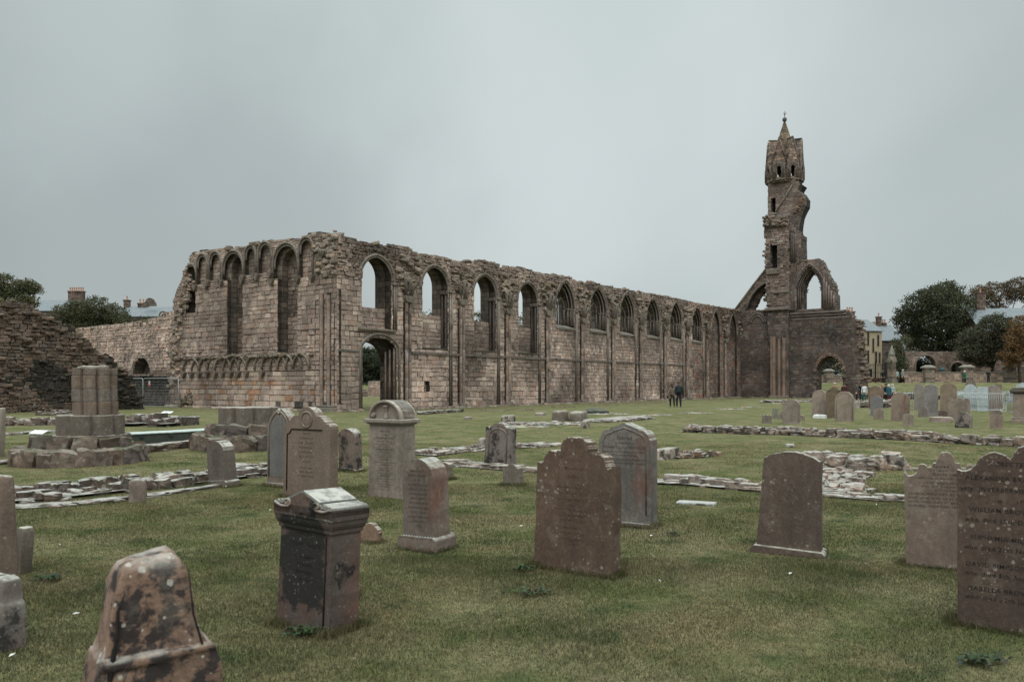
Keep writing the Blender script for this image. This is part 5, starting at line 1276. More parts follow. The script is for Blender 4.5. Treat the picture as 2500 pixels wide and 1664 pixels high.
def fg():
    Y = 3.0; X = (346 - CX) / F * Y
    def ex(root):
        m = MB(); m.tube([(-.10, -.118, .93), (-.125, -.125, .82), (-.128, -.125, .72), (-.15, -.13, .6), (-.165, -.13, .5), (-.16, -.125, .3)], [.002, .006, .006, .011, .013, .012], 6, (.012, .009, .008)); m.build('crack', M['letters'], root)
        m = MB(); m.tube([(.118, -.118, .93), (.132, -.124, .75), (.165, -.124, .62), (.2, -.122, .47)], [.002, .004, .005, .003], 6, (.012, .009, .008)); m.build('crack', M['letters'], root)
    s = [(-.1, -.30, .30, -.14, .13), (.3, -.25, .26, -.13, .125), (.44, -.235, .245, -.145, .12), (.54, -.218, .228, -.138, .12), (.59, -.205, .215, -.132, .12), (.60, -.203, .212, -.142, .12), (.615, -.20, .209, -.145, .12), (.628, -.195, .203, -.138, .12), (.634, -.187, .19, -.12, .115), (.68, -.172, .165, -.112, .11), (.78, -.155, .145, -.108, .105), (.88, -.135, .125, -.10, .10), (.94, -.12, .11, -.092, .09), (.972, -.105, .098, -.078, .075), (.988, -.075, .075, -.05, .05)]
    rt = rough_block('broken_gravestone', 'broken brown gravestone stump with pale lichen blotches, nearest the camera at lower left', s, (.165, .102, .074), 'g_old', (X, Y + .1, gh(X, Y)), (radians(0), radians(-1.0), radians(37)), amp=.017, fr=8, extra=ex)
    for v in rt.children[0].data.vertices:
        v.co.x *= 1.1
        if v.co.z > .8: v.co.z += (v.co.x) * .75 * (v.co.z - .8) / .2
    # left edge
    x, y = gp(-30, 1462)
    rough_block('leaning_slab', 'tall reddish slab leaning at the left edge beside a small tilted marker', [(-.1, -.30, .04, -.06, .07), (.3, -.30, .04, -.06, .07), (.6, -.31, .035, -.06, .06), (.88, -.31, .025, -.055, .055), (.945, -.3, .015, -.05, .05)], (.12, .085, .066), 'g_brown', (at(18, 1462, 6.05).x, 6.05, 0), (0, radians(-1), radians(-35)), amp=.01)
    X2, Y2, W2, H2 = grave_at(40, 84, 1290, 1400, .1)
    rough_block('small_marker', 'small grave marker tilting right beside the tall slab at the left edge', [(-.08, -.11, .04, -.05, .05), (.2, -.05, .09, -.05, .05), (.36, -.02, .115, -.05, .05), (.41, .0, .10, -.04, .04)], (.12, .098, .08), 'g_brown', (X2 - .02, Y2, 0), (0, 0, radians(-35)), amp=.008)
    rough_block('stained_block', 'low black-spotted stone block at the left edge, below the tall slab', [(-.1, -.3, .06, -.08, .08), (.2, -.3, .055, -.08, .08), (.285, -.3, .045, -.075, .075), (.295, -.3, .035, -.07, .07), (.36, -.3, .03, -.07, .07), (.42, -.28, .028, -.06, .06), (.445, -.26, .015, -.05, .05)], (.12, .10, .088), 'g_blot', (at(14, 1592, 4.85).x - .02, 4.92, 0), (0, 0, radians(-30)), amp=.01)
    rough_block('leaning_slab', 'grey slab leaning away beyond the low kerb, cut off by the left edge', [(-.1, -.5, -.03, -.06, .06), (.5, -.45, .03, -.06, .06), (1.0, -.42, .06, -.05, .05), (1.12, -.4, .05, -.04, .04)], (.2, .165, .135), 'g_far', (at(6, 1115, 17.8).x, 17.8, 0), (0, 0, radians(-30)), amp=.012)
fg()

def block_stone(name, label, px0, px1, ytop, ybase, col=(.2, .16, .13), mat='g_far', th=.25, yaw=YAW, group=None, cat='stone block', T=None):
    X, Y, W, Hh = grave_at(px0, px1, ytop, ybase, th, yaw); R = random.Random(int(px0)); z0 = gh(X, Y); Hh -= z0
    mb = MB(); V, Fs = RT2[int(px0) % len(RT2)] if T is None else T; V = np.array(V); V = np.sign(V) * np.abs(V) ** .75
    V = V * np.array((W / 2, th / 2, (Hh + .1) / 2)) + np.array((0, 0, (Hh - .1) / 2)); mb.add(V.tolist(), Fs, col, 0, True)
    o = mb.build(name, M[mat], None, loc=(X, Y, z0)); o.rotation_euler = (0, 0, yaw); tag(o, label, cat, group)
    return o
block_stone('stone_block', 'small square stone block standing in front of the left footing', 312, 359, 1171, 1224, (.17, .13, .11), th=.24)
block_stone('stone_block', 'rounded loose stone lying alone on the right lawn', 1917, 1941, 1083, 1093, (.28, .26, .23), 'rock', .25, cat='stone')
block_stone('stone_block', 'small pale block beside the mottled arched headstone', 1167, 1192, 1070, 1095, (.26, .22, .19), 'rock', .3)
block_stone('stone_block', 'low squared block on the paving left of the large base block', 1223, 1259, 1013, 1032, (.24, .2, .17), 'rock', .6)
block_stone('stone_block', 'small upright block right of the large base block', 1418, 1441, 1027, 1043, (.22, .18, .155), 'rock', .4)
block_stone('stone_block', 'thin low slab on the grass left of the domed grille', 1305, 1333, 1007, 1014, (.2, .16, .14), 'g_far', .5)
block_stone('stone_block', 'thin low slab lying on grass right of the barrel-topped gravestone', 1131, 1155, 1017, 1024, (.2, .16, .14), 'g_far', .5)
block_stone('base_block', 'left half of the large dark pair of base blocks in mid lawn', 1347, 1390, 1003, 1028, (.14, .11, .09), 'g_far', .9)
block_stone('base_block', 'right half of the large dark pair of base blocks in mid lawn', 1389, 1436, 1004, 1028, (.15, .12, .1), 'g_far', .9)
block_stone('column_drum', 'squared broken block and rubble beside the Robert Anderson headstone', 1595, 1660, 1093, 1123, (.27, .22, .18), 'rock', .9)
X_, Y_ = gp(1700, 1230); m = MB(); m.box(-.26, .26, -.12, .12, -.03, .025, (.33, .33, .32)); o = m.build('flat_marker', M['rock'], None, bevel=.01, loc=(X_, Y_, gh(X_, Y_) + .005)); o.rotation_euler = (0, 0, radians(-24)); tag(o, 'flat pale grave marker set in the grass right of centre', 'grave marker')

# ------------------------------------------------------------------ low stone footings (foundations of vanished walls)
def footing(label, path, width, rows, size, hgt, seed, col=(.15, .118, .096), T=None, kerb=False, name='stone_footing', layers=1, dens=1., gaps=.1, base=True, sm=None):
    if T is None: T = RT3 if kerb or hgt > .3 else RT2 + RT3[:8]
    sm = False
    col = tuple(c * .58 for c in col); hgt = hgt * .80; gaps = max(gaps, .16) if not kerb else .06
    if not kerb: rows += 1; size = (size[0] * .75, size[1] * .95)
    R = random.Random(seed); P = [gp(*p) for p in path]; mb = MB()
    if base:   # packed earth and mortar between the stones
        b0 = []
        for i, p in enumerate(P):
            q0 = Vector(P[max(i - 1, 0)]); q1 = Vector(P[min(i + 1, len(P) - 1)]); d = (q1 - q0).normalized(); nrm = Vector((-d.y, d.x))
            for s_ in (-.5, .5): b0.append((p[0] + nrm.x * width * s_, p[1] + nrm.y * width * s_, gh(*p) + hgt * .22))
        mb.add(b0, [(2 * i, 2 * i + 1, 2 * i + 3, 2 * i + 2) for i in range(len(P) - 1)], (.085, .056, .038))
    for i in range(len(P) - 1):
        a, b_ = Vector(P[i]), Vector(P[i + 1]); d = (b_ - a); L_ = d.length; d.normalize(); nrm = Vector((-d.y, d.x)); ang = atan2(d.y, d.x)
        for lay in range(layers):
            for r in range(rows):
                t = R.uniform(0, .2)
                while t < L_:
                    s = R.uniform(*size) * (1 if R.random() < .75 else .5); off = ((r + .5) / rows - .5) * width + (R.uniform(-.5, .5) * width / rows * .5 if not kerb else 0)
                    if R.random() > gaps:
                        p = a + d * (t + s / 2) + nrm * (off + R.uniform(-.03, .03)); hz = hgt * R.uniform(.45, 1.3)
                        z = gh(p.x, p.y) + hz * .24 + lay * hgt * .62
                        wr = width / rows * R.uniform(.7, 1.25)
                        if kerb: hz = hgt; z = gh(p.x, p.y) + hgt * .3
                        add_rock(mb, (p.x, p.y, z), (s * (1.04 if kerb else .93), wr * (1.05 if kerb else .9), hz), R, ang + R.uniform(-.16, .16) * (not kerb) + (pi if R.random() < .5 else 0), .08 if not kerb else .02, rubcol(R, col, .3), T, sm)
                    t += s * R.uniform(.92, 1.08) / dens
    # small chips along the edges
    for i in range(len(P) - 1):
        a, b_ = Vector(P[i]), Vector(P[i + 1]); d = (b_ - a); L_ = d.length; d.normalize(); nrm = Vector((-d.y, d.x))
        for k in range(int(L_ * 9)):
            s = R.uniform(.05, .16); p = a + d * R.uniform(0, L_) + nrm * R.uniform(-.58, .58) * width
            add_rock(mb, (p.x, p.y, gh(p.x, p.y) + s * .1), (s, s, s * .4), R, None, .2, rubcol(R, col, .35), RT1, False)
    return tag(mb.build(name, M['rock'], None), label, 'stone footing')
footing('long pale stone footing crossing the left lawn', [(-60, 1224), (110, 1212), (300, 1190), (440, 1176), (560, 1161), (668, 1150)], 1.0, 3, (.28, .55), .26, 1)
footing('thin flush kerb of flat stones along the front of the left footing', [(-60, 1246), (150, 1233), (330, 1213), (460, 1196)], .22, 1, (.5, .9), .07, 2, kerb=True)
footing('low moss-edged kerb between the two broken piers', [(60, 1138), (220, 1120), (340, 1104), (430, 1095), (520, 1085)], .45, 1, (.6, 1.1), .26, 3, (.18, .145, .115), kerb=True)
footing('thin kerb at far left running into the tall broken pier', [(-60, 1135), (0, 1131), (90, 1122)], .5, 2, (.5, .9), .1, 4, kerb=True)
footing('flat kerb behind the tall broken pier', [(10, 1063), (80, 1059), (150, 1056)], .5, 1, (.5, .9), .12, 5, kerb=True)
footing('ruined rubble footing at the left edge of the lawn', [(-60, 1040), (30, 1036), (110, 1035), (143, 1036)], 1.7, 4, (.3, .7), .42, 6, (.2, .15, .12), layers=1)
footing('low rubble footing left of the tall broken pier, far side', [(102, 1013), (150, 1011), (185, 1010)], 1.2, 3, (.3, .6), .35, 7, (.2, .15, .12))
footing('ruined wall base right of the tall broken pier', [(285, 1040), (330, 1036)], 1.6, 3, (.4, .9), .7, 8, (.17, .13, .105), layers=1, sm=False)
footing('squared dark wall base between the two piers', [(372, 1042), (455, 1036)], 1.0, 2, (.8, 1.3), .75, 9, (.14, .11, .095), sm=False)
footing('upper strip of flat pale stones behind the mottled arched headstone', [(1025, 1112), (1090, 1104), (1160, 1098), (1240, 1092), (1335, 1088)], .9, 3, (.25, .6), .16, 10, (.26, .21, .175))
footing('lower strip of flat stones in front of the mottled arched headstone', [(1030, 1132), (1110, 1134), (1200, 1140), (1310, 1149)], .8, 3, (.3, .7), .12, 11, (.26, .21, .175))
footing('row of pale rounded footing stones right of the centre headstones', [(1590, 1176), (1690, 1182), (1780, 1190), (1880, 1198)], .55, 2, (.3, .6), .2, 12, (.28, .23, .19))
footing('row of pale footing stones behind the blank curved headstone', [(1985, 1205), (2060, 1212), (2140, 1219), (2230, 1222)], .5, 2, (.25, .6), .16, 13, (.28, .23, .19))
footing('short slanting footing leading up to the stone heap on the right', [(2030, 1200), (2030, 1180), (2040, 1165), (2070, 1152)], 1.0, 4, (.2, .5), .12, 14, (.27, .2, .16))
footing('heap of flat boulders at the junction of the right-hand footings', [(2005, 1144), (2060, 1140), (2130, 1139), (2165, 1141)], 1.3, 3, (.28, .6), .24, 15, (.28, .23, .19), layers=2)
footing('thin strip of flat stones running right from the boulder heap', [(2165, 1142), (2215, 1146)], .4, 1, (.3, .7), .08, 16, (.28, .23, .19))
footing('long two-course rubble footing wall crossing the right lawn', [(1668, 1052), (1780, 1056), (1930, 1062), (2100, 1070), (2300, 1080), (2620, 1096)], .8, 3, (.25, .6), .22, 17, (.25, .2, .165), layers=2)
footing('low rubble spilling in the hollow right of the Robert Anderson headstone', [(1640, 1118), (1690, 1116), (1725, 1112)], .6, 3, (.2, .5), .2, 18, (.2, .14, .1))
footing('low wall stub beyond the barrel-topped gravestone', [(1024, 1012), (1060, 1009), (1112, 1005)], .6, 1, (.6, 1.2), .26, 19, (.16, .13, .105), kerb=True)
footing('low flat slab platform right of the base blocks', [(1440, 1030), (1500, 1027), (1560, 1022)], 1.4, 2, (.9, 1.6), .18, 20, (.22, .17, .14), kerb=True)
footing('broken paving in front of the base blocks', [(1255, 1036), (1330, 1033), (1410, 1034)], 2.2, 5, (.4, .9), .09, 21, (.25, .2, .17))
footing('long low stone step before the west front', [(1868, 983), (1930, 980), (2000, 981)], 1.0, 1, (1.2, 2.4), .32, 22, (.2, .165, .135), kerb=True)
footing('loose stone steps beside the gathered visitors', [(2100, 995), (2140, 990), (2185, 990)], 3.0, 4, (.5, 1.2), .4, 23, (.17, .14, .115), layers=2)
footing('dark retaining wall stub behind the right-hand graves', [(2112, 972), (2160, 973), (2290, 975)], 1.5, 2, (.5, 1.0), .6, 24, (.09, .075, .06), layers=2)
def bare(px, py, rx, ry, col, seed):
    R = random.Random(seed); X, Y = gp(px, py); mb = MB(); n = 26; ring = []
    for i in range(n):
        a = 2 * pi * i / n; k = 1 + .35 * noise.noise(Vector((cos(a) * 1.5, sin(a) * 1.5, seed))); ring.append((rx * cos(a) * k, ry * sin(a) * k, .012 + gh(X + rx * cos(a) * k, Y + ry * sin(a) * k)))
    mb.add([(0, 0, .03 + gh(X, Y))] + ring, [(0, i + 1, (i + 1) % n + 1) for i in range(n)], col)
    for k in range(22):
        a = R.uniform(0, 6.3); d = R.random(); s = R.uniform(.06, .3); add_rock(mb, (rx * .9 * d * cos(a), ry * .9 * d * sin(a), .02 + gh(X, Y)), (s, s, .06), R, None, .1, tuple(c * R.uniform(.7, 1.3) for c in col))
    o = mb.build('bare_earth', M['rubble'], None, loc=(X, Y, 0)); tag(o, kind='structure')
pale, earth = (.30, .26, .21), (.15, .095, .065)
for a in [(1280, 1001, 1.1, .9, earth, 1), (1375, 994, .9, .7, earth, 2), (1470, 989, 1.3, 1., earth, 3), (1550, 986, 1.6, 1.2, earth, 4), (1614, 983, 1.2, 1.3, earth, 5), (1605, 1013, .95, .7, pale, 6), (1700, 1007, 1.05, .7, pale, 7), (1785, 1000, 1.15, .8, pale, 8), (1830, 994, .9, .7, pale, 9), (1480, 1010, 1.6, 1.2, pale, 10), (1200, 1001, 1.3, .8, earth, 11), (1750, 977, 1.4, 1., earth, 12), (1280, 1040, 1.2, .8, pale, 13), (610, 1013, 1.2, .8, earth, 14), (75, 1092, .4, .3, earth, 15), (1900, 985, 1, .8, pale, 16)]: bare(*a)

# ------------------------------------------------------------------ broken piers
def lobed(n_l, r, amp, ph=0, N=64, R=None):
    P = []
    for i in range(N):
        a = 2 * pi * i / N; k = abs(cos(n_l / 2 * (a + ph))) ** .55
        P.append((r * (1 - amp + amp * k) * cos(a), r * (1 - amp + amp * k) * sin(a)))
    return P
def drum(mb, P, z0, z1, col, rot=0, dx=0, dy=0, r1=1.0, cham=.015, mo=None):
    n = len(P); c, s = cos(rot), sin(rot)
    f = lambda p, k, z: ((p[0] * c - p[1] * s) * k + dx, (p[0] * s + p[1] * c) * k + dy, z)
    vs = [f(p, .985, z0) for p in P] + [f(p, 1, z0 + cham) for p in P] + [f(p, r1, z1 - cham) for p in P] + [f(p, r1 * .985, z1) for p in P]
    fs = [(i + k * n, (i + 1) % n + k * n, (i + 1) % n + (k + 1) * n, i + (k + 1) * n) for k in range(3) for i in range(n)]
    mb.add(vs, fs, col); b = len(mb.v) - len(vs); mb.f.append(tuple(b + 3 * n + i for i in range(n))); mb.c.append(tuple(x * 1.2 for x in col)); mb.m.append(0); mb.s.append(False)
def pier(px, ybase, label, shaft_h, seed, scale=1., ytop=None):
    R = random.Random(seed); X, Y = gp(px, ybase); Y += 1.0 * scale; X = (px - CX) / F * Y
    root = thing('broken_pier', label, 'column base', (X, Y, gh(X, Y)), radians(-33)); s = scale
    z = 0
    mb = MB()
    for k in range(30):     # sloping ring of big weathered stones
        a = 2 * pi * k / 30 + R.uniform(-.08, .08); add_rock(mb, (1.06 * s * cos(a), 1.06 * s * sin(a), .13 * s), (.5 * s, .36 * s, .42 * s), R, a + R.uniform(-.2, .2), .25, rubcol(R, (.085, .066, .054)), RT3, False)
    drum(mb, lobed(8, 1.02 * s, .06, .3), 0, .30 * s, (.075, .058, .048)); mb.build('footing_course', M['rubble'], root)
    mb = MB(); drum(mb, lobed(8, .93 * s, .14, .2), .302 * s, .5 * s, (.075, .06, .05), 0, 0, 0, .93)
    for k in range(12):
        a = 2 * pi * k / 12 + .1; add_rock(mb, (.78 * s * cos(a), .78 * s * sin(a), .42 * s), (.38 * s, .46 * s, .32 * s), R, a, .2, rubcol(R, (.085, .068, .056)), RT3, False)
    mb.build('base_course', M['rubble'], root)
    if shaft_h > 0:
        mb = MB(); drum(mb, lobed(8, .68 * s, .16, .1), .6 * s, 1.02 * s, (.115, .092, .076), .05, .17, .11)
        drum(mb, lobed(8, .75 * s, .16, .1), .5 * s, .602 * s, (.10, .08, .066), .05, .17, .11); mb.build('plinth_drum', M['g_far'], root)
        z = 1.02 * s
        hs = [.36, .34, .36, .2]; tot = sum(hs); hs = [h * shaft_h / tot for h in hs]
        for i, h in enumerate(hs):
            mb = MB(); drum(mb, lobed(8, .45 * s, .26, 0), z, z + h - .004, rubcol(R, (.10, .082, .068), .1), R.uniform(-.02, .02), .25 + R.uniform(-.012, .012), .16 + R.uniform(-.012, .012)); mb.build('shaft_drum', M['g_far'], root); z += h
        mb = MB()
        for k in range(5): add_rock(mb, (.25 + R.uniform(-.22, .22), .16 + R.uniform(-.22, .22), z), (.3, .25, .08), R, None, .1, (.2, .17, .145), RT2, True)
        mb.build('broken_top', M['g_far'], root)
    else:
        mb = MB(); drum(mb, lobed(8, .70 * s, .2, .1), .5 * s, .98 * s, (.12, .096, .08), .05, 0, 0, 1.0); mb.build('shaft_drum', M['g_far'], root)
        m = MB(); m.add([(-.5 * s, -.45 * s, .97 * s), (-.62 * s, -.4 * s, .6 * s), (-.8 * s, -.45 * s, .45 * s), (-.55 * s, -.62 * s, .45 * s)], [(0, 1, 2), (0, 2, 3)], (.3, .27, .23)); 
    return root
pier(198, 1138, 'tall broken pier of clustered shafts on a stepped base, left of the lawn', 1.0, 5, 1.0)
pier(607, 1101, 'squat stump of a clustered pier on weathered boulders, behind the leaning little headstone', 0, 6, 1.08)
# ------------------------------------------------------------------ graves in the distance, right of the west front
far = (.30, .235, .19)
def hs(label, x0, x1, yt, yb, kind, col=far, mat='g_far', **k): return headstone(label, x0, x1, yt, yb, kind, k.pop('th', .14), mat, tuple(c * .8 for c in col), low=-.15, rough=k.pop('rough', .004), **k)
hs('small crown-topped marker left of the black-topped headstone', 1860, 1884, 1012, 1033, 'triple', (.22, .18, .15))
hs('round-cornered headstone with a black-bitten top, in front of the west front', 1909, 1955, 974, 1034, 'flatround', (.27, .215, .18), plinth=(.05, 1.06, .05))
hs('small slab leaning left behind the black-topped headstone', 1896, 1912, 1002, 1022, 'round', (.25, .2, .17), lean=(0, radians(35)))
hs('low wedge stone just right of the black-topped headstone', 1950, 1965, 1013, 1026, 'low', (.24, .19, .15), th=.3)
hs('thin pale grey slab behind the leaning slab', 1885, 1900, 997, 1021, 'square', (.24, .225, .18), th=.06)
hs('tall round-topped headstone with a white foot slab', 1981, 2018, 951, 1019, 'round', (.32, .25, .205), lean=(0, radians(2)))
hs('lichen-yellowed headstone with an ornate peaked top between two round-topped ones', 2017, 2056, 945, 1021, 'camel', (.17, .125, .085), 'g_lichen', rough=.02)
hs('round-topped headstone with raised rim, right of the lichen-yellowed one', 2038, 2086, 955, 1029, 'round', (.31, .245, .195), rim=(.06, .015))
hs('brown round-shouldered headstone behind the speckled grey one', 2120, 2156, 941, 998, 'round', (.23, .16, .115), rim=(.07, .02))
hs('small grey speckled headstone with a broken peak', 2125, 2156, 966, 1015, 'heart', (.20, .19, .195), 'g_spot')
hs('small plain rounded headstone in front of the speckled grey one', 2132, 2158, 996, 1024, 'flatround', far)
hs('broad headstone with rusty orange lichen across its top', 2175, 2221, 958, 1028, 'flatround', (.27, .2, .16), 'g_red')
hs('stubby notched headstone right of the rusty-topped one', 2205, 2231, 1011, 1040, 'chamfer', far, th=.2)
hs('little rounded headstone before the tall grey slab', 2241, 2265, 991, 1018, 'round', (.22, .18, .16))
hs('pointed greyish headstone behind a crowd barrier', 2231, 2256, 937, 1001, 'gothic', (.26, .225, .20))
hs('tall smooth grey round-topped headstone with a stepped base', 2254, 2292, 938, 1016, 'flatround', (.245, .215, .205), plinth=(.18, 1.08, .06), th=.2)
hs('tall brown round-topped headstone with a dark hollow near its top', 2295, 2336, 935, 1008, 'flatround', (.25, .185, .135))
hs('triple-lobed headstone like three joined posts', 2313, 2368, 971, 1021, 'triple', (.27, .21, .17), th=.22)
hs('small broken scrap of a headstone on a long low kerb', 2291, 2314, 1001, 1018, 'broken', (.15, .11, .09), 'g_lichen')
hs('squat wavy-topped headstone with a black-stained face', 2331, 2375, 1006, 1043, 'heart', (.26, .215, .19), 'g_blot')
hs('nearer of two small round-topped stones at the right', 2416, 2449, 1011, 1045, 'low', (.27, .2, .16))
hs('farther of two small round-topped stones at the right', 2416, 2446, 1000, 1030, 'flatround', (.26, .2, .17))
hs('broad-based pointed headstone behind the crowd barrier', 2401, 2448, 941, 1003, 'gothic', (.32, .26, .235), taper=.25, rim=(.08, .02), plinth=(.12, 1.1, .1))
hs('rounded headstone behind the white covered tomb', 2357, 2382, 928, 985, 'round', (.2, .16, .13))
hs('small flat-topped headstone far behind the pointed one', 2429, 2446, 937, 978, 'chamfer', (.22, .17, .12))
block_stone('kerb_stone', 'long low kerb under the broken scrap of headstone', 2268, 2326, 1017, 1031, (.24, .18, .15), 'g_far', .5, cat='grave kerb')
block_stone('foot_slab', 'white slab at the foot of the tall round-topped headstone', 1984, 2019, 1012, 1021, (.6, .6, .58), 'g_plain', .12, cat='stone slab')
block_stone('stone_block', 'squared pale block left of the gathered visitors', 2087, 2101, 979, 998, (.26, .22, .18), 'g_far', .5)
block_stone('column_drum', 'cylindrical grey drum lying beside the squared pale block', 2081, 2091, 982, 997, (.28, .28, .27), 'g_plain', .4)
def table_tomb():
    X, Y, W, Hh = grave_at(2464, 2560, 946, 1034, .6); root = thing('table_tomb', 'big square brown pedestal tomb with a dark capping at the right edge', 'tomb', (X, Y, gh(X, Y)), YAW); c = (.21, .16, .13)
    m = MB(); m.box(-W * .4, W * .4, -.35, .35, .25, Hh * .82, c); m.build('pedestal', M['g_far'], root, bevel=.02)
    m = MB(); m.box(-W * .48, W * .48, -.45, .45, -.1, .14, c); m.box(-W * .44, W * .44, -.4, .4, .144, .25, c); m.build('plinth', M['g_far'], root, bevel=.02)
    m = MB(); m.box(-W * .43, W * .43, -.38, .38, Hh * .82, Hh * .86, (.1, .08, .065)); m.box(-W * .5, W * .5, -.45, .45, Hh * .862, Hh * .95, (.09, .075, .06)); m.box(-W * .45, W * .45, -.4, .4, Hh * .952, Hh, (.1, .085, .06)); m.build('capping', M['rubble'], root, bevel=.03)
    X, Y = 34.5 * 1.42, 34.5 * 2.22; Y = 72; X = (2472 - CX) / F * Y; z = gh(X, Y); root = thing('chest_tomb', 'dark weathered urn-topped chest tomb standing beyond the crowd barriers', 'tomb', (X, Y, z), YAW)
    for n, z0, z1, w_ in (('plinth', -.1, .25, .62), ('chest', .25, .62, .46), ('cornice', .62, .75, .66), ('capping', .75, .95, .52)):
        m = MB(); m.box(-w_, w_, -w_, w_, z0 + .002, z1, (.075, .06, .05)); m.build(n, M['rubble'], root, bevel=.06)
table_tomb()

def shroud(label, x0, x1, yt, yb, kind):
    X, Y, W, Hh = grave_at(x0, x1, yt, yb, .5); R = random.Random(int(x0)); root = thing('covered_tomb', label, 'covered tomb', (X, Y, gh(X, Y)), YAW)
    m = MB(); m.prism(outline_of(kind, W, Hh, R, .04, .012, 9, 0), -.25, .25, (.33, .36, .365)); m.build('sheeting', M['attr'], root, bevel=.03, recalc=True)
    m = MB()
    for z in (.3, .75): m.box(-W / 2 - .015, W / 2 + .015, -.265, .265, z, z + .03, (.25, .28, .29))
    m.build('strap', M['attr'], root)
shroud('tomb wrapped in pale blue sheeting with a pointed top, behind the barriers', 2352, 2386, 939, 1001, 'gothic')
shroud('tomb wrapped in pale blue sheeting with a flat top, behind the barriers', 2386, 2413, 943, 1003, 'chamfer')
shroud('pale sheeted tomb at the far right edge beyond the barriers', 2480, 2530, 932, 1000, 'low')

def barrier(label, a, b_, h=1.1, feet=True):
    ax, ay = gp(*a); bx, by = gp(*b_); root = thing('crowd_barrier', label, 'barrier', (ax, ay, gh(ax, ay)), atan2(by - ay, bx - ax), group='steel crowd barriers round the graves'); Ln = hypot(bx - ax, by - ay)
    m = MB(); r = .1; P = [(r, 0, .12), (0, 0, .12 + r), (0, 0, h - .2), (.06, 0, h - .06), (.2, 0, h), (Ln - .2, 0, h), (Ln - .06, 0, h - .06), (Ln, 0, h - .2), (Ln, 0, .12 + r), (Ln - r, 0, .12), (r, 0, .12)]
    m.tube(P, .022, 6, (.4, .42, .43)); m.build('frame', M['metal_grey'], root)
    m = MB(); x = .12
    while x < Ln - .05: m.tube([(x, 0, .12), (x, 0, h)], .009, 4, (.4, .42, .43)); x += .13
    m.build('bars', M['metal_grey'], root)
    for x in (.25, Ln - .25):
        m = MB(); m.tube([(x, -.3, .02), (x, 0, .12), (x, .3, .02)], .018, 5, (.4, .42, .43)); m.build('foot', M['metal_grey'], root)
barrier('steel crowd barrier behind the rusty-topped headstone', (2206, 1000), (2262, 1001))
barrier('steel crowd barrier in front of the pale sheeted tombs', (2338, 1005), (2451, 1005))
barrier('steel crowd barrier at the right edge beside the square pedestal tomb', (2456, 1007), (2500, 1012))
barrier('farther steel crowd barrier behind the sheeted tombs', (2300, 986), (2372, 980))
barrier('farther steel crowd barrier behind the pointed headstone', (2376, 980), (2465, 985))

# ------------------------------------------------------------------ boundary wall, arcade, monument, fence on the right
def stone_wall(name, label, x0, x1, Y, ytop, col, zb=1.7, th=.5, holes=(), ch=(.2, .34), cat='stone wall', rough=.03, cap=False):
    R = random.Random(int(x0)); X0, X1 = (x0 - CX) / F * Y, (x1 - CX) / F * Y; z1 = EYE - (ytop - HY) / F * Y
    root = thing(name, label, cat, (X0, Y, 0), 0); L_ = X1 - X0
    ol = [(0, zb)] + rough_line([(0, z1), (L_, z1)], R, .7, rough) + [(L_, zb)]
    slab('masonry_core', ol, list(holes), 0, th, M['core'], root, tuple(c * .6 for c in col))
    mb = MB(); block_face(mb, [ol] + list(holes), zb, z1, lambda u, z, R: rubcol(R, col, .4), R, ch, (.3, .7), (.01, .05), .02); mb.build('facing_stones', M['ashlar'], root)
    if cap: m = MB(); m.box(-.05, L_ + .05, -.08, th + .08, z1, z1 + .12, (.22, .19, .16)); m.build('coping', M['rubble'], root, bevel=.03)
    return root, L_, z1
def pillar(label, x0, x1, Y, ytop, group=None):
    s = Y / F; w_ = (x1 - x0) * s; X = ((x0 + x1) / 2 - CX) * s; z1 = EYE - (ytop - HY) * s; zb = gh(X, Y)
    root = thing('gate_pillar', label, 'pillar', (X, Y - .1, zb), 0, group); h = z1 - zb
    m = MB(); m.box(-w_ * .4, w_ * .4, -.5, .5, -.2, h - .45, (.19, .155, .13)); m.build('shaft', M['core'], root, bevel=.03)
    m = MB(); a = w_ * .52; m.add([(-a, -.65, h - .45), (a, -.65, h - .45), (a, .65, h - .45), (-a, .65, h - .45), (-a, -.65, h - .28), (a, -.65, h - .28), (a, .65, h - .28), (-a, .65, h - .28), (-a * .4, -.25, h), (a * .4, -.25, h), (a * .4, .25, h), (-a * .4, .25, h)], [(0, 3, 2, 1), (0, 1, 5, 4), (1, 2, 6, 5), (2, 3, 7, 6), (3, 0, 4, 7), (4, 5, 9, 8), (5, 6, 10, 9), (6, 7, 11, 10), (7, 4, 8, 11), (8, 9, 10, 11)], (.19, .165, .14)); m.build('pyramid_cap', M['mould'], root)
stone_wall('boundary_wall', 'low boundary wall of mixed stone with pillars along the right side of the lawn', 2208, 2640, 112, 910, (.20, .155, .12), 1.5, cap=True)
stone_wall('boundary_wall', 'stretch of low boundary wall seen through the west doorway', 1960, 2085, 116, 917, (.21, .17, .135), 1.3, cap=True)
for i, (a, b_, yt) in enumerate(((2252, 2279, 891), (2346, 2373, 890), (2448, 2477, 889))):
    pillar(('pyramid-capped pillar left, before the large street arch', 'pyramid-capped pillar beside the woman in green', 'pyramid-capped pillar near the orange tree')[i], a, b_, 112, yt, 'pillars of the boundary wall')
pillar('pyramid-capped pillar framed by the west doorway', 2012, 2033, 116, 900, 'pillars of the boundary wall')
m = MB(); s = 130 / F; m.box(0, 21 * s, 0, .2, 0, 14 * s, (.62, .68, .70)); 
for k in range(6): m.box(.12 + k * .22, .2 + k * .22, -.03, -.001, .2, .8, (.75, .78, .78))
o = m.build('white_gate', M['attr'], None, loc=((2031 - CX) * s, 130, EYE - (917 - HY) * s)); tag(o, 'white slatted gate seen through the west doorway', 'gate')
Y_ = 122; s_ = Y_ / F; L0 = lambda px: (px - 2210) * s_
zz = lambda py: EYE - (py - HY) * s_
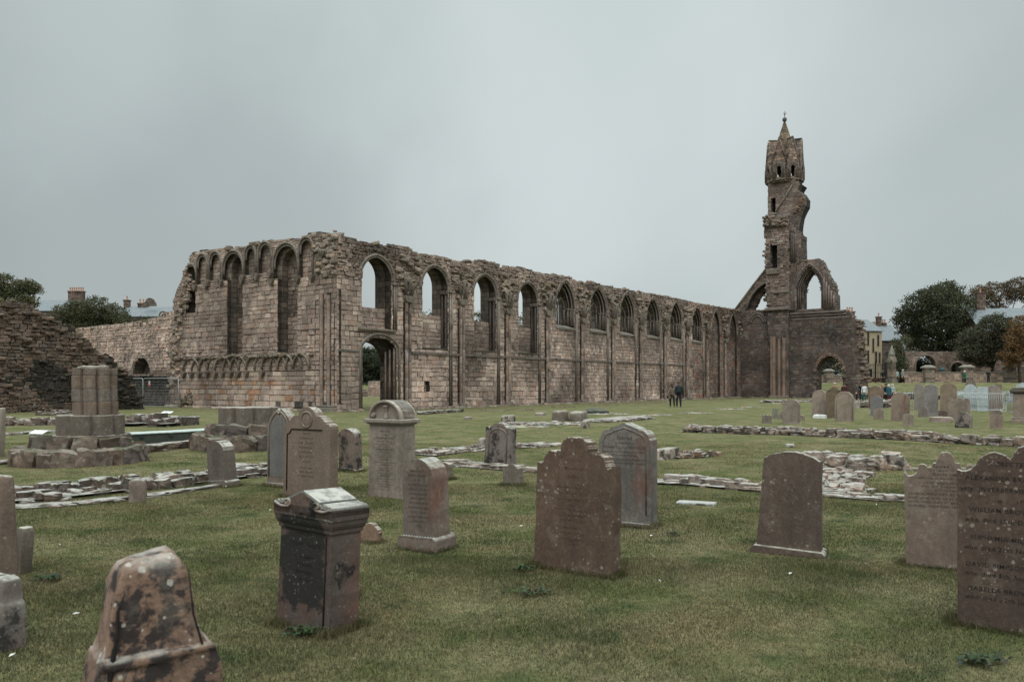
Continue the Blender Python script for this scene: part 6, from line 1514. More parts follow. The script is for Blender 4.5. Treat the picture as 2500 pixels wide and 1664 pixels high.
root, _, _ = stone_wall('street_arcade', 'old precinct wall pierced by one large and one small arch, beneath the trees', 2210, 2440, Y_, 858, (.125, .095, .078), 1.5, .9,
    [arch(L0(2236), L0(2283), 1.4, zz(892), 1.55), arch(L0(2322), L0(2351), 1.4, zz(900), .95)])
for a, b_, zs, r in ((2236, 2283, 892, 1.55), (2322, 2351, 900, .95)):
    m = MB(); m.tube([(p[0], -.05, p[1]) for p in archline(L0(a) - .12, L0(b_) + .12, 1.8, zz(zs), r + .12)], .12, 7, (.15, .115, .095)); m.build('arch_ring', M['mould'], root)
m = MB(); m.box(0, 9 * s_, 0, .05, 0, 6 * s_, (.03, .16, .19)); m.box(.05, 9 * s_ - .05, -.01, -.004, .28, .33, (.5, .55, .55)); o = m.build('notice_board', M['attr'], None, loc=((2294 - CX) * s_, Y_ - .3, zz(903))); tag(o, 'small teal notice board on the precinct wall between the arches', 'notice board')
def iron_fence():
    Y = 107; s = Y / F; X0, X1 = (2112 - CX) * s, (2168 - CX) * s; zb = gh(X0, Y); root = thing('iron_gate', 'tall black iron railings with spiked tops beside the yellow house', 'railings', (X0, Y, zb)); h = EYE - (886 - HY) * s - zb; L_ = X1 - X0
    m = MB(); x = 0
    while x <= L_: m.tube([(x, 0, 0), (x, 0, h - .12), (x, 0, h)], [.028, .028, .004], 5, (.012, .012, .013)); x += .19
    m.build('bars', M['attr'], root)
    for z in (.15, h * .5, h - .35): m = MB(); m.box(0, L_, -.025, .025, z, z + .06, (.012, .012, .013)); m.build('rail', M['attr'], root)
    for x in (0, L_ * .45, L_ * .9): m = MB(); m.box(x - .08, x + .08, -.08, .08, -.1, h + .1, (.014, .013, .013)); m.build('post', M['attr'], root)
    m = MB(); m.box(L_ * .1, L_ * .3, -.1, -.04, .8, 1.9, (.01, .01, .012)); m.build('board', M['attr'], root)
    R = random.Random(3); X = (2134 - CX) * s; mb = MB()
    for k in range(60): add_rock(mb, (R.gauss(0, .5), R.gauss(0, .15), .25 + abs(R.gauss(0, .15))), (.18, .18, .14), R, None, .3, (.09, .02, .02) if R.random() < .5 else (.05, .045, .025))
    o = mb.build('flower_bed', M['attr'], None, loc=(X, Y - .8, zb)); tag(o, 'low clump of dark red flowers at the foot of the iron railings', 'flowers')
iron_fence()
def monument():
    Y = 104; s = Y / F; X = (2177 - CX) * s; zb = gh(X, Y); root = thing('stone_monument', 'narrow gabled stone monument with a pyramid spire beside the railings', 'monument', (X, Y, zb), radians(20)); z = lambda py: EYE - (py - HY) * s - zb; w_ = 8.5 * s; c = (.16, .13, .105)
    m = MB(); m.box(-w_ * 1.15, w_ * 1.15, -w_ * 1.15, w_ * 1.15, -.2, z(925), c); m.build('plinth', M['mould'], root, bevel=.04)
    m = MB(); m.box(-w_ * .8, w_ * .8, -w_ * .8, w_ * .8, z(925), z(882), c); m.build('shaft', M['core'], root, bevel=.03)
    m = MB()
    for k in range(4):
        a = k * pi / 2; M3 = Matrix.Rotation(a, 3, 'Z'); q = [(-w_, -w_, z(884)), (w_, -w_, z(884)), (w_, -w_, z(880)), (0, -w_, z(866)), (-w_, -w_, z(880))]; q2 = [(x, y + .25, zz_) for x, y, zz_ in q]
        m.add([M3 @ Vector(p) for p in q + q2], [(0, 1, 2, 3, 4), (9, 8, 7, 6, 5), (2, 7, 8, 3), (3, 8, 9, 4), (0, 4, 9, 5), (1, 6, 7, 2)], (.2, .165, .135))
    m.build('gables', M['mould'], root)
    m = MB(); m.lathe([(w_ * .75, z(882)), (w_ * .75, z(868)), (w_ * .95, z(866)), (w_ * .9, z(863)), (.03, z(842))], 8, (.21, .19, .16), 0, 0, 0, False, pi / 8); m.build('spire', M['mould'], root)
monument()

# ------------------------------------------------------------------ houses
def chimney(m, x, y, z0, z1, w_, d, n, col=(.13, .095, .08), pot=(.36, .2, .13), ph=.7):
    m.box(x - w_, x + w_, y - d, y + d, z0, z1, col); m.box(x - w_ - .1, x + w_ + .1, y - d - .1, y + d + .1, z1, z1 + .2, tuple(c * 1.3 for c in col))
    return [(x + (k - (n - 1) / 2) * (2 * w_ / max(n, 1)), y, z1 + .2) for k in range(n)]
def house(label, x0, x1, Y, yeave, yridge, col, roofcol, chim=(), wins=(), depth=8, yaw=0., name='stone_house', hip=0., zb=-1):
    s = Y / F; X0 = (x0 - CX) * s; L_ = (x1 - x0) * s / cos(yaw); ze = EYE - (yeave - HY) * s; zr = EYE - (yridge - HY) * s
    root = thing(name, label, 'house', (X0, Y, 0), yaw)
    m = MB(); m.prism([(0, zb), (depth, zb), (depth, ze), (depth / 2, zr - .05), (0, ze)], 0, L_, col)
    m.v = [(y, x, z) for x, y, z in m.v]; m.f = [tuple(reversed(f)) for f in m.f]; m.build('walls', M['core'] if col[0] < .3 else M['attr'], root, recalc=True)
    m = MB(); e = .25; t_ = .12
    for s_ in (0, 1):
        ya, yb = (-e, depth / 2) if s_ == 0 else (depth + e, depth / 2)
        za = ze - e * (zr - ze) / (depth / 2)
        h0 = hip * L_
        m.add([(-e, ya, za), (L_ + e, ya, za), (L_ + e - h0, yb, zr), (-e, yb, zr), (-e, ya, za + t_), (L_ + e, ya, za + t_), (L_ + e - h0, yb, zr + t_), (-e, yb, zr + t_)], [(0, 1, 2, 3), (4, 7, 6, 5), (0, 4, 5, 1), (1, 5, 6, 2), (2, 6, 7, 3), (3, 7, 4, 0)], roofcol)
    m.build('roof', M['slate'], root, recalc=True)
    for (px, yt, wpx, n, yb_) in chim:
        m = MB(); x = (px - CX) * s - X0; z1 = EYE - (yt - HY) * s; P = chimney(m, x, depth / 2, zr - 1.5, z1, wpx * s / 2, .4, n); o = m.build('chimney', M['core'], root, bevel=.02)
        for p in P: m = MB(); m.lathe([(.14, p[2]), (.17, p[2] + .1), (.12, p[2] + .15), (.12, p[2] + .62), (.16, p[2] + .7)], 8, (.33, .17, .11), 0, p[0], p[1]); m.build('chimney_pot', M['attr'], root)
    for (xa, xb, ya, yb_) in wins:
        u0, u1 = ((xa - CX) * s - X0) / cos(yaw), ((xb - CX) * s - X0) / cos(yaw); z0, z1 = EYE - (yb_ - HY) * s, EYE - (ya - HY) * s
        m = MB(); m.box(u0 - .06, u1 + .06, -.06, .05, z0 - .12, z1 + .08, (.16, .12, .08)); w_ = m.build('window', M['attr'], root)
        m = MB(); m.box(u0, u1, -.075, -.065, z0, (z0 + z1) / 2 - .03, (.015, .016, .018)); m.box(u0, u1, -.075, -.065, (z0 + z1) / 2 + .03, z1, (.015, .016, .018)); m.build('pane', M['attr'], w_)
    return root
house('pale yellow two-storey house with a grey slate roof, right of the west front', 2104, 2162, 130, 806, 776, (.30, .24, .165), (.15, .155, .155), chim=((2113, 758, 22, 3, 0),),
      wins=((2119.5, 2124, 811, 842), (2148.5, 2153, 817, 843), (2119.5, 2124, 855, 885), (2142, 2147, 858, 885), (2153, 2157, 860, 886), (2134.5, 2138.5, 826, 859)), depth=7, yaw=radians(18), name='yellow_house')
house('grey slated house with a tall chimney between the yellow house and the big tree', 2150, 2200, 150, 830, 790, (.10, .08, .07), (.16, .175, .185), chim=((2172, 770, 11, 1, 0), (2160, 792, 8, 2, 0), (2185, 786, 10, 2, 0)), depth=9)
house('low house with chimney pots just above the west front wall top', 2030, 2080, 150, 790, 768, (.10, .08, .07), (.14, .15, .155), chim=((2052, 764, 26, 6, 0), (1965, 742, 13, 2, 0)), depth=9)
house('long-roofed grey slated house with one tall stone chimney at the far right', 2395, 2620, 128, 806, 748, (.13, .10, .085), (.17, .16, .155), chim=((2425, 708, 20, 1, 0),), depth=10, yaw=radians(-8))
house('slate-roofed town house with a broad red-potted chimney, behind the rubble mass', 66, 156, 140, 758, 727, (.10, .08, .072), (.25, .29, .30), chim=((153, 706, 38, 7, 0),), depth=9)
house('long slate-roofed town house with several chimneys and small dormers, left of the transept', 285, 440, 135, 772, 744, (.10, .08, .072), (.27, .31, .32), chim=((279, 728, 13, 1, 0), (320, 736, 24, 3, 0), (414, 734, 16, 3, 0)), wins=((328, 341, 779, 793), (250, 262, 785, 795)), depth=9)
def gablet():
    Y = 133; s = Y / F; z = lambda py: EYE - (py - HY) * s
    root = thing('dormer_gable', 'small curved stone gable with a round window on the left town house', 'gable', ((398 - CX) * s, Y, 0)); r = 11 * s
    m = MB(); m.prism([(-r, z(790))] + arcp(0, z(770), r, 180, 0, 16) + [(r, z(790))], 0, .8, (.13, .105, .09)); m.build('gable_wall', M['core'], root, recalc=True)
    m = MB(); m.lathe([(r * .55, 0), (r * .5, .02)], 16, (.6, .6, .6)); m.v = [(x, -.03 - zz_, y + z(770)) for x, y, zz_ in m.v]; w_ = m.build('window', M['attr'], root, recalc=True)
    m = MB(); m.lathe([(r * .42, 0), (r * .4, .02)], 16, (.02, .02, .025)); m.v = [(x, -.06 - zz_, y + z(770)) for x, y, zz_ in m.v]; m.build('pane', M['attr'], w_, recalc=True)
    root = thing('dormer_gable', 'pierced rounded gable rising above the left slate roofs', 'gable', ((345 - CX) * s, Y + 3, 0)); r = 10 * s
    m = MB(); m.prism([(-r * 1.5, z(742)), (-r * 1.3, z(734))] + arcp(0, z(732), r, 170, 10, 12) + [(r * 1.3, z(734)), (r * 1.5, z(742))], 0, .6, (.13, .105, .09)); m.build('gable_wall', M['core'], root, recalc=True)
gablet()

# ------------------------------------------------------------------ trees
def tree(label, px, Y, ytop, blobs, col, n=5200, leaf=.34, seed=1, trunk=True, name='broadleaf_tree', col2=None, z0=None, limb=True, fill=.25, group=None):
    """blobs: (px, py, radius px) lobes of the crown at depth Y"""
    rs = np.random.RandomState(seed); R = random.Random(seed); s = Y / F; X = (px - CX) * s; zb = gh(X, Y) if z0 is None else z0
    root = thing(name, label, 'tree', (X, Y, zb), group=group)
    B = []
    for (bx, by, br) in blobs: B.append(((bx - px) * s, R.uniform(-.4, .4) * br * s, EYE - (by - HY) * s - zb, br * s))
    W = np.array([b[3] ** 2 for b in B]); W /= W.sum(); ncl = max(40, n // 26); cen = []; shade = []
    for k in range(ncl):
        b = B[rs.choice(len(B), p=W)]; d = rs.normal(size=3); d /= np.linalg.norm(d); rr = b[3] * (1.0 if rs.rand() > fill else rs.rand() ** .5) * rs.uniform(.8, 1.04)
        cen.append((b[0] + d[0] * rr, b[1] + d[1] * rr, b[2] + d[2] * rr * .85)); shade.append(rs.uniform(.7, 1.3))
    cen = np.array(cen); shade = np.array(shade); ci = rs.randint(0, ncl, n); cr = rs.uniform(.35, .95, ncl) * leaf * 3.2
    off = rs.normal(size=(n, 3)); off /= np.linalg.norm(off, axis=1, keepdims=True); off *= (rs.rand(n, 1) ** .45) * cr[ci][:, None] * np.array([[1, 1, .62]])
    C = cen[ci] + off
    u = rs.normal(size=(n, 3)); u /= np.linalg.norm(u, axis=1, keepdims=True); v = np.cross(u, rs.normal(size=(n, 3))); v /= np.linalg.norm(v, axis=1, keepdims=True)
    sz = leaf * rs.uniform(.4, 1., (n, 1)); V = np.stack([C - u * sz * .5, C + v * sz * .3, C + u * sz * .5, C - v * sz * .3], 1).reshape(-1, 3)
    keep = V[:, 2].reshape(n, 4).min(1) > -.2
    V = V.reshape(n, 4, 3)[keep].reshape(-1, 3); k_ = keep.sum()
    me = bpy.data.meshes.new('crown'); me.from_pydata(V.tolist(), [], np.arange(k_ * 4).reshape(-1, 4).tolist()); me.materials.append(M['leaf'])
    c1 = np.array(col); c2 = np.array(col2 if col2 else tuple(x * .8 for x in col)); mixv = (rs.rand(ncl) < .35)[ci][keep][:, None]
    cc = np.where(mixv, c2, c1) * (shade[ci][keep][:, None]) * rs.uniform(.85, 1.15, (k_, 1))
    a_ = me.color_attributes.new('Col', 'FLOAT_COLOR', 'CORNER'); c4 = np.ones((k_, 4), dtype=np.float32); c4[:, :3] = cc; a_.data.foreach_set('color', np.repeat(c4, 4, axis=0).ravel())
    o = bpy.data.objects.new('crown', me); COL.objects.link(o); o.parent = root
    if trunk:
        big = max(B, key=lambda b: b[3]); zt = big[2]; r0 = max(.16, big[3] * .075); m = MB()
        P = [(R.uniform(-.1, .1) * k, R.uniform(-.1, .1) * k, zt * k / 5 - .1) for k in range(6)]; m.tube(P, [r0 * (1.3 - .16 * k) for k in range(6)], 9, (.06, .05, .04)); m.build('trunk', M['bark'], root)
        if limb:
            for b in B:
                m = MB(); st = Vector(P[2 + R.randint(0, 2)]); en = Vector(b[:3]); mid = st.lerp(en, .5) + Vector((0, 0, -.1 * b[3]))
                m.tube([st, mid, en, en + Vector((R.uniform(-.3, .3) * b[3], 0, .5 * b[3]))], [r0 * .55, r0 * .4, r0 * .22, .03], 6, (.06, .05, .04)); m.build('limb', M['bark'], root)
    return root
G1, G2, G3 = (.056, .060, .031), (.050, .058, .028), (.090, .085, .045)
tree('very large dense dark green tree above the precinct wall', 2290, 136, 688, [(2290, 765, 72), (2290, 810, 70), (2228, 790, 40), (2245, 745, 42), (2300, 725, 40), (2345, 765, 48), (2205, 772, 22), (2262, 830, 40), (2330, 830, 45), (2372, 800, 35), (2222, 830, 25), (2318, 712, 28)], G1, 52000, .42, 1, fill=.35)
tree('brownish autumn tree rising behind the chimney at far right', 2440, 170, 680, [(2440, 720, 40), (2400, 718, 26), (2480, 705, 32), (2520, 715, 40), (2560, 720, 40)], (.085, .070, .042), 20000, .42, 2, col2=(.11, .062, .034))
tree('dark green tree in front of the long slate roof', 2420, 116, 760, [(2425, 800, 38), (2380, 830, 36), (2440, 845, 40), (2395, 865, 34), (2462, 800, 26), (2360, 862, 24)], (.054, .058, .034), 24000, .36, 3, col2=(.07, .06, .035))
tree('orange autumn tree cut off by the right edge', 2490, 110, 765, [(2488, 830, 32), (2470, 860, 26), (2505, 800, 36), (2530, 850, 40), (2465, 880, 18)], (.14, .078, .034), 17000, .34, 4, col2=(.12, .075, .032))
tree('thin pale green tree between the tall chimney and the large dark tree', 2205, 128, 800, [(2203, 830, 18), (2196, 850, 18), (2210, 865, 20)], (.085, .085, .045), 2500, .32, 5)
tree('small dark tree behind the stone monument', 2192, 118, 840, [(2190, 880, 18), (2200, 895, 20), (2188, 900, 16)], G2, 2500, .32, 6)
for i_, px_ in enumerate((2222, 2262, 2330, 2385, 2450)): tree(('dark shrub behind the left end of the street arcade', 'dark shrub seen through the large street arch', 'dark shrub seen through the small street arch', 'dark shrub behind the dark green tree', 'dark shrub behind the orange tree')[i_], px_, 142, 868, [(px_, 895, 26), (px_ - 18, 915, 22), (px_ + 18, 912, 22), (px_, 925, 24)], (.032, .036, .022), 11000, .4, 60 + i_, fill=.5, name='shrub')
tree('dark tree seen through the west doorway', 2030, 128, 865, [(2010, 895, 26), (2045, 890, 26), (2030, 870, 20)], (.035, .04, .024), 4000, .34, 7)
tree('spreading tree at the left edge above the rubble mass', 20, 84, 665, [(15, 700, 34), (60, 700, 22), (-30, 700, 40), (88, 706, 12), (40, 735, 26), (75, 738, 18)], (.062, .068, .034), 16000, .28, 8, col2=(.10, .085, .04))
tree('dark round tree behind the pale low wall', 215, 104, 722, [(235, 758, 38), (192, 762, 32), (158, 768, 26), (272, 770, 33), (302, 786, 20), (215, 795, 34), (250, 800, 30), (128, 790, 20)], (.060, .066, .034), 24000, .3, 9, col2=(.085, .075, .038))
tree('small tree in front of the round-windowed gable', 365, 108, 765, [(362, 785, 16), (350, 795, 16), (385, 792, 14), (372, 802, 16)], (.055, .062, .034), 2500, .3, 10)
for i, (px, yt, Y, r) in enumerate(((1040, 750, 118, 26), (1180, 756, 120, 34), (1290, 758, 124, 34), (1445, 738, 122, 22), (1512, 745, 126, 30))):
    tree(('tree seen through the second arched window', 'tree seen through the third arched window', 'tree seen through the fourth arched window', 'tree seen behind the sixth, traceried window', 'tree seen behind the seventh, traceried window')[i], px, Y, yt, [(px, yt + r, r), (px - r * .7, yt + r * 1.6, r), (px + r * .7, yt + r * 1.5, r), (px, yt + r * 2.4, r)], (.075, .08, .04), 4200, .36, 20 + i)
tree('dark leafy tree framed by the nave doorway', 905, 116, 842, [(905, 875, 32), (880, 880, 30), (935, 890, 32), (905, 912, 34), (870, 905, 28), (940, 915, 26)], (.038, .046, .025), 20000, .38, 30, fill=.5)
stone_wall('ruined_wall_stub', 'low broken wall stub on the far lawn seen through the nave doorway', 898, 935, 106, 930, (.22, .17, .14), -.2, .8)
stone_wall('cloister_wall', 'very low far wall seen through the nave doorway', 840, 960, 109, 950, (.13, .10, .085), -.2, .6)

# ------------------------------------------------------------------ metal things
def green_box(label, a, b_, h, d, depthw=.75):
    ax, ay = gp(*a); bx, by = gp(*b_); Ln = hypot(bx - ax, by - ay); root = thing('storage_box', label, 'box', (ax, ay, gh(ax, ay)), atan2(by - ay, bx - ax), group='low green boxes between the piers')
    m = MB(); m.box(0, Ln, 0, depthw, -.05, h - .03, (.045, .05, .042)); m.build('box_body', M['attr'], root, bevel=.01)
    m = MB(); m.box(-.03, Ln + .03, -.03, depthw + .03, h - .028, h, (.34, .38, .36)); m.build('lid', M['attr'], root, bevel=.005)
    for x in (Ln * .3, Ln * .72): m = MB(); m.box(x - .05, x + .05, -.045, -.01, h - .13, h - .05, (.03, .03, .03)); m.build('latch', M['attr'], root)
green_box('long low dark green box with a pale lid, immediately right of the tall broken pier', (292, 1088), (462, 1078), .30, 0)
green_box('low dark green box with a pale lid, beside the squat pier stump', (448, 1078), (556, 1070), .30, 0)
green_box('low dark green box mostly hidden behind the tall broken pier', (112, 1096), (282, 1088), .28, 0)
def heras():
    q = lambda px, py: onp(px, py, (C0[0] - .605 * 1.2, C0[1] - .796 * 1.2), GAB)
    for i, (a, b_, lab) in enumerate(((240, 349, 'wire mesh fence panel, its left half hidden by the tall broken pier'), (350, 436, 'wire mesh fence panel carrying a small red and white warning sign'))):
        u0, u1 = q(a, 990)[0], q(b_, 990)[0]; O = (C0[0] - .605 * 1.2, C0[1] - .796 * 1.2)
        root = thing('fence_panel', lab, 'fence panel', (O[0] + u0 * cos(GAB), O[1] + u0 * sin(GAB), 0), GAB, group='temporary wire fence panels'); L_ = u1 - u0; h = 2.12
        m = MB(); m.tube([(0, 0, .08), (0, 0, h - .12), (.12, 0, h), (L_ - .12, 0, h), (L_, 0, h - .12), (L_, 0, .08), (0, 0, .1)], .026, 6, (.35, .37, .38)); m.build('frame', M['metal_grey'], root)
        m = MB(); z = .25
        while z < h: m.tube([(0, 0, z), (L_, 0, z)], .006, 3, (.3, .32, .33), cap=False); z += .2
        x = .1
        while x < L_: m.tube([(x, 0, .08), (x, 0, h)], .003, 3, (.3, .32, .33), cap=False); x += .12
        m.build('wire_mesh', M['metal_grey'], root)
        if i:
            x = q(364, 940)[0] - u0; z0 = q(364, 942)[1]; m = MB(); m.box(x, x + .22, -.05, -.03, z0, z0 + .36, (.62, .62, .60)); sg = m.build('warning_sign', M['attr'], root)
            m = MB(); m.box(x + .01, x + .21, -.056, -.052, z0 + .01, z0 + .14, (.45, .03, .03)); m.tube([(x + .11 + .06 * cos(a_), -.056, z0 + .25 + .06 * sin(a_)) for a_ in np.linspace(0, 2 * pi, 17)], .012, 4, (.45, .03, .03), cap=False); m.tube([(x + .07, -.056, z0 + .21), (x + .15, -.056, z0 + .29)], .01, 4, (.45, .03, .03)); m.build('red_symbol', M['attr'], sg)
heras()
def grille():
    X, Y = gp(1455, 1009); Y += .7; X = (1455 - CX) / F * Y; r = .76; root = thing('domed_grille', 'low black domed metal grille on the lawn near the base blocks', 'grille', (X, Y, gh(X, Y)))
    m = MB(); m.lathe([(r, -.05), (r, .1), (r * .96, .12), (r * .92, .1)], 30, (.012, .012, .013)); m.build('rim', M['attr'], root)
    m = MB(); m.lathe([(r * .93, .09), (r * .6, .13), (.02, .15)], 24, (.01, .01, .011)); m.build('painted_hollow', M['attr'], root)  # black cap painted in for the unlit hollow beneath the lattice
    m = MB()
    for s_ in (-1, 1):
        for k in range(9):
            a0 = 2 * pi * k / 9; P = []
            for t in np.linspace(0, 1, 9):
                rr = r * .95 * (1 - t); a = a0 + s_ * t * 1.6; P.append((rr * cos(a), rr * sin(a), .12 + .22 * (1 - (rr / r) ** 2)))
            m.tube(P, .011, 4, (.14, .145, .145), cap=False)
    m.build('lattice', M['attr'], root)
grille()
def plate(label, px, py, w_=.34):
    X, Y = gp(px, py); root = thing('information_plate', label, 'sign', (X, Y, gh(X, Y)), radians(-20))
    m = MB(); m.add([(-w_ / 2, -.1, .06), (w_ / 2, -.1, .06), (w_ / 2, .1, .16), (-w_ / 2, .1, .16), (-w_ / 2, -.1, .04), (w_ / 2, -.1, .04), (w_ / 2, .1, .14), (-w_ / 2, .1, .14)], [(0, 1, 2, 3), (7, 6, 5, 4), (0, 4, 5, 1), (1, 5, 6, 2), (2, 6, 7, 3), (3, 7, 4, 0)], (.55, .57, .55)); m.build('plate', M['attr'], root)
    m = MB(); m.box(-w_ * .3, w_ * .3, -.03, .03, -.05, .09, (.08, .08, .08)); m.build('bracket', M['attr'], root)
plate('small pale information plate on the lawn at far left', 94, 1063, .6)
plate('small pale information plate before the transept wall', 408, 1011, .7)

# ------------------------------------------------------------------ people
def person(label, px, yfoot, h, yaw, top, trou, hair, skin=(.42, .27, .2), shoe=(.02, .02, .02), pose='stand', Y=None, longhair=False, extra=None, z=None, group=None):
    if Y is None: X, Y = gp(px, yfoot)
    else: X = (px - CX) / F * Y
    z = gh(X, Y) if z is None else z; k = h / 1.75
    root = thing('person', label, 'person', (X, Y, z), yaw, group)
    J = dict(pel=(0, 0, .95), wai=(0, 0, 1.1), che=(0, 0, 1.32), nek=(0, .0, 1.49), hd0=(0, -.02, 1.56), hd1=(0, -.03, 1.66), hd2=(0, -.01, 1.72))
    Rr = dict(pel=.16, wai=.155, che=.18, nek=.06, hd0=.075, hd1=.092, hd2=.06)
    for s_, n in ((-1, 'l'), (1, 'r')):
        f = {'walk': .16 * s_, 'stand': .02, 'sit': 0}[pose]
        J.update({n + 'sh': (.18 * s_, 0, 1.43), n + 'hp': (.09 * s_, 0, .90), n + 'kn': (.10 * s_, -f * .9 - .02, .50), n + 'an': (.10 * s_, f * -.6 + (.12 if f < 0 else 0), .09), n + 'to': (.11 * s_, f * -.6 - .13 + (.12 if f < 0 else 0), .03)})
        Rr.update({n + 'sh': .08, n + 'hp': .115, n + 'kn': .08, n + 'an': .058, n + 'to': .035})
        arm = extra.get('arm' + n, 'down') if extra else 'down'
        if arm == 'down': e, w_, hd = (.24 * s_, .02 + f * .5, 1.15), (.25 * s_, -.04 + f * .9, .90), (.25 * s_, -.06 + f, .82)
        elif arm == 'up': e, w_, hd = (.25 * s_, -.14, 1.2), (.12 * s_, -.26, 1.4), (.08 * s_, -.27, 1.48)
        elif arm == 'front': e, w_, hd = (.24 * s_, -.04, 1.16), (.1 * s_, -.24, 1.12), (.03 * s_, -.28, 1.13)
        else: e, w_, hd = (.24 * s_, .05, 1.16), (.36 * s_, .0, 1.08), (.42 * s_, 0, 1.08)
        J.update({n + 'el': e, n + 'wr': w_, n + 'ha': hd}); Rr.update({n + 'el': .052, n + 'wr': .034, n + 'ha': .04})
    names = list(J); ix = {n: i for i, n in enumerate(names)}
    E = [('pel', 'wai'), ('wai', 'che'), ('che', 'nek'), ('nek', 'hd0'), ('hd0', 'hd1'), ('hd1', 'hd2')]
    for n in 'lr': E += [('che', n + 'sh'), (n + 'sh', n + 'el'), (n + 'el', n + 'wr'), (n + 'wr', n + 'ha'), ('pel', n + 'hp'), (n + 'hp', n + 'kn'), (n + 'kn', n + 'an'), (n + 'an', n + 'to')]
    me = bpy.data.meshes.new('tmp'); me.from_pydata([tuple(c * k for c in J[n]) for n in names], [(ix[a], ix[b_]) for a, b_ in E], [])
    ob = bpy.data.objects.new('tmp', me); COL.objects.link(ob); md = ob.modifiers.new('s', 'SKIN'); ob.modifiers.new('d', 'SUBSURF').levels = 1
    for n in names:
        d = me.skin_vertices[0].data[ix[n]]; r = Rr[n] * k; d.radius = (r, r * (.72 if n in ('pel', 'wai', 'che') else 1)); d.use_root = n == 'pel'
    dg = bpy.context.evaluated_depsgraph_get(); bm_ = bpy.data.meshes.new_from_object(ob.evaluated_get(dg)); bpy.data.objects.remove(ob); bpy.data.meshes.remove(me)
    mb = MB(); V = [v.co.copy() for v in bm_.vertices]
    jl = {n: Vector(J[n]) * k for n in names}
    for p in bm_.polygons:
        c = p.center; zc = c.z / k; col = top
        near = min(names, key=lambda n: (jl[n] - c).length)
        if near in ('nek', 'hd0', 'hd1', 'hd2') and zc > 1.5: col = skin
        elif near[1:] == 'ha': col = skin
        elif near[1:] in ('an', 'to') and zc < .1: col = shoe
        elif (zc < .93 and near[1:] not in ('el', 'wr')): col = trou
        mb.add([V[i] for i in p.vertices], [tuple(range(len(p.vertices)))], col, 0, True)
    for n, s_ in (('l', -1), ('r', 1)):
        a = jl[n + 'wr']; b_ = jl[n + 'ha']; d = (b_ - a).normalized(); sd = d.cross(Vector((0, 1, 0))); sd = sd.normalized() if sd.length > .1 else Vector((0, 0, 1))
        for q in range(4):
            o_ = sd * (q - 1.5) * .019; mb.tube([b_ + o_ + d * .01, b_ + o_ + d * (.055 + .008 * (q in (1, 2))) + Vector((0, -.008, 0)), b_ + o_ * .9 + d * (.085 + .01 * (q in (1, 2))) + Vector((0, -.022, 0))], [.009, .0085, .006], 5, skin)
        mb.tube([b_ - d * .03 + sd * .03, b_ + sd * .05 + d * .015, b_ + sd * .05 + d * .045], [.011, .01, .007], 5, skin)
    hz = 1.655 * k; hy = -.03 * k
    mb.tube([(0, hy - .085, hz + .01), (0, hy - .112, hz - .02), (0, hy - .09, hz - .03)], [.008, .014, .008], 6, skin)
    for s_ in (-1, 1):
        mb.tube([(s_ * .033, hy - .083, hz + .012), (s_ * .033, hy - .091, hz + .012)], .010, 6, (.02, .015, .012)); mb.tube([(s_ * .088, hy, hz + .02), (s_ * .096, hy + .005, hz - .02)], .016, 6, skin)
    mb.tube([(-.022, hy - .086, hz - .052), (0, hy - .092, hz - .054), (.022, hy - .086, hz - .052)], .006, 5, (.2, .08, .07))
    o = mb.build('body', M['attr'], root)
    bm2 = bmesh.new(); bm2.from_mesh(o.data); bmesh.ops.remove_doubles(bm2, verts=bm2.verts[:], dist=.0004); bm2.to_mesh(o.data); bm2.free()
    m = MB(); V_, F_ = RT2[3]
    if hair:
        m.add([((v[0] * .098) * 1.0, hy + .022 + v[1] * .1, hz + .035 + v[2] * .078) for v in V_], F_, hair, 0, True)
        if longhair: m.tube([(0, hy + .05, hz + .04), (0, hy + .075, hz - .08), (0, hy + .085, hz - .2)], [.07, .085, .045], 8, hair)
        m.build('hair', M['attr'], root)
    if extra and 'pack' in extra:
        m = MB(); m.add([(v[0] * .15, .19 + v[1] * .09, 1.24 * k + v[2] * .24) for v in V_], F_, extra['pack'], 0, True); m.build('backpack', M['attr'], root)
    if extra and 'coat' in extra:
        m = MB(); c = extra['coat']; m.lathe([(.235, .62 * k), (.22, .8 * k), (.19, 1.05 * k), (.215, 1.3 * k), (.15, 1.45 * k), (.07, 1.5 * k)], 14, c); m.v = [(x, y * .72, zc) for x, y, zc in m.v]; m.build('coat', M['attr'], root)
    if extra and 'bag' in extra:
        m = MB(); m.add([(.27 * extra.get('bs', -1) + v[0] * .09, -.08 + v[1] * .07, .78 * k + v[2] * .09) for v in V_], F_, extra['bag'], 0, True); m.build('bag', M['attr'], root)
    return root
BK = (.012, .013, .016)
person('woman in a brown jumper walking away, arm linked with the man beside her', 1641, 994, 1.68, pi + .1, (.115, .085, .062), BK, (.05, .032, .022), pose='walk', longhair=True, shoe=(.35, .35, .35), extra={'bag': (.02, .02, .02), 'bs': 1, 'arml': 'front'})
person('man in dark clothes with a dark rucksack walking away beside the woman', 1657, 995, 1.82, pi - .05, (.012, .018, .025), (.008, .009, .013), (.07, .048, .035), pose='walk', shoe=(.25, .25, .25), extra={'pack': (.014, .024, .028)})
G = 'visitors gathered by the stone steps'
person('man in a grey jacket at the left of the group by the steps', 2091, 978, 1.8, .8, (.06, .055, .052), BK, (.03, .02, .015), group=G, extra={'armr': 'front'})
person('tall person in black raising a camera in the group by the steps', 2103, 979, 1.82, -.3, BK, BK, (.02, .015, .012), group=G, extra={'arml': 'up', 'armr': 'up'})
person('person in a white top half hidden behind the person in black', 2110, 977, 1.7, -.6, (.5, .5, .48), (.02, .09, .08), (.08, .05, .03), group=G, Y=76.5)
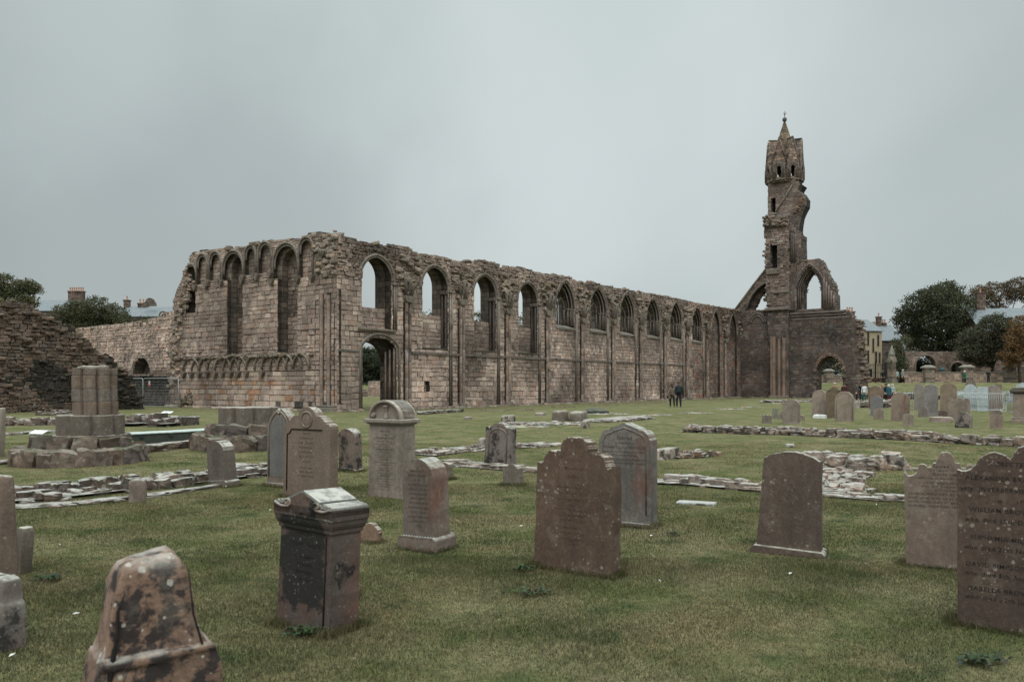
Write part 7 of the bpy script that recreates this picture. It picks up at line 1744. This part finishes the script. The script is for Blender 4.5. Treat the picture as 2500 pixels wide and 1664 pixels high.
person('woman with reddish fair hair beside the brown headstone', 2154, 0, 1.66, 1.2, (.11, .06, .06), (.03, .025, .03), (.35, .2, .12), Y=80, group=G, longhair=True, extra={'coat': (.1, .06, .06)})
person('person in a black coat between the fair-haired woman and the teal one', 2163, 0, 1.72, .5, BK, BK, (.03, .02, .02), Y=80.5, group=G)
person('person in a teal jacket and white cap with a dark red bag', 2170, 0, 1.62, -.3, (.015, .07, .09), (.12, .02, .025), (.6, .6, .58), Y=79.5, group=G, extra={'coat': (.015, .065, .085)})
person('white-haired person at the right end of the group', 2179, 0, 1.66, -.8, (.32, .35, .34), (.03, .03, .035), (.6, .58, .52), Y=80.5, group=G)
person('man with grey hair behind the lichen-yellowed headstone', 2038, 983, 1.78, 0, (.24, .13, .085), (.05, .045, .04), (.42, .36, .3))
person('man in a dark red jumper near the west doorway', 2061, 985, 1.74, 0, (.05, .012, .014), BK, (.05, .035, .03), Y=70)
person('person in dark clothes beside the iron railings', 2155, 0, 1.7, 0, BK, BK, (.1, .08, .07), Y=106.2)
person('man in a pale grey jumper seated height by the monument bench', 2190, 0, 1.72, 0, (.3, .34, .33), (.03, .025, .025), (.08, .06, .05), Y=104.5)
person('woman with white hair and pale shoes next to the man in pale grey', 2204, 0, 1.76, .3, (.17, .18, .17), (.04, .015, .018), (.55, .52, .46), Y=104, shoe=(.6, .6, .58), longhair=True)
person('woman with fair hair in a dark green coat before the boundary wall', 2355, 0, 1.72, .2, (.012, .07, .05), BK, (.6, .52, .4), Y=109.5, longhair=True, extra={'coat': (.012, .07, .05)})
person('man in black standing arms akimbo by the boundary wall', 2413, 0, 1.88, 0, BK, BK, (.12, .09, .07), Y=109.5, extra={'arml': 'out', 'armr': 'out'})
m = MB(); m.box(-.9, .9, -.2, .2, .42, .48, (.03, .02, .018)); m.box(-.85, -.75, -.18, .18, 0, .42, (.03, .02, .018)); m.box(.75, .85, -.18, .18, 0, .42, (.03, .02, .018)); X_ = (2192 - CX) / F * 103.8
o = m.build('park_bench', M['attr'], None, loc=(X_, 103.8, gh(X_, 103.8))); tag(o, 'dark bench in front of the man in pale grey', 'bench')

# ------------------------------------------------------------------ small things on the lawn
def weed(label, px, py, r, seed, n=26):
    R = random.Random(seed); X, Y = gp(px, py); m = MB()
    for k in range(n):
        a = R.uniform(0, 2 * pi); b0 = (R.gauss(0, r * .35), R.gauss(0, r * .2)); l = R.uniform(.5, 1) * .07; w_ = l * .34; d = Vector((cos(a), sin(a), 0)); nrm = Vector((-d.y, d.x, 0)); z0 = R.uniform(.01, .035); zt = z0 + R.uniform(.0, .03); P0 = Vector((b0[0], b0[1], z0))
        m.add([P0, P0 + d * l * .45 + nrm * w_ + Vector((0, 0, .022)), P0 + d * l + Vector((0, 0, zt - z0)), P0 + d * l * .45 - nrm * w_ + Vector((0, 0, .022))], [(0, 1, 2, 3)], tuple(c * R.uniform(.7, 1.4) for c in (.045, .062, .032)), 0)
    o = m.build('weed', M['leaf'], None, loc=(X, Y, gh(X, Y))); tag(o, label, 'weed')
weed('dark leafy weed at the foot of the black-stained pedestal', 740, 1545, .16, 1, 50)
weed('flat dark weed near the left edge beside the tilted marker', 118, 1415, .2, 2, 36)
weed('dark creeping weed below the large lichened headstone, nearer patch', 1300, 1452, .2, 3, 40)
weed('small dark weed just left of the foot of the large lichened headstone', 1275, 1395, .14, 4, 26)
weed('broad dark weed patch in the lower right corner', 2390, 1620, .22, 5, 60)
weed('spindly brown weed on the lawn left of the blank curved headstone', 1650, 1310, .12, 6, 20)
FW = ['beside the dark weed at left', 'left of the broken brown stump', 'right of the dogtooth-plinth headstone', 'left of the large lichened headstone', 'in front of the Robert Anderson headstone', 'on the open lawn right of the large lichened headstone', 'left of the scroll-shouldered headstone', 'above the scroll-shouldered headstone near the footing', 'below the blank curved headstone', 'left of the black-stained pedestal', 'at the foot of the small leaning headstone', 'at the lower left corner', 'beside the footing right of the centre']
def feather(px, py, seed):
    R = random.Random(seed); X, Y = gp(px, py); m = MB(); a = R.uniform(0, 3); d = Vector((cos(a), sin(a), 0)); n_ = Vector((-d.y, d.x, 0)); l = .028
    m.add([-d * l, -d * l * .2 + n_ * .009 + Vector((0, 0, .01)), d * l + Vector((0, 0, .006)), -d * l * .2 - n_ * .009 + Vector((0, 0, .004))], [(0, 1, 2, 3)], (.62, .62, .58))
    o = m.build('feather', M['leaf'], None, loc=(X, Y, gh(X, Y) + .032)); tag(o, 'small white feather lying ' + FW[seed], 'feather', 'scattered white feathers')
for i, p in enumerate(((145, 1338), (186, 1508), (1115, 1275), (1273, 1290), (1590, 1315), (1610, 1425), (2115, 1382), (2140, 1238), (1930, 1408), (660, 1250), (552, 1190), (30, 1608), (1560, 1165))): feather(p[0], p[1], i)

# ------------------------------------------------------------------ grass blades on the near lawn
def grass():
    rs = np.random.RandomState(8); XS = []; 
    def zone(n, y0, y1, hgt, wid, dark=1.):
        y = y0 * (y1 / y0) ** rs.rand(n) if False else np.sqrt(rs.rand(n) * (y1 ** 2 - y0 ** 2) + y0 ** 2); x = (rs.rand(n) * 2 - 1) * (y * .72 + 3.2)
        return x, y, hgt * rs.uniform(.5, 1.25, n), wid * rs.uniform(.7, 1.3, n)
    Z = [zone(620000, 1.2, 7.5, .032, .0026), zone(440000, 7.5, 13, .031, .0040), zone(290000, 13, 22, .024, .007), zone(110000, 22, 36, .016, .011)]
    # longer unmown fringe round every stone
    for (X, Y, W, th) in ALLG:
        if Y > 24: continue
        n = int(3800 * (W + th)); t = rs.rand(n); side = rs.randint(0, 4, n); u = np.where(side < 2, (t - .5) * W * 1.1, np.where(side == 2, -W / 2, W / 2) * 1.04); v = np.where(side == 0, -th / 2 - .03, np.where(side == 1, th / 2 + .03, (t - .5) * th * 1.3)); u = u + rs.normal(0, .03, n); v = v + rs.normal(0, .035, n)
        c, s = cos(YAW), sin(YAW); Z.append((X + u * c - v * s, Y + u * s + v * c, rs.uniform(.03, .12, n) ** 1.15, np.full(n, .0035 if Y < 9 else .0055)))
    x = np.concatenate([z[0] for z in Z]); y = np.concatenate([z[1] for z in Z]); h = np.concatenate([z[2] for z in Z]); w_ = np.concatenate([z[3] for z in Z]); n = len(x)
    # mowing leaves clumps: height varies softly
    h = h * .82 * (.6 + .75 * (np.sin(x * 2.1 + np.sin(y * 1.7) * 1.4) * np.sin(y * 2.6 + np.sin(x * 1.3) * 1.7) * .5 + .5)) 
    z = ground_np(x, y) - .004
    a = rs.rand(n) * 2 * pi; lean = rs.uniform(.15, .95, n) * h; b = a + rs.normal(0, .9, n)
    P0 = np.stack([x - np.cos(a) * w_, y - np.sin(a) * w_, z], 1); P1 = np.stack([x + np.cos(a) * w_, y + np.sin(a) * w_, z], 1)
    P2 = np.stack([x - np.sin(b) * lean, y + np.cos(b) * lean, z + h], 1)
    V = np.stack([P0, P1, P2], 1).reshape(-1, 3).astype(np.float32)
    me = bpy.data.meshes.new('lawn_grass'); me.vertices.add(3 * n); me.vertices.foreach_set('co', V.ravel()); me.loops.add(3 * n); me.loops.foreach_set('vertex_index', np.arange(3 * n, dtype=np.int32))
    me.polygons.add(n); me.polygons.foreach_set('loop_start', np.arange(0, 3 * n, 3, dtype=np.int32)); me.update(calc_edges=False)
    col = np.ones((n, 4), dtype=np.float32); br = rs.uniform(.45, 1.2, n) ** 1.1 * np.interp(y, [4, 12, 22, 36], [.70, .95, 1.3, 1.4]); dry = rs.rand(n);  # blade colour darkened nearby and lightened with distance, painting in lawn shading
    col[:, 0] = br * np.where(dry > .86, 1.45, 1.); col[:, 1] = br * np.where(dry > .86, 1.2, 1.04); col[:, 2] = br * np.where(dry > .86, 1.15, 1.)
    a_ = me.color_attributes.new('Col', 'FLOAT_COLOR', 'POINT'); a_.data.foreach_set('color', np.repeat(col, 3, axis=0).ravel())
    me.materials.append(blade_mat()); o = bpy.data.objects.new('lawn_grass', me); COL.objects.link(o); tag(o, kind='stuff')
grass()
